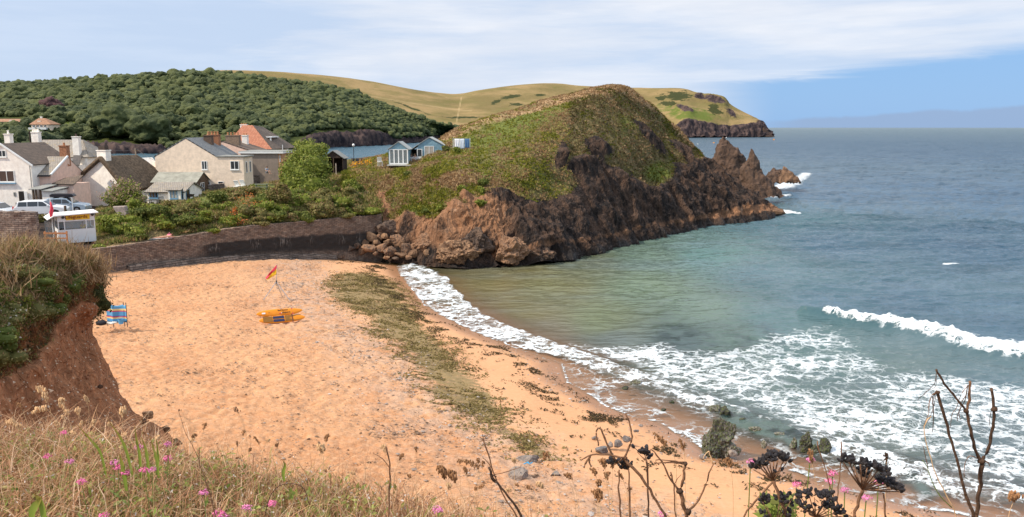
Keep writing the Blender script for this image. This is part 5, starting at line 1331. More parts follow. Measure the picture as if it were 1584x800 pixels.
# ---- thatched cottage
F = Fr(157, 326, 91, -16, z=5.0); h = house('thatched_cottage', 'cream cottage under a dark thatched roof with one small gable window', F, 'cottage')
xa, zr = F.f(157, 244); xl, ze = F.f(106, 288); xr, _ = F.f(193, 288)
Lr = 5.4; LL = 8.2
MB().prism([(xl + .25, -1), (xr, -1), (xr, ze), (xa, zr - .25), (xl + .25, ze)], 0, LL).build('wall', WHITEW, h)
# thatch: thick rounded skin over both slopes and a hipped far end
def thatch():
    nu, nv = 70, 60; Vt = []
    for i in range(nu):
        t = i / (nu - 1); yy = -0.30 + (LL + .7) * t
        hip = max(0.0, (yy - Lr) / (LL + .4 - Lr)); 
        for j in range(nv):
            s = -1 + 2 * j / (nv - 1)
            a = abs(s); side = (xl - .25 - xa) if s < 0 else (xr + .45 - xa)
            x_ = xa + side * a * (1 - 0.45 * hip * (1 - a)); z_ = zr + .12 - (zr - ze + .35) * a ** 1.12
            z_ = min(z_, zr + .12 - hip ** 1.3 * (zr - ze + .3)) if hip > 0 else z_
            z_ += .10 * (1 - a) ** 6
            Vt.append((x_, yy, z_))
    Vt = np.array(Vt); Vt = Vt + np.stack([0 * Vt[:, 0], 0 * Vt[:, 0], 0.07 * fbm(Vt, 1.2, 3, seed=5)], 1)
    o = mesh_np('thatch_roof', Vt, grid_faces(nu, nv), THATCH, parent=h, smooth=True)
    s = o.modifiers.new('thick', 'SOLIDIFY'); s.thickness = 0.42; s.offset = -1 if o.data.polygons[0].normal.z > 0 else 1
    return o
thatch()
x0, z1 = F.f(128.5, 286); x1, z0 = F.f(134.5, 293.5); window(h, x0, x1, z0, z1, mull=0)
_, zt = F.f(157, 232, .5); c = chimney(h, xa - .05, .45, zr - 2.2, zt, 1.25, .8, 0, WHITEW)
_, zt2 = F.f(157, 226, .5); MB().box(xa - .5, xa + .4, .15, .75, zt + .003, zt2).build('chimney_pot', m_plain('sooty_brick', (0.07, 0.05, 0.04), .9, .3, 6), c)
# ---- left white gabled house
F = Fr(2, 326, 84, 0, z=4.9); h = house('house', 'white gabled house at the far left with a brown tiled roof and open doorway', F)
xa, zr = F.f(1, 223.5); xr, ze = F.f(48, 255); xl = 2 * xa - xr
gable_body(h, -xl, xr, 7.8, ze, zr, WHITEW, xa); gable_roof(h, -xl, xr, 7.8, ze, zr, BROWNT, xa, over=.15, gov=.02)
q = [(xa, -.14, zr + .14), (xr + .2, -.14, ze + .02)]; 
MB().prism([(xa, zr + .16), (xr + .22, ze - .02), (xr + .22, ze - .22), (xa, zr - .06)], -.16, -.03).prism([(xa, zr + .16), (xl - .22, ze - .02), (xl - .22, ze - .22), (xa, zr - .06)][::-1], -.16, -.03).build('bargeboard', WHITEP, h)
x0, z1 = F.f(-9, 232.5); x1, z0 = F.f(10, 243); window(h, x0, x1, z0, z1, mull=2)
x0, z1 = F.f(-14, 264); x1, z0 = F.f(23.5, 281.5); window(h, x0, x1, z0, z1, mull=2, lab='wide window over a dark blue sill', pane=m_glass('brown_glass', (0.075, 0.042, 0.028), .3))
MB().box(x0 - .1, x1 + .1, -.22, -.06, z0 - .22, z0 - .095).build('window_box', BLUEP, h)
x0, z1 = F.f(28.5, 296); x1, _ = F.f(37, 296); d = MB().box(x0, x1, -.03, .02, -.5, z1).build('doorway', DARKIN, h)
MB().box(x0 + .2, x1 - .25, -.06, -.032, -.5, z1 * .55).build('door', m_plain('red_brown_door', (0.30, 0.11, 0.05)), d)
x0, _ = F.f(38.2, 296); x1, _ = F.f(43, 296); MB().box(x0, x1, -.16, -.08, -.4, z1).build('open_door', WHITEP, h)
x0, z1 = F.f(21, 297.5); x1, z0 = F.f(25, 303.5); window(h, x0, x1, z0, z1, mull=0, sill=False, name='meter_box', pane=FELT, mat=FELT)
xd, _ = F.f(45.5, 270); MB().tube([(xr - .12, -.09, -.5), (xr - .12, -.09, ze - .1)], .045).build('drainpipe', m_plain('pipe', (.35, .33, .30)), h)
F2 = Fr(40, 240, 94, 0, z=9); 
# ---- chimney house far left behind
F = Fr(38, 300, 96, 0, z=5); h = house('house', 'house behind the left gable showing a tall whitewashed three pot chimney', F)
x0, zt = F.f(31.5, 204); x1, zb = F.f(46, 238)
gable_body(h, 6.5, x1 + 2.0, 5, zb - 2.2, zb - .5, WHITEW, -1.5); gable_roof(h, 6.5, x1 + 2.0, 5, zb - 2.2, zb - .5, BROWNT, -1.5)
chimney(h, (x0 + x1) / 2, 2.4, zb - 3, zt, x1 - x0, .7, 4, WHITEW, potm=WHITEW, poth=.35)
xc, zt = F.f(0.5, 207); chimney(h, xc, 1.5, zb - 3, zt, .7, .7, 1, WHITEW, potm=WHITEW, poth=.4)
# ---- pink house with slate roof and brick chimney
F = Fr(79, 326, 85.2, 0, z=4.9); h = house('house', 'pink rendered house with a lichen slate roof and orange brick chimney', F)
x0, zr = F.f(36, 243.5, 3.2); xg, ze = F.f(79, 270)
xg2, _ = F.f(97, 243, 3.2); 
# ridge runs along x; its right end is a gable turned towards the sea
A = Vector((xg, 0, 0)); B = Vector((xg2 + .55, 3.2, 0)); Cc = Vector((2 * (xg2 + .55) - xg - .5, 6.4, 0))
XL = F.f(48.6, 260)[0]
m = MB(); V = [(XL, 0, -1), (xg, 0, -1), (Cc.x, 6.4, -1), (XL, 6.4, -1), (XL, 0, ze), (xg, 0, ze), (Cc.x, 6.4, ze), (XL, 6.4, ze), (XL, 3.2, zr - .02), (B.x, 3.2, zr - .02)]
m.add(V, [(0, 1, 5, 4), (1, 2, 6, 9, 5), (2, 3, 7, 6), (3, 0, 4, 8, 7), (4, 5, 9, 8), (6, 7, 8, 9), (3, 2, 1, 0)]); m.build('wall', PINKW, h)
roof_slab('roof', [[(XL, -.2, ze - .12), (xg + .02, -.2, ze - .12), (B.x - .05, 3.2, zr + .02), (XL, 3.2, zr + .02)], [(Cc.x, 6.6, ze - .1), (XL, 6.6, ze - .1), (XL, 3.203, zr + .02), (B.x, 3.203, zr + .02)]], .09, SLATEL, h)
mm_ = MB(); mm_.tube([(xg + .06, -.16, ze - .02), (B.x, 3.2, zr + .12)], .12, 6); mm_.build('verge', WHITEP, h)
MB().tube([(XL, -.3, ze - .16), (xg, -.3, ze - .16)], .07, 6).build('gutter', LEAD, h)
xc, zt = F.f(97, 225, 3.4); chimney(h, xc + .1, 3.5, zr - 1, zt, .80, .7, 1, BRICK, poth=.3)
# lean-to on the gable side
a0, zl = F.f(82, 281.5, -.5); a1, _ = F.f(112, 278, -.5)
MB().box(a0, a1, -.4, 2.9, -1, zl - .25).build('lean_to', PINKW, h)
roof_slab('lean_to_roof', [[(a0 - .1, -.6, zl - .25), (a1 + .15, -.6, zl - .35), (a1 + .1, 1.6, zl + .55), (a0 + .4, 1.0, zl + .25)]], .09, BROWNT, h)
for (u0, u1) in ((85.5, 91.5), (101, 107)):
    x0, z1 = F.f(u0, 302, -.4); x1, z0 = F.f(u1, 311, -.4); window(h, x0, x1, z0, z1, y=-.4, mull=0, bars=1)
# ---- outhouse in front
F = Fr(66, 326, 82, 0, z=4.9); h = house('outhouse', 'small white outhouse with a dark open bay between the left houses', F, 'outhouse')
x0, zt = F.f(49.5, 292); x1, _ = F.f(80.5, 292); xm, _ = F.f(64, 292)
MB().box(xm, x1, 0, 3, -.6, zt - .25).build('wall', WHITEW, h); MB().box(x0, xm - .004, 1.2, 3, -.6, zt - .1).build('bay', DARKT, h)
MB().box(x0, x0 + .12, 0, .12, -.6, zt - .1).box(xm - .7, xm - .58, 0, .12, -.6, zt - .1).build('post', TIMBER, h)
roof_slab('roof', [[(x0 - .2, -.3, zt - .08), (xm + .15, -.3, zt - .08), (xm + .15, 3.2, zt + .25), (x0 - .2, 3.2, zt + .25)], [(xm + .16, -.35, zt - .22), (x1 + .2, -.35, zt - .28), (x1 + .2, 3.2, zt - .05), (xm + .16, 3.2, zt - .02)]], .07, FELT, h)
# ---- long white house at the back
F = Fr(95, 300, 108, 0, z=5); h = house('house', 'white house with a long pale slate roof and white chimney behind the pink house', F)
x0, ze = F.f(48, 244); x1, _ = F.f(137, 240); _, zr = F.f(90, 217, 3.2); xr_, _ = F.f(128, 217, 3.2)
MB().box(x0, x1 - .3, .2, 6.2, -1, ze).build('wall', WHITEW, h)
roof_slab('roof', [[(x0, 0, ze), (x1, 0, ze), (xr_, 3.2, zr), (x0, 3.2, zr)], [(x1 + .003, 0, ze), (x1, 6.4, ze), (xr_ + .003, 3.3, zr), (xr_ + .003, 3.2, zr)]], .1, SLATEL, h)
xc, zt = F.f(116.5, 211, .3); chimney(h, xc, .5, ze - .5, zt, .85, .7, 1, WHITEW, potm=m_plain('dark_pot', (.08, .05, .04)), poth=.35)
x0, z1 = F.f(104, 241.5, -1.5); x1, z0 = F.f(121, 256, -1.5)
d = MB().box(x0 + .35, x1 + .1, -1.5, .19, z0 - 3, z0).build('rear_wing', WHITEW, h)
roof_slab('wing_roof', [[(x0 + .6, -1.7, z0), (x1 + .3, -1.7, z0), (x1 - .2, .1, z1), (x0, .1, z1)]], .08, m_tiles('dark_slate', (.07, .06, .055), (.11, .09, .08), (.13, .11, .10)), d)
# ---- hillside villa and terrace
F = Fr(64, 200, 432, 0); z_ = F.o.z; h = house('villa', 'cream hillside villa with a hipped red brown roof and pale balcony', F, 'house')
x0, zb = F.f(46, 200); x1, _ = F.f(76, 200); _, zt = F.f(60, 193); r0, zr = F.f(60, 183.5, 4); r1, _ = F.f(69, 183.5, 4)
MB().box(x0 + .6, x1 + .8, .8, 9, zb - .6, zt).build('wall', CREAM, h)
roof_slab('roof', [[(x0, 0, zt), (x1 + 1.2, 0, zt), (r1, 4, zr), (r0, 4, zr)], [(x1 + 1.2, 0, zt), (x1 + 1.2, 9.5, zt), (r1 + .01, 5, zr), (r1 + .01, 4, zr)], [(x0, 9.5, zt), (x0, 0, zt), (r0 - .01, 4, zr), (r0 - .01, 5, zr)]], .25, m_plain('far_tiles', (.33, .18, .11), .9, .2, 1), h)
MB().box(x0, x1 - 1, -1.2, .79, zb - .2 , zb + .9).build('balcony', WHITEP, h)
for k in range(4): window(h, x0 + 1.2 + k * 2.1, x0 + 2.6 + k * 2.1, zb + 1.2, zt - .3, y=.8, mull=1)
MB().box(r0 + .6, r0 + 2.4, 1.4, 4, zt + .9, zt + 2.2).build('dormer', CREAM, h)
chimney(h, r0 + .8, 5, zr - 1, zr + 1.2, 1, .8, 0, WHITEW)
F = Fr(16, 194, 470, 0); h = house('terrace_house', 'long low cream terrace on the wooded hillside at the far left', F, 'house')
x0, zb = F.f(-8, 193.5); x1, _ = F.f(35, 193.5); _, zt = F.f(20, 189); _, zr = F.f(20, 184.5, 3)
MB().box(x0, x1, 0.5, 7, -4, zt).build('wall', CREAM, h)
roof_slab('roof', [[(x0 - .5, 0, zt), (x1 + .5, 0, zt), (x1 + .5, 3.5, zr), (x0 - .5, 3.5, zr)]], .25, bpy.data.materials['far_tiles'], h)
for k in range(6): window(h, x0 + 1.2 + k * 2.6, x0 + 2.4 + k * 2.6, zb + .3, zt - .3, y=.5, mull=0)
gd = MB().prism([(-1, zt - .5), (1.2, zt - .5), (.1, zt + 1.3)], -.5, 3.2).build('gable', CREAM, h)

# ---- dark wooden hut
F = Fr(515, 269, 102, 0, z=8.4); h = house('wooden_hut', 'dark weathered wooden hut with an open front under a low gable', F, 'hut')
xl, ze = F.f(499.5, 244.5); xr, _ = F.f(530.5, 244.5); xa, zr = F.f(515, 234)
_, zb = F.f(515, 268.5)
MB().box(xl, xl + .1, 0, 2.4, -.6, ze).box(xr - .1, xr, 0, 2.4, -.6, ze).box(xl + .1, xr - .1, 2.3, 2.4, -.6, ze).build('wall', DARKT, h)
MB().prism([(xl, ze + .002), (xr, ze + .002), (xa, zr - .02)], 0, .08).build('gable', DARKT, h)
MB().box(xl, xr, 0.12, 2.4, -.3, -.12).build('floor', TIMBER, h)
gable_roof(h, -xl, xr, 2.4, ze, zr, FELT, xa, over=.22, gov=.2, th=.07)
MB().box(xa - .05, xa + .05, 0.02, .12, -.3, ze).build('post', TIMBER, h)
# ---- two pale blue beach huts
F = Fr(617, 254, 95.5, 0, z=9.7); h = house('beach_hut', 'smaller pale blue beach hut with a fully glazed white framed front', F, 'hut')
xl, ze = F.f(601, 231); xr, _ = F.f(631, 230.5); xa, zr = F.f(616.5, 220)
_, zb = F.f(616, 254.5)
TEALB = m_plain('blue_boards', (0.21, 0.35, 0.42), 0.65, 0.12, 3)
MB().box(xl, xr, 0.0, 3.2, zb - 1.2, zb - .01).build('base', DARKT, h)
MB().box(xl, xl + .09, 0, 3.2, zb, ze).box(xr - .09, xr, 0, 3.2, zb, ze).box(xl + .09, xr - .09, 3.1, 3.2, zb, ze).build('wall', TEALB, h)
mb = MB(); mb.prism([(xl, ze + .002), (xr, ze + .002), (xa, zr - .03)], 0, .08)
for k in range(5):
    zz_ = ze + .08 + k * .16; hw = (zr - .03 - zz_) / (zr - ze) * (xr - xl) / 2
    if hw > .1: mb.box(xa - hw + .03, xa + hw - .03, -.015, -.001, zz_, zz_ + .02)
mb.build('gable', TEALB, h)
MB().box(xl + .09, xr - .09, .1, 3.1, zb, zb + .08).build('floor', TIMBER, h)
gable_roof(h, -xl, xr, 3.2, ze, zr, m_plain('pale_felt', (.36, .37, .35)), xa, over=.15, gov=.12, th=.06)
W_ = (xr - xl - .18) / 4
fr = MB()
for k in range(5):
    c = xl + .09 + W_ * k; fr.box(c - (.045 if k else 0), c + .09, -.03, .05, zb, ze - .003)
fr.box(xl + .09, xr - .09, -.025, .045, ze - .10, ze - .004).box(xl + .09, xr - .09, -.025, .045, zb + .01, zb + .16)
dr = fr.build('glazed_door', WHITEP, h)
MB().box(xl + .1, xr - .1, .0, .015, zb + .17, ze - .11).build('pane', CLEAR, dr)
MB().box(xl - .1, xr + .4, -1.0, -.04, zb - .12, zb - .02).build('deck', m_plain('pale_deck', (.45, .44, .40)), h)
F = Fr(660, 250, 98, 0, z=10.0); h = house('beach_hut', 'larger pale blue beach hut with a white window and an open half glazed door', F, 'hut')
xl, ze = F.f(641, 231); xr, _ = F.f(686, 223.5); xa, zr = F.f(664, 213)
_, zeR = F.f(686, 224.5); _, zb = F.f(660, 249)
zeL = ze
x2, _ = F.f(646.5, 231)
m = MB(); m.prism([(x2, zb - .6), (xr, zb - .6), (xr, zeR), (xa, zr - .02), (x2, ze + .55)], 0, 3.6)
for k in range(12):
    zz_ = zb + .1 + k * .18; hw0 = x2 + .02; hw1 = xr - .02
    if zz_ > zeR: hw1 = xa + (zr - zz_) / (zr - zeR) * (xr - xa) - .05
    if zz_ > ze + .5: hw0 = xa - (zr - zz_) / (zr - ze - .5) * (xa - x2) + .05
    if hw1 - hw0 > .2: m.box(hw0, hw1, -.018, -.001, zz_, zz_ + .02)
m.build('wall', TEALB, h)
xm, _ = F.f(633.5, 236)
MB().box(xm, x2 - .004, 1.6, 3.6, zb - .3, ze - .1).build('porch', DARKIN, h)
roof_slab('roof', [[(xm - .1, -.15, ze - .25), (xm - .1, 3.7, ze - .25), (xa, 3.7, zr + .03), (xa, -.15, zr + .03)], [(xr + .15, -.15, zeR - .07), (xr + .15, 3.7, zeR - .07), (xa + .003, 3.7, zr + .03), (xa + .003, -.15, zr + .03)]], .06, bpy.data.materials['pale_felt'], h)
x0, z1 = F.f(656.5, 226); x1, z0 = F.f(671.5, 240.5); window(h, x0, x1, z0, z1, mull=1, pane=CURT)
x0, z1 = F.f(645, 230.5, -.1); x1, z0 = F.f(653.5, 249, -.1)
d = MB(); d.box(x0, x0 + .08, -.14, -.08, z0, z1).box(x1 - .08, x1, -.14, -.08, z0, z1).box(x0 + .08, x1 - .08, -.14, -.08, z1 - .08, z1).box(x0 + .08, x1 - .08, -.14, -.08, z0, z0 + .55)
dd = d.build('door', WHITEP, h); MB().box(x0 + .085, x1 - .085, -.115, -.10, z0 + .56, z1 - .085).build('pane', GLASS, dd)
MB().box(xm, x1 + .3, -.9, -.05, zb - .35, zb - .05).build('deck', m_plain('deck_boards', (.38, .34, .29)), h)
mf = MB()
for k in range(9): mf.box(xm + .1 + k * .17, xm + .19 + k * .17, -.92, -.89, zb - .04, zb + .55)
mf.box(xm, xm + 1.6, -.885, -.86, zb + .35, zb + .41)
mf.build('picket_rail', WHITEP, h)

# ---- lifeguard kiosk
F = Fr(110, 378, 66, 36, z=4.35); h = house('lifeguard_kiosk', 'white lifeguard kiosk with a yellow signboard and long side windows', F, 'kiosk')
xl, _ = F.f(92, 375); xr, zb = F.f(149.5, 373); _, zs = F.f(149, 352.5); _, zh = F.f(149, 340); _, zt = F.f(149, 329.5); _, ztl = F.f(92, 333.5)
zb = max(zb, .12); D_ = 2.5
KW = m_plain('kiosk_white', (0.80, 0.78, 0.75), 0.5, 0.04)
m = MB(); m.box(xl, xr, 0, .06, zb, zs).box(xl, xl + .06, .06, D_, zb, zs).box(xr - .06, xr, .06, D_, zb, zs).box(xl, xr, D_, D_ + .06, zb, zt - .04)
m.box(xl, xr, 0, .06, zh, zt - .05).box(xl, xl + .06, .06, D_, zh, zt - .05).box(xr - .06, xr, .06, D_, zh, zt - .05)
m.box(xl + .06, xr - .06, .06, D_, zb, zb + .08)
for xx in (xl, xr - .08, xr - .72, xl + .45): m.box(xx, xx + .08, -.01, .07, zs + .001, zh - .001)
m.box(xl, xl + .08, D_ - .1, D_ - .01, zs + .001, zh - .001).box(xr - .08, xr, D_ - .1, D_ - .01, zs + .001, zh - .001)
m.build('wall', KW, h)
MB().box(xl + .54, xr - .73, .02, .035, zs + .003, zh - .003).build('window', CLEAR, h)
MB().box(xr - .63, xr - .09, .02, .035, zs + .003, zh - .003).build('window', CLEAR, h)
MB().box(xl + .015, xl + .03, .09, D_ - .1, zs + .003, zh - .003).build('window', CLEAR, h)
MB().box(xl + .3, xr - .3, D_ - .6, D_ - .02, zb + .09, zs - .15).build('counter', TIMBER, h)
MB().prism([(xl - .75, zt - .32), (xl - .25, zt - .02), (xr + .3, zt + .10), (xr + .3, zt + .02), (xl - .25, zt - .10), (xl - .75, zt - .38)], -.25, D_ + .2).build('roof', KW, h)
s0, st = F.f(101.5, 333.8, -.05); s1, sb = F.f(139, 338.6, -.05); st -= .0; 
sg = MB().box(s0, s1, -.035, -.002, sb, st + .05).build('signboard', m_plain('sign_yellow', (0.86, 0.52, 0.03), 0.5, .03), h)
def text_mesh(body, size, mat, parent, loc, rot=(R(90), 0, 0), ext=0.004, sx=1.0, shear=0.0):
    cu = bpy.data.curves.new('lettering', 'FONT'); cu.body = body; cu.size = size; cu.extrude = ext; cu.align_x = 'CENTER'; cu.align_y = 'CENTER'; cu.shear = shear; cu.offset = size * .018
    t = bpy.data.objects.new('lettering', cu); col.objects.link(t)
    bpy.context.view_layer.update(); dg = bpy.context.evaluated_depsgraph_get()
    me = bpy.data.meshes.new_from_object(t.evaluated_get(dg)); bpy.data.objects.remove(t)
    o = bpy.data.objects.new('lettering', me); me.materials.clear(); me.materials.append(mat); col.objects.link(o)
    o.parent = parent; o.location = loc; o.rotation_euler = rot; o.scale = (sx, 1, 1); return o
text_mesh('Lifeguards', (st - sb) * .98, m_plain('sign_red', (0.22, 0.03, 0.02), .5), sg, ((s0 + s1) / 2 - .12, -.045, (sb + st + .05) / 2), sx=1.1)
for u in (97.2, 142.6):
    c0, cz = F.f(u, 336.4 if u < 100 else 332); m = MB(); M_ = Matrix.Translation((c0, -.02, cz)) @ Matrix.Rotation(R(90), 4, 'X')
    m.tube([M_ @ Vector((0, 0, -.01)), M_ @ Vector((0, 0, .06))], .12, 16); m.build('lamp', LEAD, h)
# open door on the left of the kiosk
x0, z1 = F.f(68.5, 342, .4); x1, _ = F.f(83, 342, .4)
m = MB(); m.box(x0, x0 + .07, .38, .43, zb, z1).box(x1 - .07, x1, .38, .43, zb, z1).box(x0 + .07, x1 - .07, .38, .43, z1 - .08, z1).box(x0 + .07, x1 - .07, .38, .43, zb, zb + .9)
d = m.build('open_door', FELT, h); MB().box(x0 + .075, x1 - .075, .40, .41, zb + .91, z1 - .085).build('pane', CLEAR, d)
for u in (100, 122, 145):
    c0, _ = F.f(u, 370); MB().box(c0 - .15, c0 + .15, .05, .4, -.3, zb - .003).build('support_block', m_plain('block_red', (.30, .12, .06)), h)

# the tiny terracotta block, barrier and posts beside it
def plank_barrier(px, py, Y):
    q = at(px, py, Y); r = empty('wooden_barrier', q); tag(r, 'low brown wooden barrier in front of the kiosk door', 'barrier')
    for x in (-.9, 0, .9): MB().box(x - .05, x + .05, -.05, .05, 0, 1.05).build('post', POT, r)
    MB().box(-1, 1, -.08, -.052, .8, .95).build('rail', POT, r); MB().box(-1, 1, -.08, -.052, .4, .52).build('rail', POT, r)
plank_barrier(88, 377, 63.8)
# ================================================================== PLANTS OF THE BANK AND HEADLAND
def m_fol(name='foliage', rough=0.7, trans=0.25):
    m, n, b = new_mat(name)
    c = n.attr('Col', 'Color')
    n.put(b.inputs['Base Color'], c); b.inputs['Roughness'].default_value = rough; b.inputs['Specular IOR Level'].default_value = 0.2
    if trans:
        t = n.new('ShaderNodeBsdfTranslucent'); n.put(t.inputs[0], c); mx = n.new('ShaderNodeMixShader'); mx.inputs[0].default_value = trans
        n.put(mx.inputs[1], b.outputs[0]); n.put(mx.inputs[2], t.outputs[0]); n.put(m.node_tree.nodes['Material Output'].inputs[0], mx.outputs[0])
    return m
M_FOL = m_fol(trans=0.35)
G_BRIGHT = [(0.21,0.25,0.035),(0.27,0.29,0.05),(0.15,0.20,0.03),(0.32,0.33,0.08)]
G_MID = [(0.13,0.16,0.03),(0.18,0.20,0.045),(0.24,0.25,0.07),(0.10,0.13,0.03)]
G_DARK = [(0.08,0.105,0.02),(0.11,0.135,0.03),(0.16,0.17,0.045)]
G_OLIVE = [(0.20,0.185,0.055),(0.27,0.235,0.08),(0.15,0.14,0.04),(0.33,0.26,0.11)]
P_PINK = [(0.36,0.22,0.17),(0.42,0.28,0.21),(0.30,0.24,0.12)]
P_STRAW = [(0.40,0.26,0.13),(0.33,0.20,0.10),(0.48,0.34,0.19),(0.24,0.15,0.075)]
P_BROWN = [(0.24,0.15,0.07),(0.31,0.19,0.09),(0.18,0.11,0.055)]
rngv = np.random.default_rng(11)
def quads_at(C, Nrm, size, asp=1.0, rng=rngv):
    """small leaf quads centred on C, facing about Nrm"""
    n = len(C)
    r = rng.normal(size=(n, 3)); Nn_ = Nrm + 0.55 * r; Nn_ /= np.linalg.norm(Nn_, axis=1, keepdims=True)
    a = np.cross(Nn_, rng.normal(size=(n, 3))); a /= np.maximum(np.linalg.norm(a, axis=1, keepdims=True), 1e-6); b = np.cross(Nn_, a)
    s = (size * rng.uniform(0.6, 1.3, n))[:, None]
    V = np.stack([C - a * s * asp, C - b * s * .6, C + a * s * asp, C + b * s * .6], 1).reshape(-1, 3)
    return V, np.arange(4 * n).reshape(n, 4)
def pick(pal, n, rng=rngv, var=0.15):
    pal = np.array(pal); c = pal[rng.integers(len(pal), size=n)] * rng.uniform(1 - var, 1 + var, (n, 1)); return np.repeat(c, 4, 0)
def leafy(name, label, cat, pos, clumps, n, leaf, pal, group=None, pal2=None, f2=0.0, core=True, trunk=None, seed=0, asp=1.0, stems=False):
    """clumps: (dx, dy, dz, rx, ry, rz). A crown of leaf sized faces around uneven clumps"""
    rng = np.random.default_rng(seed); root = None
    V, F, C = [], [], []; nb = 0
    tot = sum((c[3] * c[5]) for c in clumps)
    for c in clumps:
        k = max(int(n * c[3] * c[5] / tot), 12)
        d = rng.normal(size=(k, 3)); d /= np.linalg.norm(d, axis=1, keepdims=True)
        rad = rng.uniform(0.72, 1.06, k) ** 0.8
        ctr = np.array(c[:3]); R3 = np.array(c[3:6])
        lump = 1 + 0.22 * pn(d * 1.0 + seed + nb, 0.45, seed)
        P = ctr + d * R3 * (rad * lump)[:, None]
        v, f = quads_at(P, d, leaf, asp, rng); V.append(v); F.append(f + nb); nb += len(v)
        cc = pick(pal, k, rng)
        if pal2: 
            m_ = rng.random(k) < f2 * (0.3 + 1.4 * (d[:, 2] > 0.1)); cc[np.repeat(m_, 4)] = pick(pal2, k, rng)[np.repeat(m_, 4)]
        C.append(cc)
        if core:
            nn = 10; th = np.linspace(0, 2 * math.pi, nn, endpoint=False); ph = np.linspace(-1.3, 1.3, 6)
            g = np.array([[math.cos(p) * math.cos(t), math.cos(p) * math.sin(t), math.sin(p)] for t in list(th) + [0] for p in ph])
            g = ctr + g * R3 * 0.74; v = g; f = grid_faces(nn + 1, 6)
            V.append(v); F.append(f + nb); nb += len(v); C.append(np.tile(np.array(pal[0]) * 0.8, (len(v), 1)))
    V, F, C = np.concatenate(V), np.concatenate(F), np.concatenate(C)
    if trunk:
        root = empty(name, pos); tag(root, label, cat, group)
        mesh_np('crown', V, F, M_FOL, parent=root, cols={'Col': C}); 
        m = MB()
        for (a, b_, r0, r1) in trunk: m.tube([a, ((Vector(a) + Vector(b_)) / 2 + Vector((.08, .05, 0))), b_], [r0, (r0 + r1) / 2, r1], 8)
        m.build('trunk', DARKT, root, smooth=True); return root
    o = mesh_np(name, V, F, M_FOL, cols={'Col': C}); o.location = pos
    return tag(o, label, cat, group)
def bush_clumps(w, h, d, k, rnd):
    cl = [(0, 0, h * .42, w * .36, d * .36, h * .46)]
    for _ in range(k):
        a = rnd.uniform(0, 6.28); q = rnd.uniform(.3, .8)
        r = rnd.uniform(.16, .30)
        cl.append((math.cos(a) * w * .5 * q, math.sin(a) * d * .5 * q, h * rnd.uniform(.25, .85 - .25 * q), w * r, d * r, h * rnd.uniform(.18, .30)))
    return cl
def bank_at(px, py):
    i = np.argmin((BANK['px'] - px) ** 2 + (BANK['py'] - py) ** 2 + 1e4 * (BANK['V'][:, 2] < 1)); return Vector(BANK['V'][i])
def head_at(px, py):
    i = np.argmin((HEAD['px'] - px) ** 2 + (HEAD['py'] - py) ** 2 + 1e4 * (HEAD['vf'] > 0.78)); return Vector(HEAD['V'][i]), HEAD['N'][i]
rnd = random.Random(77)
# distinct bushes: (px centre, py foot, width px, height px, palette, label)
BU = [(178,362,64,38,G_BRIGHT,'light green leafy hedge behind the lifeguard kiosk'),
      (204,368,36,16,G_MID,'low green bush on the bank just left of the sunbather'),
      (232,345,74,30,G_DARK,'dark green mound of brambles below the blue windowed cottage'),
      (282,350,58,22,G_MID,'rounded green bush on the bank slope right of the dark mound'),
      (275,322,52,16,G_OLIVE,'long clipped olive hedge at the lawn edge below the cottage'),
      (338,318,34,26,G_MID,'grey green shrub at the right end of the small lawn'),
      (352,350,36,18,G_BRIGHT,'bright green bush low on the bank above the sea wall middle'),
      (312,344,30,14,G_BRIGHT,'small yellow green bush on the grassy slope'),
      (350,290,34,14,G_BRIGHT,'green shrub left of the white deck chairs'),
      (392,293,20,10,G_BRIGHT,'small lime green shrub right of the white deck chairs'),
      (375,306,58,20,G_OLIVE,'wide olive shrub in front of the white deck chairs'),
      (405,318,38,22,G_MID,'green shrub right of the orange flowers'),
      (432,322,34,44,G_OLIVE,'tall olive bush left of the large green tree'),
      (422,345,44,24,G_MID,'dense round bush above the sea wall near its middle'),
      (448,345,34,20,G_OLIVE,'grey green bush below the large green tree'),
      (500,338,52,34,G_OLIVE,'olive green bush under the large green tree on its right'),
      (468,345,30,22,G_MID,'small round bush below the large green tree on its left'),
      (555,332,52,14,G_BRIGHT,'bright green creeping bush at the end of the sea wall'),
      (542,300,28,26,G_BRIGHT,'bright green climbing bush below the wooden hut'),
      (80,338,26,12,G_OLIVE,'olive bush between the stone wall and the kiosk'),
      (60,345,30,16,G_OLIVE,'round bush behind the rough stone wall'),
      (158,398,34,12,G_BRIGHT,'low bright green bush at the left end of the sea wall')]
for i, (x, yf, w, hh, pal, lb) in enumerate(BU):
    q = bank_at(x, yf); k = q.y / 1195
    cl = bush_clumps(w * k, hh * k, w * k * .7, 9, rnd)
    if x == 158: q = at(150, 388, 64.8)
    leafy('shrub', lb, 'shrub', (q.x, q.y + w * k * .15, q.z - .15), cl, int(900 + w * hh * .9), 0.125, pal, seed=i + 1, pal2=P_BROWN if pal is G_OLIVE else None, f2=.15)
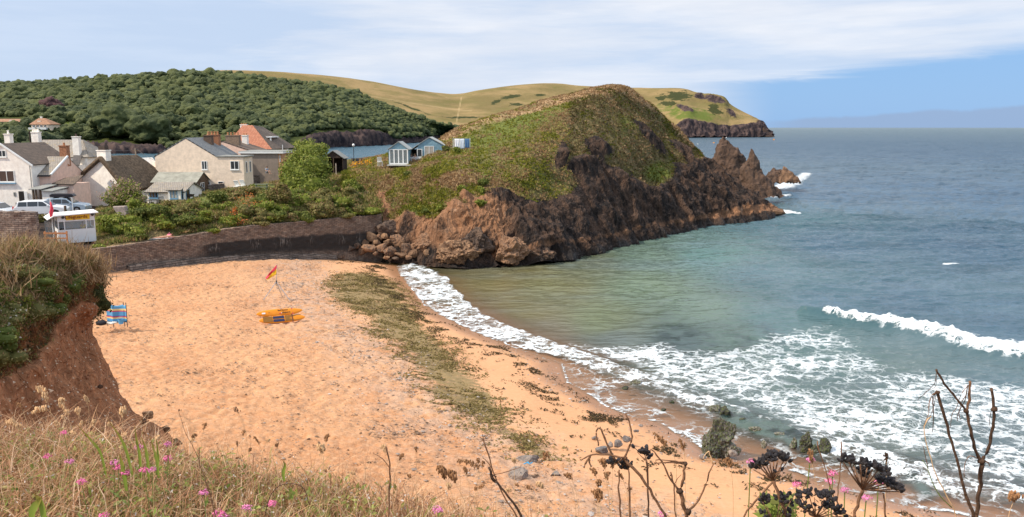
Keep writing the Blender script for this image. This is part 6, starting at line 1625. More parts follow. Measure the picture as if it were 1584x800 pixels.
# filler bushes nothing tells apart
for i, (x, w, hh, lb) in enumerate([(330,22,8,'plant spilling over the sea wall left of its middle'),(405,26,9,'plant spilling over the sea wall below the dense round bush'),(476,30,10,'plant spilling over the sea wall below the large green tree'),(535,34,11,'plant spilling over the sea wall near its right end')]):
    q = at(x, np.interp(x, [300, 400, 500, 590], [361, 347, 338, 331]), 64.1 + (x - 150) / 438 * 21); k = q.y / 1195
    leafy('shrub', lb, 'shrub', (q.x, q.y, q.z - .25), bush_clumps(w * k, hh * k, .9, 7, rnd), 500, .09, [G_BRIGHT, G_OLIVE][i % 2], seed=60 + i)
fill = 0
for _ in range(900):
    x = rnd.uniform(165, 590); lo = np.interp(x, [165, 300, 450, 590], [376, 358, 340, 330]); hi = np.interp(x, [165, 230, 300, 345, 420, 520, 590], [330, 328, 322, 306, 306, 290, 285])
    y = rnd.uniform(hi, lo)
    if 262 < x < 335 and 300 < y < 320 or 300 < x < 400 and 340 < y < 354 and rnd.random() < .8: continue
    if 560 < x < 612 or (222 < x < 278 and y > 355): continue
    q = bank_at(x, y); w = rnd.uniform(1.0, 2.4); hh = w * rnd.uniform(.45, .8)
    pal = rnd.choice([G_MID, G_OLIVE, G_OLIVE, G_BRIGHT, G_BRIGHT])
    leafy('shrub', 'small mixed green shrub among the others on the garden bank', 'shrub', (q.x, q.y, q.z - .1), bush_clumps(w, hh, w * .8, 5, rnd), 340, 0.11, pal, 'small shrubs covering the garden bank', pal2=P_BROWN, f2=.12, seed=100 + fill)
    fill += 1
    if fill >= 110: break
# the large green tree left of the wooden hut
q = at(480, 330, 92); q.z = 6.3
def rel(px, py, Y, r, rz=None): p = at(px, py, Y) - q; return (p.x, p.y, p.z, r, r, rz or r * .85)
cl = [rel(478,238,93,1.9), rel(462,250,93,1.7), rel(488,236,94,1.6,1.0), rel(497,229,95,1.0,.6), rel(450,262,92,1.5), rel(487,258,91,2.0), rel(472,272,90.5,2.0), rel(491,272,91,1.5), rel(455,285,90,1.6), rel(484,290,89.5,2.1), rel(500,294,90,1.5), rel(466,302,89,1.7), rel(495,308,89,1.6), rel(442,300,89.5,1.2), rel(470,226,94,1.2,.8), rel(444,276,91,.9)]
leafy('tree', 'large bright green feathery tree left of the dark wooden hut', 'tree', q, cl, 9000, 0.15, G_BRIGHT, trunk=[((0, 0, -.6), (.1, .3, 3.4), .22, .14), ((0, 0, .4), (-1.3, .2, 3.6), .15, .07), ((.05, .1, 1), (1.4, .4, 4.2), .14, .07)], pal2=G_MID, f2=.3, seed=5)
# tamarisk with pinkish plumes: arching sprays
def tamarisk():
    rng = np.random.default_rng(9); q = bank_at(190, 328); k = q.y / 1195
    base = np.array(q) + [0, .6, 0]; V, F, C = [], [], []; nb = 0
    for s in range(460):
        a = rng.uniform(0, 6.28); lean = rng.uniform(0.05, 1.0) ** .8; Ln = rng.uniform(2.6, 4.1) * (1 - .25 * lean)
        dirv = np.array([math.cos(a) * lean * 1.05, math.sin(a) * lean * .7, 1.0])
        t = np.linspace(.12, 1, 26)
        P = dirv[None] * (t * Ln)[:, None] / np.linalg.norm(dirv); P[:, 2] -= .45 * lean * (t ** 2) * Ln * .5; P[:, 0] += rng.uniform(-.6, .6); P[:, 1] += rng.uniform(-.5, .5)
        P = P + rng.normal(size=P.shape) * .09
        v, f = quads_at(P, np.tile([0, -.6, .5], (len(P), 1)), .10, 1.1, rng); V.append(v); F.append(f + nb); nb += len(v)
        c = pick(G_BRIGHT + G_MID, len(P), rng); tip = np.repeat(t > rng.uniform(.70, 1.15), 4); c[tip] = pick(P_PINK, len(P), rng)[tip]; C.append(c)
    root = empty('tamarisk', tuple(base)); tag(root, 'feathery tamarisk bush with dusty pink plumes on the bank beside the thatched cottage', 'bush')
    mesh_np('crown', np.concatenate(V), np.concatenate(F), M_FOL, parent=root, cols={'Col': np.concatenate(C)})
    m = MB()
    for s in range(9):
        a = rnd.uniform(0, 6.28); m.tube([(math.cos(a) * .2, math.sin(a) * .2, -.3), (math.cos(a) * .6, math.sin(a) * .5, 1.1), (math.cos(a) * 1.1, math.sin(a) * .8, 1.9)], [.05, .04, .02], 6)
    m.build('trunk', DARKT, root)
tamarisk()
q = bank_at(199, 332); k = q.y / 1195
m = MB(); m.prism([(-.8, .75), (.4, .8), (.55, .1), (.15, -.9), (-.3, -.8), (-.5, .2)], -.3, .3)
o = m.build('concrete_block', m_plain('broken_concrete', (.34, .27, .24), .9, .3, 3, .6), bevel=.06); o.location = (q.x, q.y - 1.2, q.z + .2); tag(o, 'broken grey concrete block jutting from the bank under the tamarisk', 'concrete block')
# undergrowth of the bank and rough grass of the headland as ground cover
def tufts(name, label, P, N_, pal_fn, h, w, blades, seed, mat=None, lean=0.5):
    rng = np.random.default_rng(seed); n = len(P)
    P = np.repeat(P, blades, 0); C = np.repeat(pal_fn, blades, 0); N_ = np.repeat(N_, blades, 0); m = len(P)
    base = P + rng.normal(size=(m, 3)) * [h * .35, h * .35, 0]
    up = np.array([0, 0, 1.0]) + 0.35 * N_ + rng.normal(size=(m, 3)) * lean; up /= np.linalg.norm(up, axis=1, keepdims=True)
    hh = (h * rng.uniform(.5, 1.3, m))[:, None]
    sd_ = np.cross(up, rng.normal(size=(m, 3))); sd_ /= np.maximum(np.linalg.norm(sd_, axis=1, keepdims=True), 1e-6); ww = (w * rng.uniform(.6, 1.4, m))[:, None]
    V = np.stack([base - sd_ * ww, base + sd_ * ww, base + up * hh], 1).reshape(-1, 3)
    C = np.repeat(np.clip(C * rng.uniform(.75, 1.25, (m, 1)), 0, 1), 3, 0)
    o = mesh_np(name, V, np.arange(3 * m).reshape(m, 3), mat or M_FOL, cols={'Col': C}); return tag(o, label, kind='stuff')
rng = np.random.default_rng(21)
hv = HEAD; ok = np.where((hv['grass'] > .45) & (hv['vf'] < .80) & (hv['px'] < 1110) & ((hv['px'] > 560) | (hv['py'] < 300)))[0]
ok = rng.choice(ok, 38000)
Pg = hv['V'][ok] + rng.normal(size=(len(ok), 3)) * [.12, .12, 0.0]
A = np.array; 
nzh = .5 + 1.6 * fbm(hv['V'][ok], 2.4, 3, seed=57) + rng.normal(size=len(ok)) * .12
gcol = np.where((nzh < hv['dry'][ok] * 1.15)[:, None], A(P_STRAW)[rng.integers(4, size=len(ok))], np.where((1 - nzh + .1 * rng.normal(size=len(ok)) < hv['green'][ok])[:, None], A(G_MID)[rng.integers(4, size=len(ok))] * [1.22, 1.05, .6] * np.where(hv['px'][ok] > 880, .62, 1.1)[:, None], A(G_OLIVE + P_BROWN)[rng.integers(7, size=len(ok))] * np.where(hv['px'][ok] > 880, .6, 1.45)[:, None]))  # grass colour darkened on the shaded right face, brightened on the sunlit left
hfac = 0.20
tufts('headland_grass', 'rough tan and green grass over the headland', Pg, hv['N'][ok], gcol, hfac, .07, 4, 22)
ok = np.where((BANK['px'] > 150) & (BANK['px'] < 600) & (BANK['py'] > 248) & (BANK['V'][:, 2] > 4.3) & (BANK['py'] < np.interp(BANK['px'], [148, 210, 226, 228, 272, 274, 300, 380, 450, 520, 592], [380, 373, 371, 358, 354, 364, 360, 347, 342, 336, 330])))[0]
x_, y_ = BANK['px'][ok], BANK['py'][ok]
lawnz = (np.abs(x_ - 300) < 36) & (np.abs(y_ - 310) < 8) | (np.abs(x_ - 412) < 32) & (np.abs(y_ - 290) < 7)
dens = np.where(lawnz, .05, 1.0) * np.where((x_ < 250) & (y_ < 322), 0.1, 1)
ok = rng.choice(ok, 26000, p=dens / dens.sum())
gcol = np.where((rng.random(len(ok)) < .22)[:, None], A(P_STRAW)[rng.integers(4, size=len(ok))], A(G_MID + G_OLIVE + G_OLIVE)[rng.integers(12, size=len(ok))])
tufts('bank_undergrowth', 'tangled undergrowth and grass on the garden bank', BANK['V'][ok], BANK['N'][ok], gcol * 1.2, .32, .08, 4, 23)
# flower beds
def flowers(name, label, spots_, pal, n, seed, size=.09, sel=bank_at):
    rng = np.random.default_rng(seed); P = []
    for _ in range(n):
        x, y, rx, ry = spots_[rng.integers(len(spots_))]
        b = sel(x + rng.normal() * rx * .5, y + rng.normal() * ry * .5); P.append(np.array(b[:3] if not isinstance(b, tuple) else b[0]) + [rng.normal() * .1, rng.normal() * .1, rng.uniform(.25, .75)])
    P = np.array(P); v, f = quads_at(P, np.tile([.1, -.5, .7], (n, 1)), size, 1, rng)
    return tag(mesh_np(name, v, f, M_FOL, cols={'Col': pick(pal, n, rng)}), label, kind='stuff')
flowers('orange_flowers', 'orange and yellow flowers beside the small lawn', [(302,294,12,3),(292,298,6,3),(320,291,14,3),(352,290,10,3),(312,292,14,4)], [(.75,.25,.02),(.80,.45,.02),(.62,.16,.03),(.80,.55,.03)], 420, 3)
flowers('red_flowers', 'rust red and orange flowers down the bank right of the lawn', [(385,312,22,9),(395,325,20,8),(362,335,6,5),(378,330,18,8),(370,350,16,4)], [(.55,.16,.04),(.62,.24,.05),(.45,.12,.04),(.40,.17,.07)], 420, 4)
flowers('yellow_flowers', 'yellow orange flowers on the slope left of the blue beach huts', [(560,258,8,3),(548,260,8,3),(570,256,5,3)], [(.82,.40,.01),(.75,.30,.02)], 130, 5, .10, lambda x, y: head_at(x, y)[0])
# bushes on the headland by the huts and tufts on the red cliff
HB = [(690,234,16,10,G_MID,'small green shrub at the right corner of the larger beach hut'),(708,238,14,10,G_BRIGHT,'round green shrub under the washing line'),(714,296,16,12,G_BRIGHT,'bright green tuft on the red cliff below the washing line'),
      (683,330,12,14,G_BRIGHT,'bright green tuft growing on the red cliff above the ochre slab'),(742,322,18,12,G_BRIGHT,'wide bright green tuft on the red cliff at the dark corner'),(748,286,16,16,G_MID,'green clump high on the cliff corner'),
      (630,270,14,8,G_MID,'green shrub on the slope below the smaller beach hut'),(596,240,14,10,G_MID,'green shrub left of the smaller beach hut'),(660,330,14,9,G_MID,'green tuft at the top of the boulder slope'),(745,300,14,14,G_BRIGHT,'upright green clump on the orange cliff')]
for i, (x, y, w, hh, pal, lb) in enumerate(HB):
    q, nn_ = head_at(x, y); k = q.y / 1195
    leafy('shrub', lb, 'shrub', (q.x, q.y - .2, q.z - .1), bush_clumps(w * k, hh * k, w * k * .7, 6, rnd), 420, .10, pal, seed=300 + i)

# ------------------------------------------------------------------ bluff vegetation
rng = np.random.default_rng(31)
ok = np.where((BLUFF['g'] > .5) & (BLUFF['vf'] > .15) & (BLUFF['V'][:, 2] > 4))[0]
ok = rng.choice(ok, 26000); x_, y_ = BLUFF['px'][ok], BLUFF['py'][ok]
strawtop = 1 - sst(y_, 400, 470); edgeb = sst(y_ - np.interp(x_, [0, 75, 130, 160], [540, 490, 440, 430]), -30, 10)  # more straw towards the top, more brown along the lower edge
r_ = rng.random(len(ok)); nz = fbm(BLUFF['V'][ok], 1.1, 3, seed=55)
gcol = np.where((r_ < .30 + .30 * strawtop)[:, None], A(P_STRAW)[rng.integers(4, size=len(ok))], np.where((nz > .02)[:, None], A(G_MID + G_BRIGHT)[rng.integers(8, size=len(ok))] * .9, A(G_OLIVE + P_BROWN)[rng.integers(7, size=len(ok))]))
gcol = np.where((rng.random(len(ok)) < edgeb * .7)[:, None], A(P_BROWN)[rng.integers(3, size=len(ok))] * [1.1, .8, .7], gcol)
tufts('bluff_grass', 'matted grass and leaves capping the left bluff', BLUFF['V'][ok] - BLUFF['N'][ok] * .03, BLUFF['N'][ok], gcol, .10, .012, 5, 32, lean=.9)
ok2 = rng.choice(ok, 42000); ok2 = ok2[fbm(BLUFF['V'][ok2], .9, 3, seed=56) > .03]
v, f = quads_at(BLUFF['V'][ok2] + BLUFF['N'][ok2] * rng.uniform(.03, .16, (len(ok2), 1)), BLUFF['N'][ok2], .035, 1.0, rng)
tag(mesh_np('bluff_leaves', v, f, M_FOL, cols={'Col': pick(G_MID + G_OLIVE + G_BRIGHT, len(ok2), rng)}), 'small green leaves through the grass of the bluff', kind='stuff')
# seed heads (dots of pale and brown) and tall straw on the top edge
top_ok = np.where((BLUFF['vf'] > .58) & (BLUFF['vf'] < .74) & (BLUFF['px'] > -40))[0]
o_ = rng.choice(top_ok, 2600)
gc = A(P_STRAW)[rng.integers(4, size=len(o_))]
tufts('bluff_straw', 'tall dry straw along the top of the bluff', BLUFF['V'][o_], BLUFF['N'][o_], gc, .40, .010, 2, 33, lean=.5)
o_ = rng.choice(ok, 900)
v, f = quads_at(BLUFF['V'][o_] + BLUFF['N'][o_] * .14 + [0, 0, .1], np.tile([0, -1, .3], (len(o_), 1)), .028, 1, rng)
tag(mesh_np('bluff_seed_heads', v, f, M_FOL, cols={'Col': pick([(.45,.36,.26),(.30,.20,.13),(.5,.42,.33)], len(o_), rng)}), 'pale round seed heads dotted over the bluff', kind='stuff')
# stones in the earth face and hanging clods
ea = np.where((BLUFF['g'] < .3) & (BLUFF['px'] > -30) & (BLUFF['px'] < 330) & (BLUFF['py'] > 460) & (BLUFF['py'] < 730))[0]
def pebbles(name, label, P, size, pal, seed, squash=.7, mat=None):
    rng = np.random.default_rng(seed); base = np.array([[1,0,0],[-1,0,0],[0,1,0],[0,-1,0],[0,0,1],[0,0,-1]], float)
    f0 = np.array([[0,2,4],[2,1,4],[1,3,4],[3,0,4],[2,0,5],[1,2,5],[3,1,5],[0,3,5]]); n = len(P)
    s = size * 1.15 * rng.lognormal(0, .45, n)
    V = base[None] * (rng.uniform(.6, 1.3, (n, 1, 3)) * [1, 1, squash]) * s[:, None, None]
    a = rng.uniform(0, 6.28, n); c, sn = np.cos(a)[:, None], np.sin(a)[:, None]
    V = np.stack([V[..., 0] * c - V[..., 1] * sn, V[..., 0] * sn + V[..., 1] * c, V[..., 2]], 2) + P[:, None]
    F = (f0[None] + (np.arange(n) * 6)[:, None, None]).reshape(-1, 3)
    col_ = np.repeat(np.array(pal)[rng.integers(len(pal), size=n)] * rng.uniform(.8, 1.2, (n, 1)), 6, 0)
    return tag(mesh_np(name, V.reshape(-1, 3), F, mat or M_PEB, cols={'Col': col_}), label, kind='stuff')
M_PEB = m_fol('pebble_stone', .85, 0)
o_ = rng.choice(ea, 1800)
pebbles('bluff_stones', 'small pale stones stuck in the red earth face', BLUFF['V'][o_], .017, [(.52,.36,.24),(.38,.19,.10),(.30,.13,.06),(.60,.46,.34),(.24,.10,.05)], 34)
for i, (x, y, Y, s) in enumerate([(236,640,19.3,14),(226,650,19.0,9),(160,598,18.6,7),(262,664,19.4,10),(280,684,19.6,12)]):
    bi = np.argmin((BLUFF['px'] - x + 10) ** 2 + (BLUFF['py'] - y) ** 2 + 1e4 * (BLUFF['vf'] > .6)); Y = float(BLUFF['V'][bi][1])
    put_rock('boulder', 400 + i, x - 6, y, Y, s * 1.5, s, M_ORANGE, ['largest clod of rock on the edge of the bluff talus', 'small rock beside the largest clod on the talus edge', 'small rock at the pinch of the bluff edge', 'second rock down the talus edge', 'lowest rock on the talus edge before the grasses'][i], 'rock', sub=3, amp=.15)

# ------------------------------------------------------------------ scraps on the beach
rng = np.random.default_rng(41)
def beach_scatter(n, fn, zoff=.01):
    out = []
    while sum(map(len, out)) < n:
        k = n * 4; x = rng.uniform(-42, 30, k); y = rng.uniform(16, 88, k); P = np.stack([x, y], 1); d = shore_d(P)
        w = fn(P, d); sel = (d > .3) & (rng.random(k) < w); P = P[sel]; out.append(np.stack([P[:, 0], P[:, 1], beach_z(P, d[sel]) + zoff], 1))
    return np.concatenate(out)[:n]
WP = on2(WEED_PX, 1.6)
clump = lambda P, s, sd_, a, b: sst(fbm(P3(P[:, 0], P[:, 1]), s, 3, .6, seed=sd_), a, b)
Pw = beach_scatter(24000, lambda P, d: sst(sdf(P, WP), -1.6, 1.4) * (.15 + clump(P, 1.4, 61, -.15, .3)))
v, f = quads_at(Pw + [0, 0, .012], np.tile([0, 0, 1.3], (len(Pw), 1)), .058, 1.7, rng)
tag(mesh_np('seaweed_belt', v, f, M_FOL, cols={'Col': pick([(.19,.145,.045),(.27,.205,.075),(.13,.095,.03),(.33,.245,.11)], len(Pw), rng)}), 'belt of olive seaweed across the beach', kind='stuff')
Pd = beach_scatter(10000, lambda P, d: np.exp(-((d - 2.1) / 1.1) ** 2) * clump(P, 2.2, 62, .02, .22) * (P[:, 1] > 24) + .25 * np.exp(-((d - 4.5) / 1.6) ** 2) * clump(P, 1.5, 63, .15, .3))
v, f = quads_at(Pd + [0, 0, .02], np.tile([0, 0, 1.0], (len(Pd), 1)), .052, 1.7, rng)
tag(mesh_np('dark_seaweed', v, f, M_FOL, cols={'Col': pick([(.075,.05,.02),(.12,.085,.035),(.05,.035,.02)], len(Pd), rng)}), 'dark seaweed clumps strewn along the tide line', kind='stuff')
Ps_ = beach_scatter(30000, lambda P, d: (.10 + clump(P, 2.5, 64, .05, .35)) * sst(d, 6, 9))
pebbles('beach_scraps', 'dark scraps and pebbles scattered over the dry sand', Ps_, .025, [(.14,.085,.05),(.22,.14,.09),(.30,.24,.20),(.10,.06,.035)], 42, .35)
Pp = beach_scatter(9000, lambda P, d: np.exp(-((d - 9.5) / 2.6) ** 2) * (.3 + clump(P, 2, 65, 0, .3)) + .35 * (d < 2.4) * (P[:, 1] < 50))
pebbles('shingle', 'grey shingle beside the seaweed belt', Pp, .030, [(.34,.29,.26),(.25,.20,.17),(.45,.38,.33),(.20,.13,.09)], 43, .4)

rb = random.Random(9)
for i in range(16):
    x = rb.uniform(0, 148); y = rb.uniform(420, min(570, 600 - x * 1.0)); bi = np.argmin((BLUFF['px'] - x) ** 2 + (BLUFF['py'] - y) ** 2 + 1e4 * (BLUFF['g'] < .5)); q = BLUFF['V'][bi]
    w = rb.uniform(.5, 1.0); leafy('shrub', 'low leafy clump among the grass of the left bluff', 'shrub', (q[0], q[1] - .05, q[2] - .1), bush_clumps(w, w * .55, w * .8, 7, rb), 1000, .020, rb.choice([G_OLIVE, G_OLIVE, G_MID, P_BROWN + G_OLIVE]), 'leafy clumps on the left bluff', pal2=[(.55,.50,.42),(.40,.22,.12)], f2=.06, seed=700 + i)
q = BLUFF['V'][np.argmin((BLUFF['px'] - 150) ** 2 + (BLUFF['py'] - 468) ** 2)]
leafy('shrub', 'dark hanging bush at the overhanging right edge of the bluff above the holdall', 'shrub', (q[0] + .05, q[1], q[2] - .45), bush_clumps(.75, .95, .7, 8, rb), 1500, .026, [(.07,.075,.02),(.10,.09,.03),(.13,.12,.035)], seed=730)
# ================================================================== SMALL THINGS OF THE BEACH AND VILLAGE
def skinned(name, joints, edges, mat, parent=None, sub=2, root=0):
    me = bpy.data.meshes.new(name); me.from_pydata([j[:3] for j in joints], edges, [])
    o = bpy.data.objects.new(name, me); col.objects.link(o); me.materials.append(mat)
    md = o.modifiers.new('skin', 'SKIN'); sv = me.skin_vertices[0].data
    for i, j in enumerate(joints):
        r = j[3]; sv[i].radius = r if hasattr(r, '__len__') else (r, r)
        sv[i].use_root = (i == root)
    md.use_smooth_shade = True
    s = o.modifiers.new('sub', 'SUBSURF'); s.levels = sub; s.render_levels = sub
    if parent: o.parent = parent
    return o
SKIN = m_plain('skin', (0.52, 0.29, 0.19), .55, .06, 6, .05)
def person(loc, rz, pose, label, cloth_c, hair_c, cloth='shirt', legs_c=None, scale=1.0, tilt=None):
    """pose: dict of joint positions (metres, z up, facing -y)"""
    r = empty('person', loc, rz); r.scale = (scale,) * 3; tag(r, label, 'person')
    if tilt: r.rotation_euler = tilt
    P = pose; J = []; E = []; idx = {}
    def add(n, p, rad): idx[n] = len(J); J.append((*p, rad)); return idx[n]
    add('pelvis', P['pelvis'], (.15, .11)); add('waist', P['waist'], (.13, .095)); add('chest', P['chest'], (.165, .11)); add('neck', P['neck'], .058)
    hd = Vector(P['head']); nk = Vector(P['neck']); up = (hd - nk).normalized()
    add('jaw', tuple(nk + (hd - nk) * .55), (.068, .078)); add('skull', tuple(hd), (.078, .095)); add('top', tuple(hd + up * .085), (.06, .07))
    for s in 'LR':
        add('sh' + s, P['sh' + s], .062); add('el' + s, P['el' + s], .042); add('wr' + s, P['wr' + s], .028); 
        w = Vector(P['wr' + s]); e = Vector(P['el' + s]); d = (w - e).normalized(); add('hand' + s, tuple(w + d * .07), (.038, .02)); add('fing' + s, tuple(w + d * .15), (.028, .012))
        th = d.cross(Vector((0, 0, 1))).normalized() if abs(d.z) < .9 else Vector((1, 0, 0)); add('thumb' + s, tuple(w + d * .06 + th * .05), .012)
        add('hip' + s, P['hip' + s], .095); add('kn' + s, P['kn' + s], .06); add('an' + s, P['an' + s], .038); add('toe' + s, P['toe' + s], (.042, .025))
    for a, b in [('pelvis','waist'),('waist','chest'),('chest','neck'),('neck','jaw'),('jaw','skull'),('skull','top')]: E.append((idx[a], idx[b]))
    for s in 'LR':
        for a, b in [('chest','sh'),('sh','el'),('el','wr'),('wr','hand'),('hand','fing'),('hand','thumb')]: E.append((idx[a if a == 'chest' else a + s], idx[b + s]))
        for a, b in [('pelvis','hip'),('hip','kn'),('kn','an'),('an','toe')]: E.append((idx[a if a == 'pelvis' else a + s], idx[b + s]))
    skinned('body', J, E, SKIN, r)
    face = Vector(P.get('face', (0, -1, 0))).normalized(); side = face.cross(up).normalized()
    m = MB()
    for s in (-1, 1): m.blob(hd + face * .088 + side * s * .032 + up * .005, .012, 6, 4)
    m.blob(hd + face * .105 - up * .025, (.012, .012, .02), 6, 4); m.box(-.001, .001, -.001, .001, -.001, .001, Matrix.Translation(hd))
    m.build('face', m_plain('face_features', (.10, .05, .04)), r, smooth=True)
    h_ = MB(); h_.blob(hd + up * .035 - face * .018, (.098, .105, .092), 12, 8); h_.build('hair', m_plain('hair', hair_c, .9), r, smooth=True)
    cm = m_plain('cloth', cloth_c, .9)
    top = [(*P['pelvis'], (.165, .125)), (*P['waist'], (.15, .112)), (*P['chest'], (.18, .128)), (*(Vector(P['chest']) + (Vector(P['neck']) - Vector(P['chest'])) * .6), .09)]
    ed = [(0, 1), (1, 2), (2, 3)]
    if cloth == 'shirt':
        for s in 'LR':
            b = len(top); top += [(*P['sh' + s], .078), (*(Vector(P['sh' + s]) * .45 + Vector(P['el' + s]) * .55), .062)]; ed += [(2, b), (b, b + 1)]
        skinned('shirt', top, ed, cm, r)
    else:
        skinned('swimsuit', [(*P['pelvis'], (.162, .122)), (*P['waist'], (.142, .105))], [(0, 1)], cm, r)
    if legs_c:
        lm = m_plain('trousers', legs_c, .9)
        skinned('trousers', [(*P['pelvis'], (.168, .13))] + [(*P[k], v) for k, v in (('hipL', .11), ('knL', .078), ('hipR', .11), ('knR', .078))], [(0, 1), (1, 2), (0, 3), (3, 4)], lm, r)
    return r
STAND = dict(pelvis=(0,0,.95), waist=(0,0,1.12), chest=(0,0,1.34), neck=(0,0,1.50), head=(0,-.01,1.64), shL=(.19,0,1.42), shR=(-.19,0,1.42), elL=(.24,.02,1.14), elR=(-.24,.02,1.14), wrL=(.22,-.10,.90), wrR=(-.22,-.10,.90),
             hipL=(.09,0,.90), hipR=(-.09,0,.90), knL=(.10,-.02,.49), knR=(-.10,-.02,.49), anL=(.10,.03,.08), anR=(-.10,.03,.08), toeL=(.11,-.14,.03), toeR=(-.11,-.14,.03))
SIT = dict(pelvis=(0,0,.12), waist=(0,.04,.30), chest=(0,.03,.52), neck=(0,-.01,.68), head=(0,-.05,.81), shL=(.19,.02,.60), shR=(-.19,.02,.60), elL=(.24,-.08,.36), elR=(-.24,-.08,.36), wrL=(.14,-.32,.34), wrR=(-.14,-.32,.34),
           hipL=(.09,-.02,.12), hipR=(-.09,-.02,.12), knL=(.12,-.42,.34), knR=(-.12,-.42,.34), anL=(.11,-.56,-.02), anR=(-.11,-.56,-.02), toeL=(.12,-.72,-.06), toeR=(-.12,-.72,-.06))
LIE = dict(pelvis=(0,0,.12), waist=(.18,0,.12), chest=(.42,0,.16), neck=(.58,0,.22), head=(.70,0,.30), shL=(.50,.19,.17), shR=(.50,-.19,.17), elL=(.72,.26,.06), elR=(.72,-.26,.06), wrL=(.82,.06,.10), wrR=(.82,-.08,.10),
           hipL=(-.04,.09,.11), hipR=(-.04,-.09,.11), knL=(-.46,.12,.08), knR=(-.46,-.12,.08), anL=(-.86,.11,.07), anR=(-.86,-.12,.07), toeL=(-1.02,.12,.05), toeR=(-1.02,-.13,.05), face=(1, 0, .1))
# sunbather with towel and bag on top of the sea wall
y0 = 64 + (256 - 150) / 438 * 21
qa = at(252, 370.7, y0 + .12)
tw = MB(); 
for i in range(16):
    x = -1.05 + i * .125; tw.box(x, x + .123, -.32, .32, .012 + .006 * math.sin(i), .03 + .006 * math.sin(i))
t = tw.build('beach_towel', m_plain('white_towel', (.80, .80, .78), .95, .05)); wa = math.atan2(path[5][1] - path[3][1], path[5][0] - path[3][0]) if False else R(27)
t.location = (qa.x - .2, qa.y + .0, qa.z + .10); t.rotation_euler = (0, 0, wa); tag(t, 'white towel spread on top of the sea wall under the sunbather', 'towel')
person((qa.x + .1, qa.y + .02, qa.z + .13), wa, LIE, 'sunbather in pink lying face down on the sea wall', (.75, .08, .22), (.12, .06, .03), 'swim')
q = at(262.5, 369, 64 + (263 - 150) / 438 * 21 + .15); m = MB(); m.blob((0, 0, .16), (.24, .18, .18), 10, 6, jit=.12, rnd=rnd); m.tube([(-.15, 0, .28), (0, 0, .48), (.15, 0, .28)], .015, 6)
o = m.build('beach_bag', m_plain('pink_bag', (.70, .18, .28), .9, .3, 9), smooth=True); o.location = (q.x, q.y, q.z + .08); tag(o, 'pink and white beach bag beside the sunbather', 'bag')
# seated man by the grey building, couple at the hut, lifeguard
q = at(413, 267, 102.5); person((q.x, q.y, q.z - .1), R(60), SIT, 'person sitting on the rubble wall by the grey building in a pale blue top', (.34, .42, .50), (.10, .07, .05), legs_c=(.20, .20, .22))
q = at(642, 249.5, 97.4); person((q.x, q.y, q.z), R(-20), SIT, 'person with bare shoulders sitting in the open porch between the beach huts', (.55, .20, .20), (.25, .15, .08), 'swim')
q = at(636, 249, 97.9); person((q.x, q.y, q.z - .0), R(25), SIT, 'person in a dark top sitting at the left inside the hut porch', (.12, .08, .08), (.08, .05, .03), legs_c=(.10, .08, .09))
F = Fr(110, 378, 66, 36, z=4.35); xk, _ = F.f(128, 350, 1.2); q = F.M @ Vector((xk, 1.1, .42)); person(q, R(36), STAND, 'lifeguard in a yellow top behind the kiosk windows', (.85, .52, .03), (.10, .06, .03), legs_c=(.55, .05, .04), scale=.92)

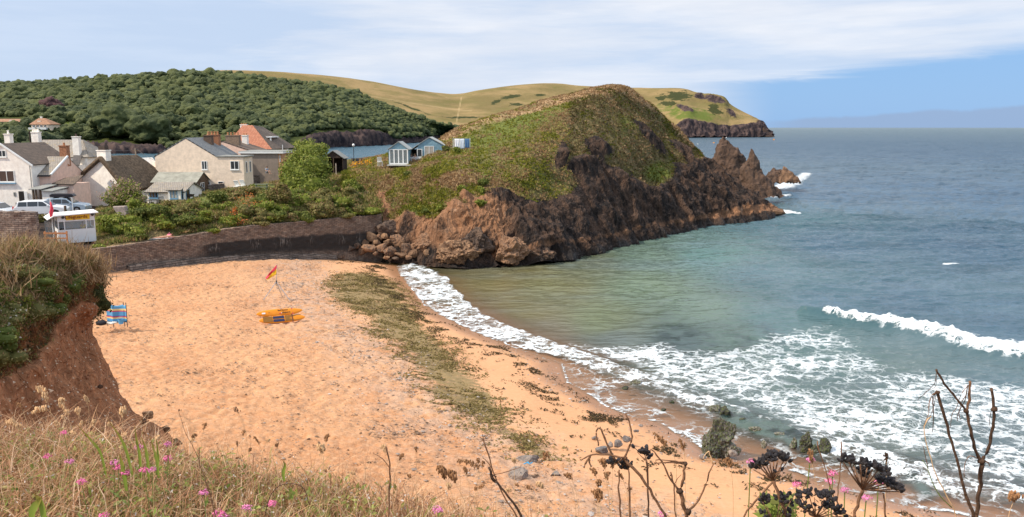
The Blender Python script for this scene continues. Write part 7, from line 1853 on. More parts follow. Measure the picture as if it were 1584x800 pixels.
# ---- rescue boards
def board(pts_px, Y, label, deck):
    """a long rescue board standing on its rail, tilted back"""
    (xa, ya), (xb, yb) = pts_px
    A_, B_ = on(xa, ya, 2.72), on(xb, yb, 2.72)
    A_.z = bz(A_.x, A_.y) + .02; B_.z = bz(B_.x, B_.y) + .02
    ax = (B_ - A_); Ln = ax.length; ax.normalize()
    root = empty('rescue_board', A_.lerp(B_, .5)); tag(root, label, 'rescue board', 'rescue boards lying on the sand')
    tilt = R(54); upv = Vector((0, 0, 1)); sidev = ax.cross(upv).normalized()       # towards the camera or away
    if sidev.y > 0: sidev = -sidev
    up2 = (upv * math.sin(tilt) - sidev * math.cos(tilt)).normalized(); nrm = ax.cross(up2).normalized()
    if nrm.y > 0: nrm = -nrm
    M = Matrix((ax.to_4d(), up2.to_4d(), nrm.to_4d(), (0, 0, 0, 1))).transposed(); M = M.copy(); M[0][3] = M[1][3] = M[2][3] = 0; M[3][0] = M[3][1] = M[3][2] = 0; M[3][3] = 1
    root.matrix_world = Matrix.Translation(A_.lerp(B_, .5)) @ M
    nu, nv = 48, 20; V = []
    for i in range(nu):
        t = i / (nu - 1); s = 2 * t - 1
        w = .25 * max(1e-3, 1 - abs(s) ** 3.2) ** .62 * (1 if s < 0 else 1) + (.03 if s < 0 else 0) * (1 - abs(s)); th_ = .085 * max(.02, 1 - abs(s) ** 4) ** .6; rk = .10 * max(0, s) ** 2.5
        for j in range(nv):
            a = 2 * math.pi * j / nv
            V.append((s * Ln / 2, .29 + w * math.cos(a) * abs(math.cos(a)) ** -.25 if abs(math.cos(a)) > 1e-3 else .29, th_ * math.sin(a) + rk))
    V = np.array(V); i = np.arange(nu - 1); j = np.arange(nv)
    a = (i[:, None] * nv + j[None]).ravel(); b = (i[:, None] * nv + ((j + 1) % nv)[None]).ravel()
    mesh_np('hull', V, np.stack([a, b, b + nv, a + nv], 1), ORANGEP, parent=root, smooth=True)
    z = .089
    if deck:
        MB().box(-.62, .12, .10, .27, z - .01, z + .012).box(-.62, .12, .32, .49, z - .01, z + .012).build('knee_pad', m_plain('navy_pad', (.03, .04, .09), .8), root)
        GM = m_plain('brown_grip', (.30, .14, .03), .8)
        for x0_, x1_ in ((-1.25, -.68), (.2, 1.25)):
            g = MB(); g.box(x0_ - .02, x1_ + .02, .11, .49, z - .016, z + .001)
            for x in np.arange(x0_, x1_ - .04, .085):
                for y in np.arange(.12, .48, .085): g.box(x, x + .045, y, y + .045, z - .015, z + .007)
            g.build('grip_pad', m_plain('orange_pad', (.62, .22, .015), .7) if False else GM, root)
        MB().box(.62, .70, .0, .58, z - .012, z + .016).build('strap', m_plain('brown_strap', (.20, .07, .03)), root)
        MB().box(1.12, 1.24, .22, .38, z - .01, z + .008).build('sticker', m_plain('pale_sticker', (.6, .5, .45)), root)
    else:
        dk = m_plain('board_print', (.12, .05, .02), .6)
        text_mesh('Surf Rescue', .15, dk, root, (.22, .42, z - .012), (0, 0, 0), .02); text_mesh('Lifeguards', .15, dk, root, (.42, .24, z - .012), (0, 0, 0), .02)
        MB().box(-.08, .06, .16, .21, z - .01, z + .006).build('red_mark', REDP, root); MB().box(.07, .15, .19, .23, z - .01, z + .006).build('white_mark', WHITEP, root)
        MB().box(.86, .90, .06, .52, z - .012, z + .008).build('stripe', m_plain('magenta', (.5, .05, .12)), root)
        MB().box(-1.25, -1.02, .22, .33, z - .02, z + .004).build('handle', WHITEP, root)
        MB().box(-.80, -.72, .28, .31, z - .012, z + .006).build('plug', LEAD, root)
board([(396, 472), (468, 462.5)], 52.6, 'plain side of an orange rescue board with lettering, behind the patterned one', False)
board([(400, 482), (472, 473)], 51.2, 'orange rescue board with two dark blue pads, nearest the camera', True)

# ---- beach flag on its tripod
b_ = at(428, 447, 57.5); zb0 = bz(b_.x, b_.y)
r = empty('beach_flag', (b_.x, b_.y, zb0)); tag(r, 'red and yellow lifeguard flag on a thin tripod on the sand', 'flag')
hub = Vector((0, 0, 1.35)); k = 57.5 / 1180
top = Vector(((430.5 - 428) * k, 0, (447 - 391.5) * k)); 
MB().tube([hub - Vector((0, 0, .15)), top], .022, 8).build('pole', STEEL, r)
for (lx, ly) in ((-.95, -.7), (1.05, -.25), (.1, 1.0)): MB().tube([hub, (lx, ly, -.05)], .026, 6).build('leg', STEEL, r)
MB().tube([hub - Vector((0, 0, .12)), hub + Vector((0, 0, .12))], .045, 8).build('hub', LEAD, r)
def flagpart(name, rows, mat, off):
    V = []; nu = 24
    for i in range(nu):
        t = i / (nu - 1)
        for j in range(8):
            s = j / 7; a = Vector(rows[0]).lerp(Vector(rows[1]), t); c = Vector(rows[2]).lerp(Vector(rows[3]), t); p = a.lerp(c, s)
            V.append((p.x, .10 * math.sin(t * 9 + s * 2) * t, p.z))
    o = mesh_np(name, np.array(V), grid_faces(nu, 8), mat, parent=r, smooth=True); sm = o.modifiers.new('t', 'SOLIDIFY'); sm.thickness = .006
px2 = lambda x, y: ((x - 428) * k, 0, (447 - y) * k)
flagpart('red_half', [px2(430.3, 391.8), px2(411.5, 412.5), px2(430.3, 397.5), px2(413, 415)], REDP, 0)
flagpart('yellow_half', [px2(430.3, 397.6), px2(413, 415), px2(429, 407), px2(414.5, 416)], YELP, 0)

# ---- windbreak, bucket, bag and towels
q = on(175, 500, 2.75); r = empty('windbreak', (q.x, q.y, q.z)); tag(r, 'blue windbreak striped with red and yellow beside the bluff', 'windbreak'); k = q.y / 1165
WBM, n_, b2 = new_mat('striped_canvas'); sx_ = n_.new('ShaderNodeSeparateXYZ'); n_.put(sx_.inputs[0], n_.obj())
n_.put(b2.inputs['Base Color'], n_.ramp(n_.m('DIVIDE', sx_.outputs[2], 1.15), [(0, (.06,.24,.46)), (.22, (.62,.48,.20)), (.29, (.55,.06,.10)), (.34, (.10,.12,.28)), (.38, (.10,.30,.52)), (.60, (.55,.06,.10)), (.66, (.75,.62,.28)), (.76, (.10,.34,.58))], 'CONSTANT')); b2.inputs['Roughness'].default_value = .9
posts = [(-.42, .1), (.0, -.02), (.68, .12), (.86, -.35)]
zz0 = -.02
V = []
PX = [(-.48, .25), (.0, 0), (.62, .12), (.84, .0)]
for i in range(40):
    t = i / 39 * 3; a = min(int(t), 2); f_ = t - a; x = PX[a][0] * (1 - f_) + PX[a + 1][0] * f_; y = PX[a][1] * (1 - f_) + PX[a + 1][1] * f_
    sag = .07 * math.sin(math.pi * f_)
    for j in range(10): V.append((x, y + sag * math.sin(math.pi * j / 9) , .04 + (1.10 - sag) * j / 9))
o = mesh_np('canvas', np.array(V), grid_faces(40, 10), WBM, parent=r, smooth=True); o.modifiers.new('t', 'SOLIDIFY').thickness = .01
for i, (x, y) in enumerate(PX): MB().tube([(x, y + .03, -.25), (x + .02, y + .03, 1.28)], .022, 8).build('post', LEAD if i != 1 else TIMBER, r)
q = on(187.5, 501, 2.75); m = MB(); m.tube([(0, 0, .0), (0, 0, .30)], [.13, .18], 16, caps=False); m.tube([(0, 0, .001), (0, 0, .01)], .13, 16); m.tube([(-.18, 0, .29), (-.1, 0, .42), (.1, 0, .42), (.18, 0, .29)], .008, 6)
o = m.build('bucket', m_plain('blue_plastic', (.10, .36, .62), .35), smooth=True); o.location = q; tag(o, 'bright blue plastic bucket right of the windbreak', 'bucket')
q = on(157, 503, 2.75); m = MB(); m.blob((0, 0, .14), (.34, .2, .17), 12, 7, jit=.15, rnd=rnd); m.tube([(-.2, 0, .25), (0, -.02, .42), (.2, 0, .25)], .015, 6)
o = m.build('holdall', m_plain('black_cloth', (.02, .02, .025), .8), smooth=True); o.location = q; tag(o, 'dark holdall on the sand between the bluff and the windbreak', 'bag')
q = on(170, 500.5, 2.75); m = MB()
for i in range(7): m.blob((rnd.uniform(-.4, .4), rnd.uniform(-.2, .2), .04), (rnd.uniform(.12, .22), rnd.uniform(.08, .14), .06), 8, 5, jit=.25, rnd=rnd)
o = m.build('crumpled_towel', m_plain('pale_towel', (.62, .58, .52), .95, .35, 6), smooth=True); o.location = q; tag(o, 'crumpled pale towel at the foot of the windbreak', 'towel')
q = on(818, 730, 1.3); m = MB(); m.tube([(-.2, 0, .32), (-.05, .05, .36), (.02, -.03, .34), (.14, .06, .36)], .02, 6); m.tube([(0, 0, .33), (-.03, .12, .36)], .018, 6)
o = m.build('blue_cord', m_plain('blue_rope', (.03, .35, .65), .8)); o.location = q; tag(o, 'scrap of bright blue cord on the grey flat rock', 'cord')

# ---- cars
def car(px, py, Y, rz, label, paint, box=False):
    q = at(px, py, Y); r = empty('parked_car', (q.x, q.y, q.z), rz); tag(r, label, 'car')
    PM = m_plain('car_paint', paint, .25, .02, 2, 0, .6)
    prof = [(-2.2,.30),(-2.22,.62),(-2.12,.88),(-1.95,.96),(-1.80,1.42),(-1.5,1.49),(.1,1.50),(.35,1.46),(1.02,1.0),(1.95,.86),(2.18,.66),(2.2,.32),(1.72,.28),(1.66,.55),(1.35,.66),(1.04,.55),(.98,.28),(-.98,.28),(-1.04,.55),(-1.35,.66),(-1.66,.55),(-1.72,.28)]
    m = MB(); n = len(prof)
    ys = [-.86, -.80, .80, .86]
    V = []
    for y in (-.87, .87):
        for x, z in prof: V.append((x, y * (1 - .16 * max(0, (z - .9) / .6)), z))
    m.add(V, [list(range(n)), list(range(n, 2 * n))[::-1]] + [(i, n + i, n + (i + 1) % n, (i + 1) % n) for i in range(n)])
    m.build('body', PM, r, bevel=.04)
    g = MB()
    for s in (-1, 1):
        for (a, b, c, d) in (((-1.78, .99), (-1.0, .99), (-1.0, 1.40), (-1.68, 1.40)), ((-.94, .99), (-.08, .99), (-.08, 1.42), (-.94, 1.42)), ((-.02, .99), (.88, .99), (.32, 1.40), (-.02, 1.42))):
            V = [];
            for o_ in (0.012, -.03):
                for (x, z) in (a, b, c, d): V.append((x, s * (.87 * (1 - .16 * max(0, (z - .9) / .6)) + o_), z))
            g.add(V, [(0, 1, 2, 3), (7, 6, 5, 4), (0, 4, 5, 1), (1, 5, 6, 2), (2, 6, 7, 3), (3, 7, 4, 0)])
    g.build('side_window', GLASS, r)
    MB().add([(1.0, -.70, 1.03), (1.0, .70, 1.03), (.40, .66, 1.45), (.40, -.66, 1.45), (1.03, -.70, 1.03), (1.03, .70, 1.03), (.43, .66, 1.46), (.43, -.66, 1.46)], [(4, 5, 6, 7), (0, 3, 2, 1), (0, 1, 5, 4), (1, 2, 6, 5), (2, 3, 7, 6), (3, 0, 4, 7)]).build('windscreen', GLASS, r)
    MB().box(-1.96, -1.90, -.66, .66, 1.02, 1.36).build('rear_window', GLASS, r)
    for x in (-1.35, 1.35):
        for s in (-1, 1):
            w = MB(); w.tube([(x, s * .66, .31), (x, s * .87, .31)], .31, 20); w = w.build('wheel', m_plain('tyre', (.02,.02,.02)), r, smooth=False)
            MB().tube([(x, s * .872, .31), (x, s * .885, .31)], .19, 14).build('rim', STEEL, w)
    for s in (-1, 1):
        MB().box(2.08, 2.2, s * .62 - .16, s * .62 + .16, .62, .76).build('headlight', WHITEP, r)
        MB().box(-2.235, -2.14, s * .68 - .12, s * .68 + .12, .72, 1.0).build('tail_light', m_plain('tail_red', (.5, .02, .02), .3), r)
        MB().box(.72, .86, s * .93 - .10, s * .93 + .10, .98, 1.10).build('wing_mirror', PM, r)
    if box:
        MB().box(-.9, -.85, -.7, .7, 1.50, 1.60).box(.1, .15, -.7, .7, 1.5, 1.6).build('roof_bar', LEAD, r)
        b = MB(); b.prism([(-1.35,1.66),(-1.2,1.60),(.75,1.60),(1.0,1.70),(.8,1.92),(-1.1,1.96),(-1.32,1.86)], -.42, .42).build('roof_box', m_plain('black_gloss', (.02,.02,.025), .3), r, bevel=.05)
    return r
car(103, 328.5, 80, R(8), 'silver blue estate car with a black roof box behind the lifeguard kiosk', (.30, .38, .46), True)
car(66, 334, 73.5, R(14), 'low white car parked between the stone wall and the kiosk', (.78, .78, .78))
car(-4, 337, 76, R(-10), 'pale silver car cut off by the left edge of the photo', (.52, .55, .58))

# ---- poles and lamps
def pole(name, px, pb, pt, Y, r0, mat, label, cat='pole', arm=None):
    a, b = at(px, pb, Y), at(px, pt, Y); r = empty(name, a); tag(r, label, cat)
    MB().tube([(0, 0, -1), (0, 0, b.z - a.z)], [r0, r0 * .8], 8).build('shaft', mat, r)
    return r, b.z - a.z
r, t = pole('utility_pole', 51.5, 262, 203, 96, .10, DARKT, 'dark thin utility pole standing among the left roofs', 'utility pole')
r, t = pole('utility_pole', 212.5, 272, 229.5, 99, .09, m_plain('pale_pole', (.30,.24,.18)), 'grey wooden utility pole against the water right of the thatched roof', 'utility pole'); MB().box(-.5, .5, -.04, .04, t - .35, t - .27).build('crossbar', TIMBER, r)
r, t = pole('lamp_post', 547.5, 248, 226, 106, .05, LEAD, 'small lamp post on the slope between the hut and the beach huts', 'lamp post'); MB().blob((0, 0, t + .12), (.18, .18, .2), 10, 6).build('lamp', WHITEP, r, smooth=True)
r, t = pole('mast', 438, 245, 224, 116, .06, WHITEP, 'white mast standing beside the ochre end wall', 'mast')
r, t = pole('mast', 457.5, 245, 223, 118, .05, WHITEP, 'short white mast seen above the green tree', 'mast')
r, t = pole('marker_pole', 114, 335, 306, 72, .05, WHITEP, 'thin white pole rising behind the lifeguard kiosk roof', 'pole')
r, t = pole('flag_pole', 81.5, 350, 308, 65.5, .05, WHITEP, 'white flag pole with a furled red flag left of the kiosk', 'flag pole')
MB().tube([(-.03, -.06, t * .35), (.05, -.10, t * .5), (.12, -.08, t * .66), (.05, -.05, t * .9)], [.10, .15, .13, .04], 8).build('furled_flag', REDP, r, smooth=True)
r, t = pole('wooden_post', 102, 334, 318.5, 73, .14, TIMBER, 'stubby wooden bollard on the kiosk terrace', 'post')
q = at(58, 334, 70.5); 
# thin cables
def cable(a, b, sag, label):
    m = MB(); P = []
    for i in range(17): t = i / 16; p = a.lerp(b, t); p.z -= sag * 4 * t * (1 - t); P.append(p)
    m.tube(P, .018, 5); tag(m.build('overhead_cable', LEAD), label, 'cable')
cable(at(137, 222, 106), at(212.5, 231, 99), .5, 'overhead cable from the long white house to the grey pole')
cable(at(212.5, 231, 99), at(252, 252, 97), .3, 'overhead cable from the grey pole down to the cream house')

# ---- washing lines
def washing(px0, px1, py, Y, label, items):
    a, b = at(px0, py, Y), at(px1, py, Y); k = Y / 1205
    r = empty('washing_line', (a.x, a.y, a.z)); tag(r, label, 'washing line')
    for x in (0, b.x - a.x): MB().tube([(x, 0, -2.2), (x, 0, .08)], .03, 8).build('post', WHITEP if Y < 98 else TIMBER, r)
    MB().tube([(0, 0, 0), ((b.x - a.x) / 2, 0, -.04), (b.x - a.x, 0, 0)], .012, 6).build('line', LEAD, r)
    for (u0, u1, h_, mat, lb, cat) in items:
        V = []; w = (u1 - u0) * k
        for i in range(14):
            for j in range(10): V.append((w * i / 13, .05 * math.sin(i * 1.3) * (j / 9), -h_ * k * j / 9 - .02 + .02 * math.sin(i * 2) * (j == 9)))
        o = mesh_np('washing', np.array(V), grid_faces(14, 10), mat, smooth=True); o.modifiers.new('t', 'SOLIDIFY').thickness = .02
        o.location = (a.x + (u0 - px0) * k, a.y - .02, a.z); tag(o, lb, cat)
washing(701, 727, 214.5, 97, 'washing line with white posts on the headland slope', [(703, 711, 14, m_plain('white_cloth', (.82,.82,.85)), 'white towel at the left of the headland washing line', 'towel'), (711.5, 718, 15, m_plain('pale_cloth', (.66,.72,.80)), 'pale blue towel in the middle of the headland washing line', 'towel'), (718.5, 726, 14, m_plain('blue_cloth', (.08,.17,.32)), 'dark blue towel at the right of the headland washing line', 'towel')])
washing(543, 563, 244.5, 99, 'washing line with wetsuits right of the wooden hut', [(545, 548.5, 5, LEAD, 'short dark swimming shorts on the wetsuit line', 'shorts'), (550, 555, 10, LEAD, 'black wetsuit in the middle of the line', 'wetsuit'), (558, 560.5, 8, LEAD, 'narrow black wetsuit at the right of the line', 'wetsuit')])
q0, q1 = at(687, 228.5, 97.2), at(703, 225.5, 98); m = MB(); m.tube([q0, q1], .05, 6)
for f_ in (0, .5, 1): p = q0.lerp(q1, f_); m.tube([p, p - Vector((0, 0, 1.2))], .05, 6)
tag(m.build('handrail', TIMBER), 'wooden handrail from the larger beach hut to the washing line', 'handrail')

# ---- garden furniture
def deckchair(px, py, Y, label):
    q = at(px, py, Y); r = empty('deck_chair', q, R(-15)); tag(r, label, 'deck chair', 'white deck chairs on the lawn')
    M_ = Matrix.Rotation(R(28), 4, 'X')
    MB().box(-.3, .3, -.02, .02, .28, 1.15, M_).build('backrest', WHITEP, r); MB().box(-.3, .3, -.75, .05, .30, .34).build('seat', WHITEP, r)
    for x in (-.27, .27):
        for y in (-.7, 0): MB().box(x - .025, x + .025, y - .025, y + .025, -.1, .298).build('leg', WHITEP, r)
deckchair(369, 292, 94, 'left one of the two white deck chairs on the upper lawn'); deckchair(378, 291, 94.3, 'right one of the two white deck chairs on the upper lawn')
def table(px, py, Y, label, mat, w=1.6, chairs=True, name='picnic_table'):
    q = at(px, py, Y); r = empty(name, q, R(10)); tag(r, label, 'table')
    t = MB()
    for k in range(5): t.box(-w / 2, w / 2, -.4 + k * .165, -.26 + k * .165, .72, .76)
    t.build('tabletop', mat, r)
    for s in (-1, 1): MB().box(-w / 2, w / 2, s * .68 - .13, s * .68 + .13, .42, .46).build('bench_seat', mat, r)
    for x in (-w / 2 + .2, w / 2 - .2): MB().box(x - .04, x + .04, -.8, .8, .34, .418).box(x - .04, x + .04, -.35, -.27, -.1, .718).box(x - .04, x + .04, .27, .35, -.1, .718).build('leg', mat, r)
table(405, 294.5, 94, 'weathered green picnic table on the upper lawn', m_plain('green_timber', (.20,.22,.15)))
table(239, 320, 83.5, 'dark garden table outside the blue windowed cottage', m_plain('iron', (.06,.06,.055)), 1.2)
q = at(222, 320, 83.5)
def gchair(px, py, Y, label, mat):
    q = at(px, py, Y); r = empty('garden_chair', q, R(30)); tag(r, label, 'chair')
    MB().box(-.25, .25, -.25, .25, .42, .46).build('seat', mat, r)
    b = MB(); [b.box(-.25 + i * .12, -.2 + i * .12, .23, .26, .46, .95) for i in range(5)]; b.box(-.27, .27, .22, .27, .95, 1.0); b.build('backrest', mat, r)
    for x in (-.22, .22):
        for y in (-.22, .22): MB().box(x - .02, x + .02, y - .02, y + .02, -.1, .418).build('leg', mat, r)
gchair(222, 318, 84, 'black garden chair at the left end of the blue windowed cottage', LEAD)
gchair(250, 319, 84.2, 'black garden chair between the two blue windows', LEAD)
gchair(588, 256, 95.2, 'white plastic chair left of the smaller beach hut', WHITEP)
q = at(291, 303, 87); m = MB(); m.prism([(-.5, 0), (.5, 0), (.62, .28), (-.62, .28)], -.3, .3); o = m.build('planter', DARKT); o.location = (q.x, q.y, q.z - .1); tag(o, 'dark low planter at the edge of the small lawn', 'planter')
q = at(520, 268, 101.3); m = MB(); m.box(-.06, .06, -.06, .06, -.6, 1.25); o = m.build('wooden_post', m_plain('bleached', (.42,.34,.27))); o.location = q; tag(o, 'bleached post standing in front of the wooden hut', 'post')
# fence at the end of the grey building
q = at(436, 262, 106); r = empty('picket_fence', q); tag(r, 'short red brown and white fence beyond the ochre end wall', 'fence')
m = MB(); [m.box(i * .16, i * .16 + .11, 0, .03, -.6, .45) for i in range(14)]; m.build('picket', m_plain('grey_white', (.5,.47,.44)), r); MB().box(0, 2.3, .035, .07, .45, 1.25).build('red_panel', m_plain('red_panel', (.30,.13,.08)), r)
# ---- gull on the stack and buoys
q = at(1122.5, 216.3, 158); r = empty('seagull', (q.x, q.y, q.z + .05), R(40)); tag(r, 'white gull perched on the top of the tallest sea stack', 'gull'); r.scale = (1.25,) * 3
sk = [(-.22,0,.20,.02),(-.10,0,.20,.055),(.05,0,.22,.085),(.16,0,.27,.06),(.20,0,.34,.04),(.23,0,.38,.042),(.29,0,.37,.012)]
skinned('body', sk, [(i, i + 1) for i in range(6)], WHITEP, r, 1)
MB().blob((-.05, .075, .22), (.20, .02, .05), 8, 5).blob((-.05, -.075, .22), (.20, .02, .05), 8, 5).build('wing', m_plain('gull_grey', (.32,.34,.37)), r, smooth=True)
for s in (-.03, .03): MB().tube([(.03, s, .15), (.03, s, -.06)], .009, 5).build('leg', YELP, r)
for i, (x, y, c, lb) in enumerate([(1104, 222.5, ORANGEP, 'orange mooring buoy on the water left of the far rocks'), (1079, 225, WHITEP, 'white mooring buoy nearest the headland slope'), (1197, 217, ORANGEP, 'orange mooring buoy off the tip of the far headland')]):
    q = on(x, y, 0); m = MB(); m.blob((0, 0, .35), (1.0, 1.0, .85), 12, 8); m.tube([(0, 0, .9), (0, 0, 1.5)], .12, 8); o = m.build('mooring_buoy', c, smooth=True); o.location = (q.x, q.y, .1); tag(o, lb, 'buoy')
# ================================================================== FOREGROUND ON THE CLIFFTOP
def ctz(x, y): return float(ctop(np.array([[x, y, 0.0]]))[0])
STEMB = m_plain('dead_stem', (.085, .045, .025), .8, .4, 18, .5)
STEMR = m_plain('dry_red_stem', (.21, .105, .055), .8, .35, 25, .4)
STRAWM = m_plain('straw', (.66, .42, .22), .8, .25, 20, .1)
SEEDB = m_plain('black_seed', (.022, .016, .017), .42, .4, 60, .6, .5)
SEEDH = m_plain('brown_seed_head', (.36, .18, .08), .85, .4, 60, .5)
GREENM = m_plain('green_stem', (.16, .20, .045), .6, .25, 12)
def ribbons(name, label, base, h, w, colr, seed, bend=.5, droop=0.3, seg=5, tip=None):
    rng = np.random.default_rng(seed); n = len(base)
    a = rng.uniform(0, 6.28, n); bd = bend * rng.uniform(.2, 1.2, n) * h
    d = np.stack([np.cos(a), np.sin(a), 0 * a], 1); s = np.stack([-np.sin(a + rng.normal(size=n) * .8), np.cos(a), 0 * a], 1); s /= np.linalg.norm(s, axis=1, keepdims=True)
    V, C = [], []
    for k in range(seg + 1):
        t = k / seg; p = base + d * (bd * t ** 2)[:, None] + np.stack([0 * a, 0 * a, h * (t - droop * t ** 3 * .6)], 1)
        p = p + rng.normal(size=p.shape) * (.008 * t)
        ww = (w * (1 - t ** 2 * .85))[:, None]
        V += [p - s * ww, p + s * ww]; c = colr if tip is None else colr * (1 - t) + tip * t; C += [c, c]
    V = np.stack(V, 1).reshape(-1, 3); C = np.stack(C, 1).reshape(-1, 3); m = 2 * (seg + 1)
    f = np.array([[2 * k, 2 * k + 1, 2 * k + 3, 2 * k + 2] for k in range(seg)]); F = (f[None] + (np.arange(n) * m)[:, None, None]).reshape(-1, 4)
    return tag(mesh_np(name, V, F, M_FOL, cols={'Col': C}), label, kind='stuff')
rng = np.random.default_rng(71)
YE = lambda x: np.interp(x, [-9, -2.6, -1.8, -.97, -.29, .18, .6, 1.2, 3], [4.7, 4.4, 4.1, 3.85, 3.65, 3.45, 3.1, 2.75, 2.6])
def ground_pts(n, x0=-3.6, x1=1.0, back=2.4, dens=None, edge=.0):
    x = rng.uniform(x0, x1, n * 4); y = YE(x) - edge + .06 - rng.uniform(0, 1, n * 4) ** 1.2 * back
    P = np.stack([x, y, 0 * x], 1)
    w = np.ones(len(P)) if dens is None else dens(P); P = P[rng.random(len(P)) < w][:n]
    P[:, 2] = ctop(P) - .01; return P
pal = lambda p, n, v=.22: np.array(p)[rng.integers(len(p), size=n)] * rng.uniform(1 - v, 1 + v, (n, 1))
FST = [(.55,.32,.17),(.46,.24,.12),(.66,.44,.26),(.30,.15,.075),(.52,.27,.15),(.70,.50,.33)]
FGR = [(.27,.31,.06),(.18,.24,.045),(.36,.38,.11),(.24,.22,.06)]
dx = lambda P: 1 - sst(P[:, 0], .3, 1.1) * .93
P = ground_pts(22000, dens=dx); n = len(P); lowx = 1 - .25 * sst(P[:, 0], -1.2, .6)
ribbons('dry_grass', 'dense dry grass along the clifftop edge', P, rng.uniform(.08, .34, n) * lowx * (1 + .25 * sst(-P[:, 0], 1.2, 2.2)), rng.uniform(.0013, .0038, n), pal(FST, n), 72, bend=.9, droop=.5)
lf = fbm(P3(P[:, 0], P[:, 1]), .7, 2, seed=5)
P = ground_pts(11000, dens=lambda P: dx(P) * (.10 + .95 * sst(-P[:, 0] + 1.6 * fbm(P, .6, 2, seed=5), .6, 1.7) + .7 * np.exp(-((P[:, 0] + .95) / .22) ** 2))); n = len(P)
ribbons('green_grass', 'green grass blades growing through the dry grass', P, rng.uniform(.08, .27, n), rng.uniform(.0018, .0046, n), pal(FGR, n), 73, bend=.7, tip=pal(FGR + FST, n))
P = ground_pts(2600, dens=dx, back=1.2); n = len(P)
ribbons('tall_straw', 'tall thin straw stalks standing above the clifftop grass', P, rng.uniform(.20, .42, n) * (1 - .35 * sst(P[:, 0], -1.0, .4)), rng.uniform(.0008, .0015, n), pal(FST, n), 74, bend=.45, droop=.15)
# leaves and pale seeds in the grass
P = ground_pts(9000, dens=lambda P: dx(P) * (.12 + sst(-P[:, 0] + 1.4 * fbm(P, .5, 2, seed=6), .5, 1.5) + np.exp(-((P[:, 0] + .95) / .2) ** 2))); P[:, 2] += rng.uniform(.02, .20, len(P))
v, f = quads_at(P, np.tile([0, -.5, .8], (len(P), 1)), .013, 1.6, rng)
tag(mesh_np('green_leaves', v, f, M_FOL, cols={'Col': pick(FGR + [(.28,.30,.10)], len(P), rng)}), 'small green leaves low in the clifftop grass', kind='stuff')
P = ground_pts(9000, dens=dx); P[:, 2] += rng.uniform(.03, .24, len(P)) * (1 - .4 * sst(P[:, 0], -1, .5))
v, f = quads_at(P, np.tile([0, -.8, .5], (len(P), 1)), .0058, 1.5, rng)
tag(mesh_np('seed_husks', v, f, M_FOL, cols={'Col': pick([(.60,.50,.38),(.50,.30,.16),(.70,.64,.58),(.28,.15,.08)], len(P), rng)}), 'pale seed husks scattered through the dry grass', kind='stuff')

def W(px, py, Y): return at(px, py, Y)
def stem(m, pts, Y, r, seg=8, dY=0.0):
    q_ = [pts[0]]
    for a, b in zip(pts, pts[1:]):
        k_ = max(1, int(math.hypot(b[0] - a[0], b[1] - a[1]) / 26)); q_ += [(a[0] + (b[0] - a[0]) * j / k_, a[1] + (b[1] - a[1]) * j / k_) for j in range(1, k_ + 1)]
    pts = q_
    P = [W(x, y, Y + dY * i / max(1, len(pts) - 1)) for i, (x, y) in enumerate(pts)]
    A = np.array([p[:] for p in P]); n = max(8, 3 * len(P)); B = cr(A, n, 0) if len(P) > 2 else np.linspace(A[0], A[-1], n)
    L = np.linspace(0, 1, n); r0, r1 = (r if hasattr(r, '__len__') else (r, r * .7))
    wob = np.random.default_rng(int(abs(pts[0][0] * 7 + pts[-1][1]))).normal(size=(n, 3)) * r0 * .22; wob[0] = 0
    m.tube([tuple(p) for p in B + wob], list(.72 * (r0 + (r1 - r0) * L) * (1 + .12 * np.sin(L * 40))), seg); return B
def rootdown(x, Y):          # lowest visible px of a stem rooted on the ground at depth Y
    p = W(x, 800, Y); return (x, 800 + max(10, (p.z - ctz(p.x, Y) + .03) / Y * 1180))
# ---- pink flowers
def pink(px, py, Y, label, group, i):
    rr = random.Random(i); c = W(px, py, Y); g = ctz(c.x, Y)
    r = empty('pink_flower', (c.x, c.y, g)); tag(r, label, 'flower', group)
    top = c.z - g; m = MB(); b = rr.uniform(-.03, .03); m.tube([(b, 0, -.02), (b * .7, 0, top * .5), (0, 0, top - .008)], [.0022, .0018, .0014], 6); m.build('stem', GREENM, r)
    h_ = MB()
    for _ in range(46):
        d = Vector((rr.gauss(0, 1), rr.gauss(0, 1), rr.gauss(.2, .7))).normalized(); p = Vector((0, 0, top)) + Vector((d.x * .021, d.y * .019, d.z * .013)) * rr.uniform(.5, 1.05)
        u = d.cross(Vector((0, 0, 1))).normalized() if abs(d.z) < .95 else Vector((1, 0, 0)); v_ = d.cross(u); s = rr.uniform(.0028, .0048)
        h_.add([p + u * s, p + v_ * s, p - u * s, p - v_ * s, p + d * s * .8], [(0, 1, 4), (1, 2, 4), (2, 3, 4), (3, 0, 4), (3, 2, 1, 0)])
    h_ = h_.build('flower_head', PINKM[i % 2], r)
    if i >= 19: h_.scale = (.62, .62, .62); h_.location = (0, 0, top * .38)
    for s in (-1, 1):
        l = MB(); z = top * rr.uniform(.3, .6); l.add([(0, 0, z), (s * .014, .004, z + .02), (s * .034, 0, z + .028), (s * .016, -.008, z + .012)], [(0, 1, 2, 3)]); l.add([(0, 0, z - .001), (s * .014, .004, z + .019), (s * .034, 0, z + .027), (s * .016, -.008, z + .011)], [(3, 2, 1, 0)])
        l.build('leaf', GREENM, r)
PINKM = [m_plain('pink_petal', (.78, .18, .36), .7, .3, 60, 0), m_plain('rose_petal', (.70, .22, .42), .7, .3, 60, 0)]
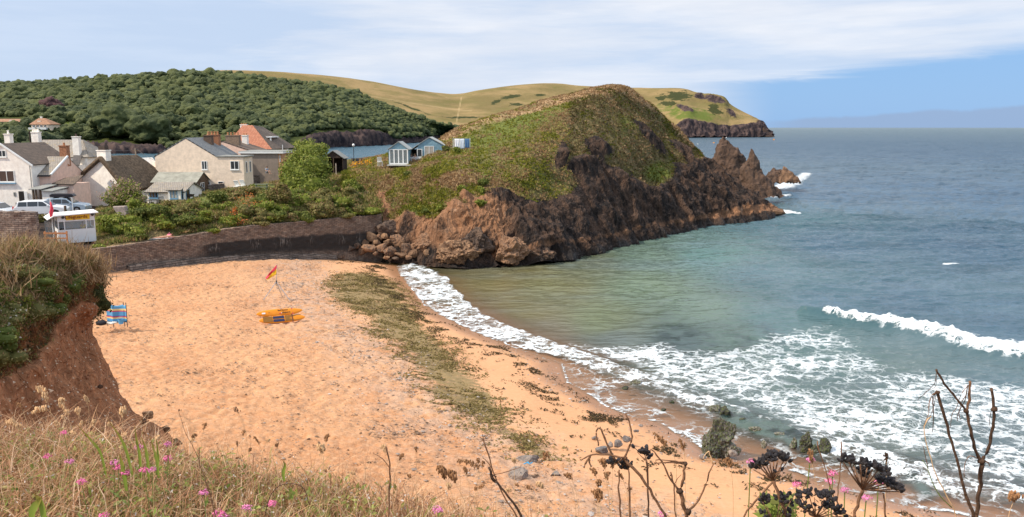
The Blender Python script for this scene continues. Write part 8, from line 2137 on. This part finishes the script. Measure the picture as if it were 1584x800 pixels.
PF = [(99,669,3.9,'highest pink flower at the left against the earth slope'),(108,714,3.5,''),(126,745,3.1,'largest pink flower at the lower left'),(176,716,3.4,''),(183,723,3.35,''),(215,692,3.7,'pink flower beside the tall green strap leaves'),(222,727,3.3,''),(235,727,3.3,''),(259,709,3.5,''),(259,688,3.7,'pink flower just right of the strap leaves'),(195,732,3.3,''),
      (316,762,2.9,'pink flower beside the dark dead stem at the left'),(338,794,2.6,''),(383,785,2.7,''),(421,779,2.8,''),(677,789,2.7,'only pink flower in the middle of the bottom edge'),(73,706,3.6,''),(345,799,2.6,''),(160,799,2.6,''),
      (1161,714,1.9,'pink flower touching the left end of the left black umbel'),(1232,749,1.9,'pink flower between the two black umbels on the left side'),(1253,711,2.0,'highest pink flower between the two black umbels'),(1288,733,1.9,'pink flower left of the right black umbel'),(1307,758,2.0,'small pink flower below and right of the highest ones'),(1359,747,1.9,'pink flower behind the rays of the right black umbel'),(1340,770,1.75,'lowest pink flower under the right black umbel'),(1284,745,2.0,'faint pink flower close under the one left of the right umbel'),(1025,796,1.9,'pink flower at the bottom edge below the forked dry stem')]
for i, (x, y, Y, lb) in enumerate(PF): pink(x, y, Y, lb or 'pink flower head among the clifftop grasses at the lower left', 'pink flowers at the lower left' if not lb else ('pink flowers on the clifftop'), i)
# ---- black seeded umbels
def umbel(label, Y, hub, root_pts, clumps, seeds=9, r=.0042, mat=STEMR, extra=(), cat='umbel plant', rs=.0058):
    b = rootdown(root_pts[-1][0], Y); h0 = W(*root_pts[-1], Y); g = ctz(h0.x, Y)
    rt = empty('seeded_umbel', (h0.x, Y, g)); tag(rt, label, cat); off = Vector((h0.x, Y, g))
    m = MB(); stem(m, [b] + root_pts[::-1] + [hub], Y, (r * 1.25, r)); 
    for e in extra: stem(m, e, Y, (r * .8, r * .5))
    o = m.build('stem', mat, rt, smooth=True); o.location = -off
    for ci, (x, y, n_) in enumerate(clumps):
        rr = random.Random(int(x * 3 + y)); c = W(x, y, Y + rr.uniform(-.03, .05)); hb = W(*hub, Y)
        m = MB(); m.tube([hb, hb.lerp(c, .55) + Vector((0, 0, -.004)), c - Vector((0, 0, .004))], [r * .5, r * .38, r * .3], 6); o = m.build('ray', mat, rt, smooth=True); o.location = -off
        sm = MB()
        for k in range(n_):
            d = Vector((rr.gauss(0, .8), rr.gauss(0, .8), abs(rr.gauss(.3, .5)))).normalized(); p = c + d * rr.uniform(.007, .015)
            ax = (d + Vector((0, 0, .6))).normalized(); q = ax.to_track_quat('Z', 'Y').to_matrix().to_4x4(); Mx = Matrix.Translation(p) @ q
            V0 = len(sm.v); s_ = rs * rr.uniform(.8, 1.15)
            sm.blob((0, 0, 0), (s_ * .72, s_ * .62, s_), 8, 6, Mx, .16, rr); sm.tube([c, p - d * s_ * .4], .0007, 4)
        o = sm.build('seed_cluster', SEEDB, rt, smooth=True); o.location = -off
umbel('left black seeded umbel held up against the wet sand', 1.55, (1196,742), [(1205,770),(1216,800)], [(1166,724,8),(1172,716,9),(1180,718,9),(1190,709,9),(1197,705,10),(1204,706,9),(1212,711,8),(1217,713,7),(1204,730,2),(1184,712,8)])
umbel('right long black seeded umbel in front of the surf', 1.55, (1334,757), [(1328,775),(1320,800)], [(1305,713,9),(1313,711,9),(1320,717,9),(1331,716,9),(1335,727,9),(1342,720,8),(1350,723,9),(1357,726,9),(1364,730,9),(1370,733,8),(1362,742,8),(1369,746,9),(1376,750,9),(1384,754,9),(1391,758,9),(1340,736,6)], extra=[((1370,800),(1368,780),(1366,762))])
umbel('black seed clusters on the dry umbel at the middle bottom', 1.6, (966,708), [(972,716),(1000,750),(1032,806)], [(945,719,7),(951,714,6),(962,723,8),(969,719,8),(973,724,6)], extra=[((960,806),(958,765),(957,727)),((974,806),(974,760),(972,726)),((966,708),(974,690),(977,676),(974,655),(967,640)),((966,708),(940,703),(914,704),(900,712)),((914,704),(906,716),(903,724)),((914,704),(912,712),(914,722)),((952,712),(940,690),(930,664),(922,668),(926,690))])
umbel('small hanging black seed cluster right of the middle umbel', 1.62, (1000,712), [(1002,740),(1003,800)], [(986,697,4),(991,702,7),(997,699,7),(999,705,5)], r=.0028)
umbel('lowest black umbel cut by the bottom edge between the pink flowers', 1.5, (1262,800), [(1262,820)], [(1238,779,7),(1246,785,7),(1251,792,6),(1240,768,5),(1252,764,5),(1260,767,5),(1275,770,8),(1281,766,8),(1288,775,7),(1284,786,8),(1296,790,8),(1302,796,7),(1270,784,6)], r=.003)
umbel('small black seed clusters low on the left of the lowest umbel', 1.55, (1200,812), [(1200,830)], [(1180,774,7),(1186,780,6),(1207,770,7),(1213,774,7),(1219,778,7),(1226,768,3),(1182,798,6),(1222,797,6)], r=.003)
umbel('bare spent umbel on a thin stem above the sand at the centre', 2.0, (748,681), [(756,705),(762,726),(778,765),(803,806)], [], r=.0026, mat=STEMR, extra=[((748,681),(742,676)),((748,681),(746,672)),((748,681),(754,673)),((748,681),(758,681)),((748,681),(741,684)),((762,735),(790,728),(806,722)),((762,726),(752,712),(746,708))])
# ---- bare branching stems
def dry(label, Y, parts, r=.005, mat=STEMB, name='dead_stem', cat='dead plant', knots=()):
    x, y = parts[0][1][0]; h0 = W(x, y, Y); g = ctz(h0.x, Y); rt = empty(name, (h0.x, Y, g)); tag(rt, label, cat); off = Vector((h0.x, Y, g))
    for nm, pts, rad, mt in parts:
        m = MB(); 
        if pts[0][1] >= 796: pts = [rootdown(pts[0][0], Y)] + list(pts)
        stem(m, pts, Y, rad); o = m.build(nm, mt or mat, rt, smooth=True); o.location = -off
    for (x, y, s) in knots:
        m = MB(); m.blob(W(x, y, Y), (s, s, s * .8), 8, 6, jit=.2, rnd=rnd); o = m.build('knot', mat, rt, smooth=True); o.location = -off
dry('tall dark dead stem forking into three bare tips at the right edge', 1.9, [
 ('stalk', [(1511,798),(1514,760),(1517,735),(1518,713)], (.0085,.0072), None),
 ('branch', [(1518,713),(1508,695),(1500,662),(1495,636)], (.006,.005), None), ('branch', [(1495,636),(1499,612),(1500,590)], (.0048,.0042), STEMR),
 ('branch', [(1495,636),(1476,612),(1460,592),(1448,572)], (.004,.0036), None), ('branch', [(1520,711),(1530,690),(1536,660),(1538,632),(1533,600)], (.0055,.0048), None),
 ('withered_leaf', [(1499,595),(1487,610),(1479,632),(1473,640),(1470,662)], (.0012,.0008), STEMR), ('withered_leaf', [(1497,596),(1493,618),(1482,640),(1481,651)], (.0018,.001), None), ('withered_leaf', [(1494,612),(1486,626),(1484,645),(1487,648)], (.0015,.0008), STEMR),
 ('withered_leaf', [(1449,577),(1446,592),(1436,604),(1420,618)], (.0015,.0008), None), ('withered_leaf', [(1448,580),(1447,598),(1432,606),(1428,612)], (.001,.0006), None), ('withered_leaf', [(1537,632),(1532,640),(1531,658),(1538,672)], (.0012,.0006), None), ('withered_leaf', [(1516,712),(1505,706),(1497,708),(1492,722),(1491,738)], (.0018,.001), STEMR), ('withered_leaf', [(1522,712),(1529,716),(1531,722)], (.003,.001), STEMR)],
 knots=[(1518,713,.010),(1538,633,.0085),(1495,636,.007)])
dry('straight dark dead stem leaning left with hanging curled leaves', 1.85, [
 ('stalk', [(1504,799),(1492,758),(1480,712),(1469,674),(1459,636),(1450,607)], (.0080,.0048), None), ('withered_leaf', [(1450,607),(1441,612),(1437,628),(1436,642),(1428,660)], (.002,.0008), STEMR), ('withered_leaf', [(1448,608),(1443,616),(1444,640),(1442,668)], (.0028,.001), None), ('withered_leaf', [(1446,608),(1446,622),(1439,644),(1434,655)], (.0012,.0007), None)], knots=[(1450,607,.006)])
dry('thin pale dry stalk curving up left of the tall dead stems', 1.9, [('stalk', [(1479,799),(1466,770),(1449,737),(1437,700),(1429,665),(1434,652),(1440,644)], (.0032,.0016), STRAWM), ('branch', [(1472,785),(1452,765),(1440,740),(1434,722),(1427,712)], (.002,.0012), GREENM), ('branch', [(1436,725),(1430,700),(1428,690)], (.0015,.001), STEMR)])
dry('forked dry stem with a bent flat top near the centre bottom', 1.75, [('stalk', [(1062,799),(1057,780),(1051,760)], (.0072,.0062), STEMR), ('branch', [(1051,760),(1057,740),(1060,718)], (.005,.004), STEMR), ('branch', [(1060,718),(1040,716),(1012,716)], (.0035,.002), STEMR), ('branch', [(1057,715),(1040,713),(1014,711)], (.003,.0016), STEMR), ('branch', [(1049,757),(1036,740),(1024,715),(1010,698),(1003,697)], (.0035,.0018), STEMR), ('branch', [(1064,792),(1080,775),(1092,748),(1103,717)], (.0042,.002), STEMR), ('branch', [(1042,752),(1047,742),(1054,734)], (.0016,.001), STEMR), ('withered_leaf', [(1103,717),(1098,704),(1096,698),(1088,710),(1100,712)], (.0022,.001), STRAWM)], knots=[(1051,760,.009),(1060,717,.006),(1064,792,.009)])
dry('upright dry stem just left of the forked one', 1.75, [('stalk', [(1046,799),(1044,775),(1043,752),(1038,730)], (.0052,.0022), STEMR)])
dry('dark dead stem rising from the bottom edge right of the first pink flowers', 2.4, [('stalk', [(333,799),(326,770),(316,739),(308,712),(310,692)], (.0045,.0022), STEMR), ('branch', [(308,712),(298,690),(288,672),(282,655),(276,634)], (.0014,.0008), STEMR)])
dry('pale brown forked stem standing above the grass left of centre', 2.4, [('stalk', [(601,799),(602,760),(603,722),(600,705),(597,691)], (.0052,.0035), STEMR), ('branch', [(603,724),(592,710),(577,701)], (.0022,.0014), STEMR)])
dry('thick diagonal dark stem below the bare spent umbel', 1.9, [('stalk', [(806,799),(788,772),(770,748),(762,742),(756,724)], (.0072,.004), None), ('branch', [(766,744),(760,735),(768,738)], (.004,.002), None)])
dry('slanting brown stem passing behind the left black umbel', 1.7, [('stalk', [(1150,799),(1170,775),(1196,744)], (.0042,.003), STEMR)])
dry('thin dark stem between the umbels leaning left', 1.9, [('stalk', [(1310,799),(1290,770),(1278,730),(1268,700),(1264,682)], (.0038,.002), STEMR)])
dry('reddish stem crossing the leaning one between the umbels', 1.95, [('stalk', [(1295,799),(1296,765),(1299,735),(1301,705),(1301,684)], (.003,.0022), STEMR)])
dry('dark curled stem arching at the lower left', 2.2, [('stalk', [(410,799),(417,770),(430,752),(452,748),(470,756),(478,780)], (.0026,.0016), None)])
# ---- strap leaves
def strap(pts, Y, w, label):
    P = [W(x, y, Y) for x, y in pts]; A = cr(np.array([p[:] for p in P]), 14, 0); t = np.linspace(0, 1, 14); d = np.gradient(A, axis=0)
    s = np.cross(d, [0.25, 1, 0]); s /= np.linalg.norm(s, axis=1, keepdims=True); ww = (w * .68 * np.sin(np.clip(t * .85 + .12, 0, 1) * math.pi) ** .6 * (1 - t ** 4))[:, None]
    V = np.stack([A - s * ww, A + [0, .004, 0], A + s * ww], 1).reshape(-1, 3); g = np.tile([[.24,.31,.05]], (14, 1)) * (1 - t[:, None] ** 4) + np.array([[.55,.24,.08]]) * t[:, None] ** 4
    o = mesh_np('strap_leaf', V - np.array(A[0]), grid_faces(14, 3), M_FOL, smooth=True, cols={'Col': np.repeat(g, 3, 0)}); o.location = A[0]; tag(o, label, 'leaf')
strap([(165,740),(155,700),(138,678),(119,657)], 3.6, .013, 'leftmost tall green strap leaf with an orange tip'); strap([(205,735),(196,700),(185,675),(165,647)], 3.6, .014, 'second green strap leaf leaning left with a curled tip')
strap([(218,740),(216,705),(211,680),(208,657)], 3.55, .013, 'upright green strap leaf in the middle of the clump'); strap([(230,745),(228,712),(224,690),(216,672)], 3.5, .013, 'broad green strap leaf behind the pink flowers')
strap([(245,740),(243,715),(238,695),(231,674)], 3.5, .013, 'green strap leaf at the right of the clump'); strap([(242,735),(245,712),(243,690),(241,671)], 3.6, .009, 'narrow green strap leaf farthest right')
strap([(196,760),(192,735),(188,715),(184,700)], 3.3, .018, 'wide short green leaf low in front of the strap leaves'); strap([(440,745),(438,732),(441,720),(437,712)], 3.4, .013, 'lone broad green leaf in the dry grass right of the pink flowers')
for i, (pts, lb) in enumerate([([(70,820),(66,790),(60,772),(52,764)], 'large curled pale green leaf at the bottom left'), ([(48,815),(50,790),(58,778),(66,766)], 'second curled green leaf at the bottom left corner')]): strap(pts, 2.6, .022, lb)
# ---- grasses with seed heads
def seedgrass(pts, Y, head, label, hm=None, rr=.0035, group=None, thin=.0014):
    rr *= 1.5 if hm is STRAWM else 1.15
    x, y = pts[0]; h0 = W(x, y, Y); g = ctz(h0.x, Y); rt = empty('seeding_stalk', (h0.x, Y, g)); tag(rt, label, 'dry stalk', group); off = Vector((h0.x, Y, g))
    b = W(x, y, Y); dz = (b.z - g) / Y * 1180; m = MB(); B = stem(m, [(x, y + max(4, dz + 6))] + list(pts), Y, (thin, thin * .7), 5); o = m.build('stem', STRAWM, rt, smooth=True); o.location = -off
    m = MB(); A = cr(np.array([W(*p, Y)[:] for p in pts]), 40, 0); k0 = int(40 * (1 - head)); r2 = random.Random(int(x + y * 3))
    for k in range(k0, 40):
        t = (k - k0) / max(1, 39 - k0); ra = rr * math.sin(math.pi * min(1, .12 + .86 * t)) ** .7
        for _ in range(4):
            p = Vector(A[k]) + Vector((r2.gauss(0, 1), r2.gauss(0, 1), r2.gauss(0, .5))) * ra * .75; m.blob(p, (ra * .42, ra * .42, ra * .9), 5, 4)
    o = m.build('seed_head', hm or SEEDH, rt); o.location = -off
SG = [([(84,720),(82,663),(76,628),(66,606),(56,598)],3.9,.45,'tallest arching straw plume at the far left',STRAWM,.0085),([(96,720),(92,670),(80,640),(64,632),(50,640)],3.8,.4,'drooping straw plume left of the tallest',STRAWM,.008),([(110,715),(104,668),(98,632),(92,616)],3.8,.35,'upright straw plume right of the tallest',STRAWM,.008),
      ([(128,720),(124,680),(122,646),(121,630)],3.8,.3,'thin straw head against the earth slope',STRAWM,.006),([(140,715),(138,670),(137,632),(131,611)],3.8,.25,'tall thin stalk in front of the earth slope',STRAWM,.005),([(60,725),(40,680),(28,660),(8,650)],3.8,.4,'low arching plume at the left edge',STRAWM,.007),
      ([(190,690),(189,660),(190,640),(188,632)],3.8,.4,'pale flame shaped seed head above the strap leaves',STRAWM,.008),([(392,760),(386,715),(379,664),(372,645),(363,630)],2.9,.16,'tall grass with a dark seed head left of centre against the sand',STEMR,.0045),
      ([(310,720),(306,690),(296,665),(283,640),(276,634)],3.0,.12,'thin nodding grass with a dark tip beside it',STEMR,.0035),([(866,770),(858,735),(848,700),(842,712)],2.6,.3,'fluffy brown grass head over the sand at the centre',None,.006),
      ([(968,660),(972,645),(970,630),(965,618),(958,612)],1.9,.0,'unused',None,.004),([(1046,720),(1040,700),(1031,690),(1024,682),(1010,669)],1.8,.45,'fat brown grass head right of the middle umbel',None,.0045),([(1060,715),(1058,700),(1055,688),(1051,678)],1.9,.6,'small upright grass head beside the bent top stem',None,.0035),
      ([(1134,760),(1132,735),(1130,720),(1124,708)],1.9,.4,'brown grass head left of the left black umbel',None,.0045),([(1276,790),(1262,745),(1256,715),(1252,695)],1.85,.35,'tall rust grass head among the pink flowers',None,.005),([(944,790),(938,740),(934,715),(930,712)],2.0,.5,'brown grass head at the left of the middle umbel',None,.005),
      ([(926,800),(925,780),(926,765),(925,757)],2.0,.6,'low brown grass head at the bottom below the middle umbel',None,.006),([(700,770),(690,745),(684,728),(677,722)],2.9,.6,'bushy rust grass head right of centre',None,.009),([(720,780),(706,750),(700,735),(694,728)],2.9,.6,'second bushy rust grass head right of centre',None,.009),
      ([(748,770),(742,742),(738,722),(716,712)],2.8,.4,'leaning rust grass head near the bare umbel',None,.007),([(1370,760),(1371,735),(1371,710),(1370,700)],1.9,.5,'short dark seeded spike above the right black umbel',STEMB,.003),([(1560,799),(1566,780),(1570,765),(1562,775)],1.8,.6,'brown seed spike in the bottom right corner',None,.006)]
for pts, Y, hd, lb, hm, rr in SG:
    if hd > 0: seedgrass(pts, Y, hd, lb, hm, rr)
rr_ = random.Random(8)
for i in range(55):
    x = rr_.uniform(20, 980); Y = float(YE((x - 792) / 1130 * 3.9)) - rr_.uniform(.1, 1.2); yb = np.interp(x, [0, 200, 400, 700, 980], [690, 700, 740, 775, 800]); hh = rr_.uniform(24, 80); lean = rr_.uniform(-22, 18)
    seedgrass([(x, yb), (x + lean * .2, yb - hh * .5), (x + lean * .6, yb - hh * .85), (x + lean, yb - hh)], Y, rr_.uniform(.2, .4), 'thin dry grass with a small brown head along the clifftop edge', rr_.choice([STRAWM, SEEDH, SEEDH]), rr_.uniform(.003, .0055), 'dry seeding grasses along the clifftop edge')
# green leafy sprig under the left umbel
P = []
for i in range(260):
    c = W(rng.uniform(1178, 1225), rng.uniform(770, 815), 1.7 + rng.uniform(-.1, .1)); P.append(c[:])
v, f = quads_at(np.array(P), np.tile([0, -.7, .6], (len(P), 1)), .012, 1.8, rng)
o = mesh_np('leafy_sprig', v, f, M_FOL, cols={'Col': pick([(.26,.30,.06),(.20,.25,.05),(.32,.34,.10)], len(P), rng)}); tag(o, 'bright green leafy sprig under the left black umbel', 'plant')
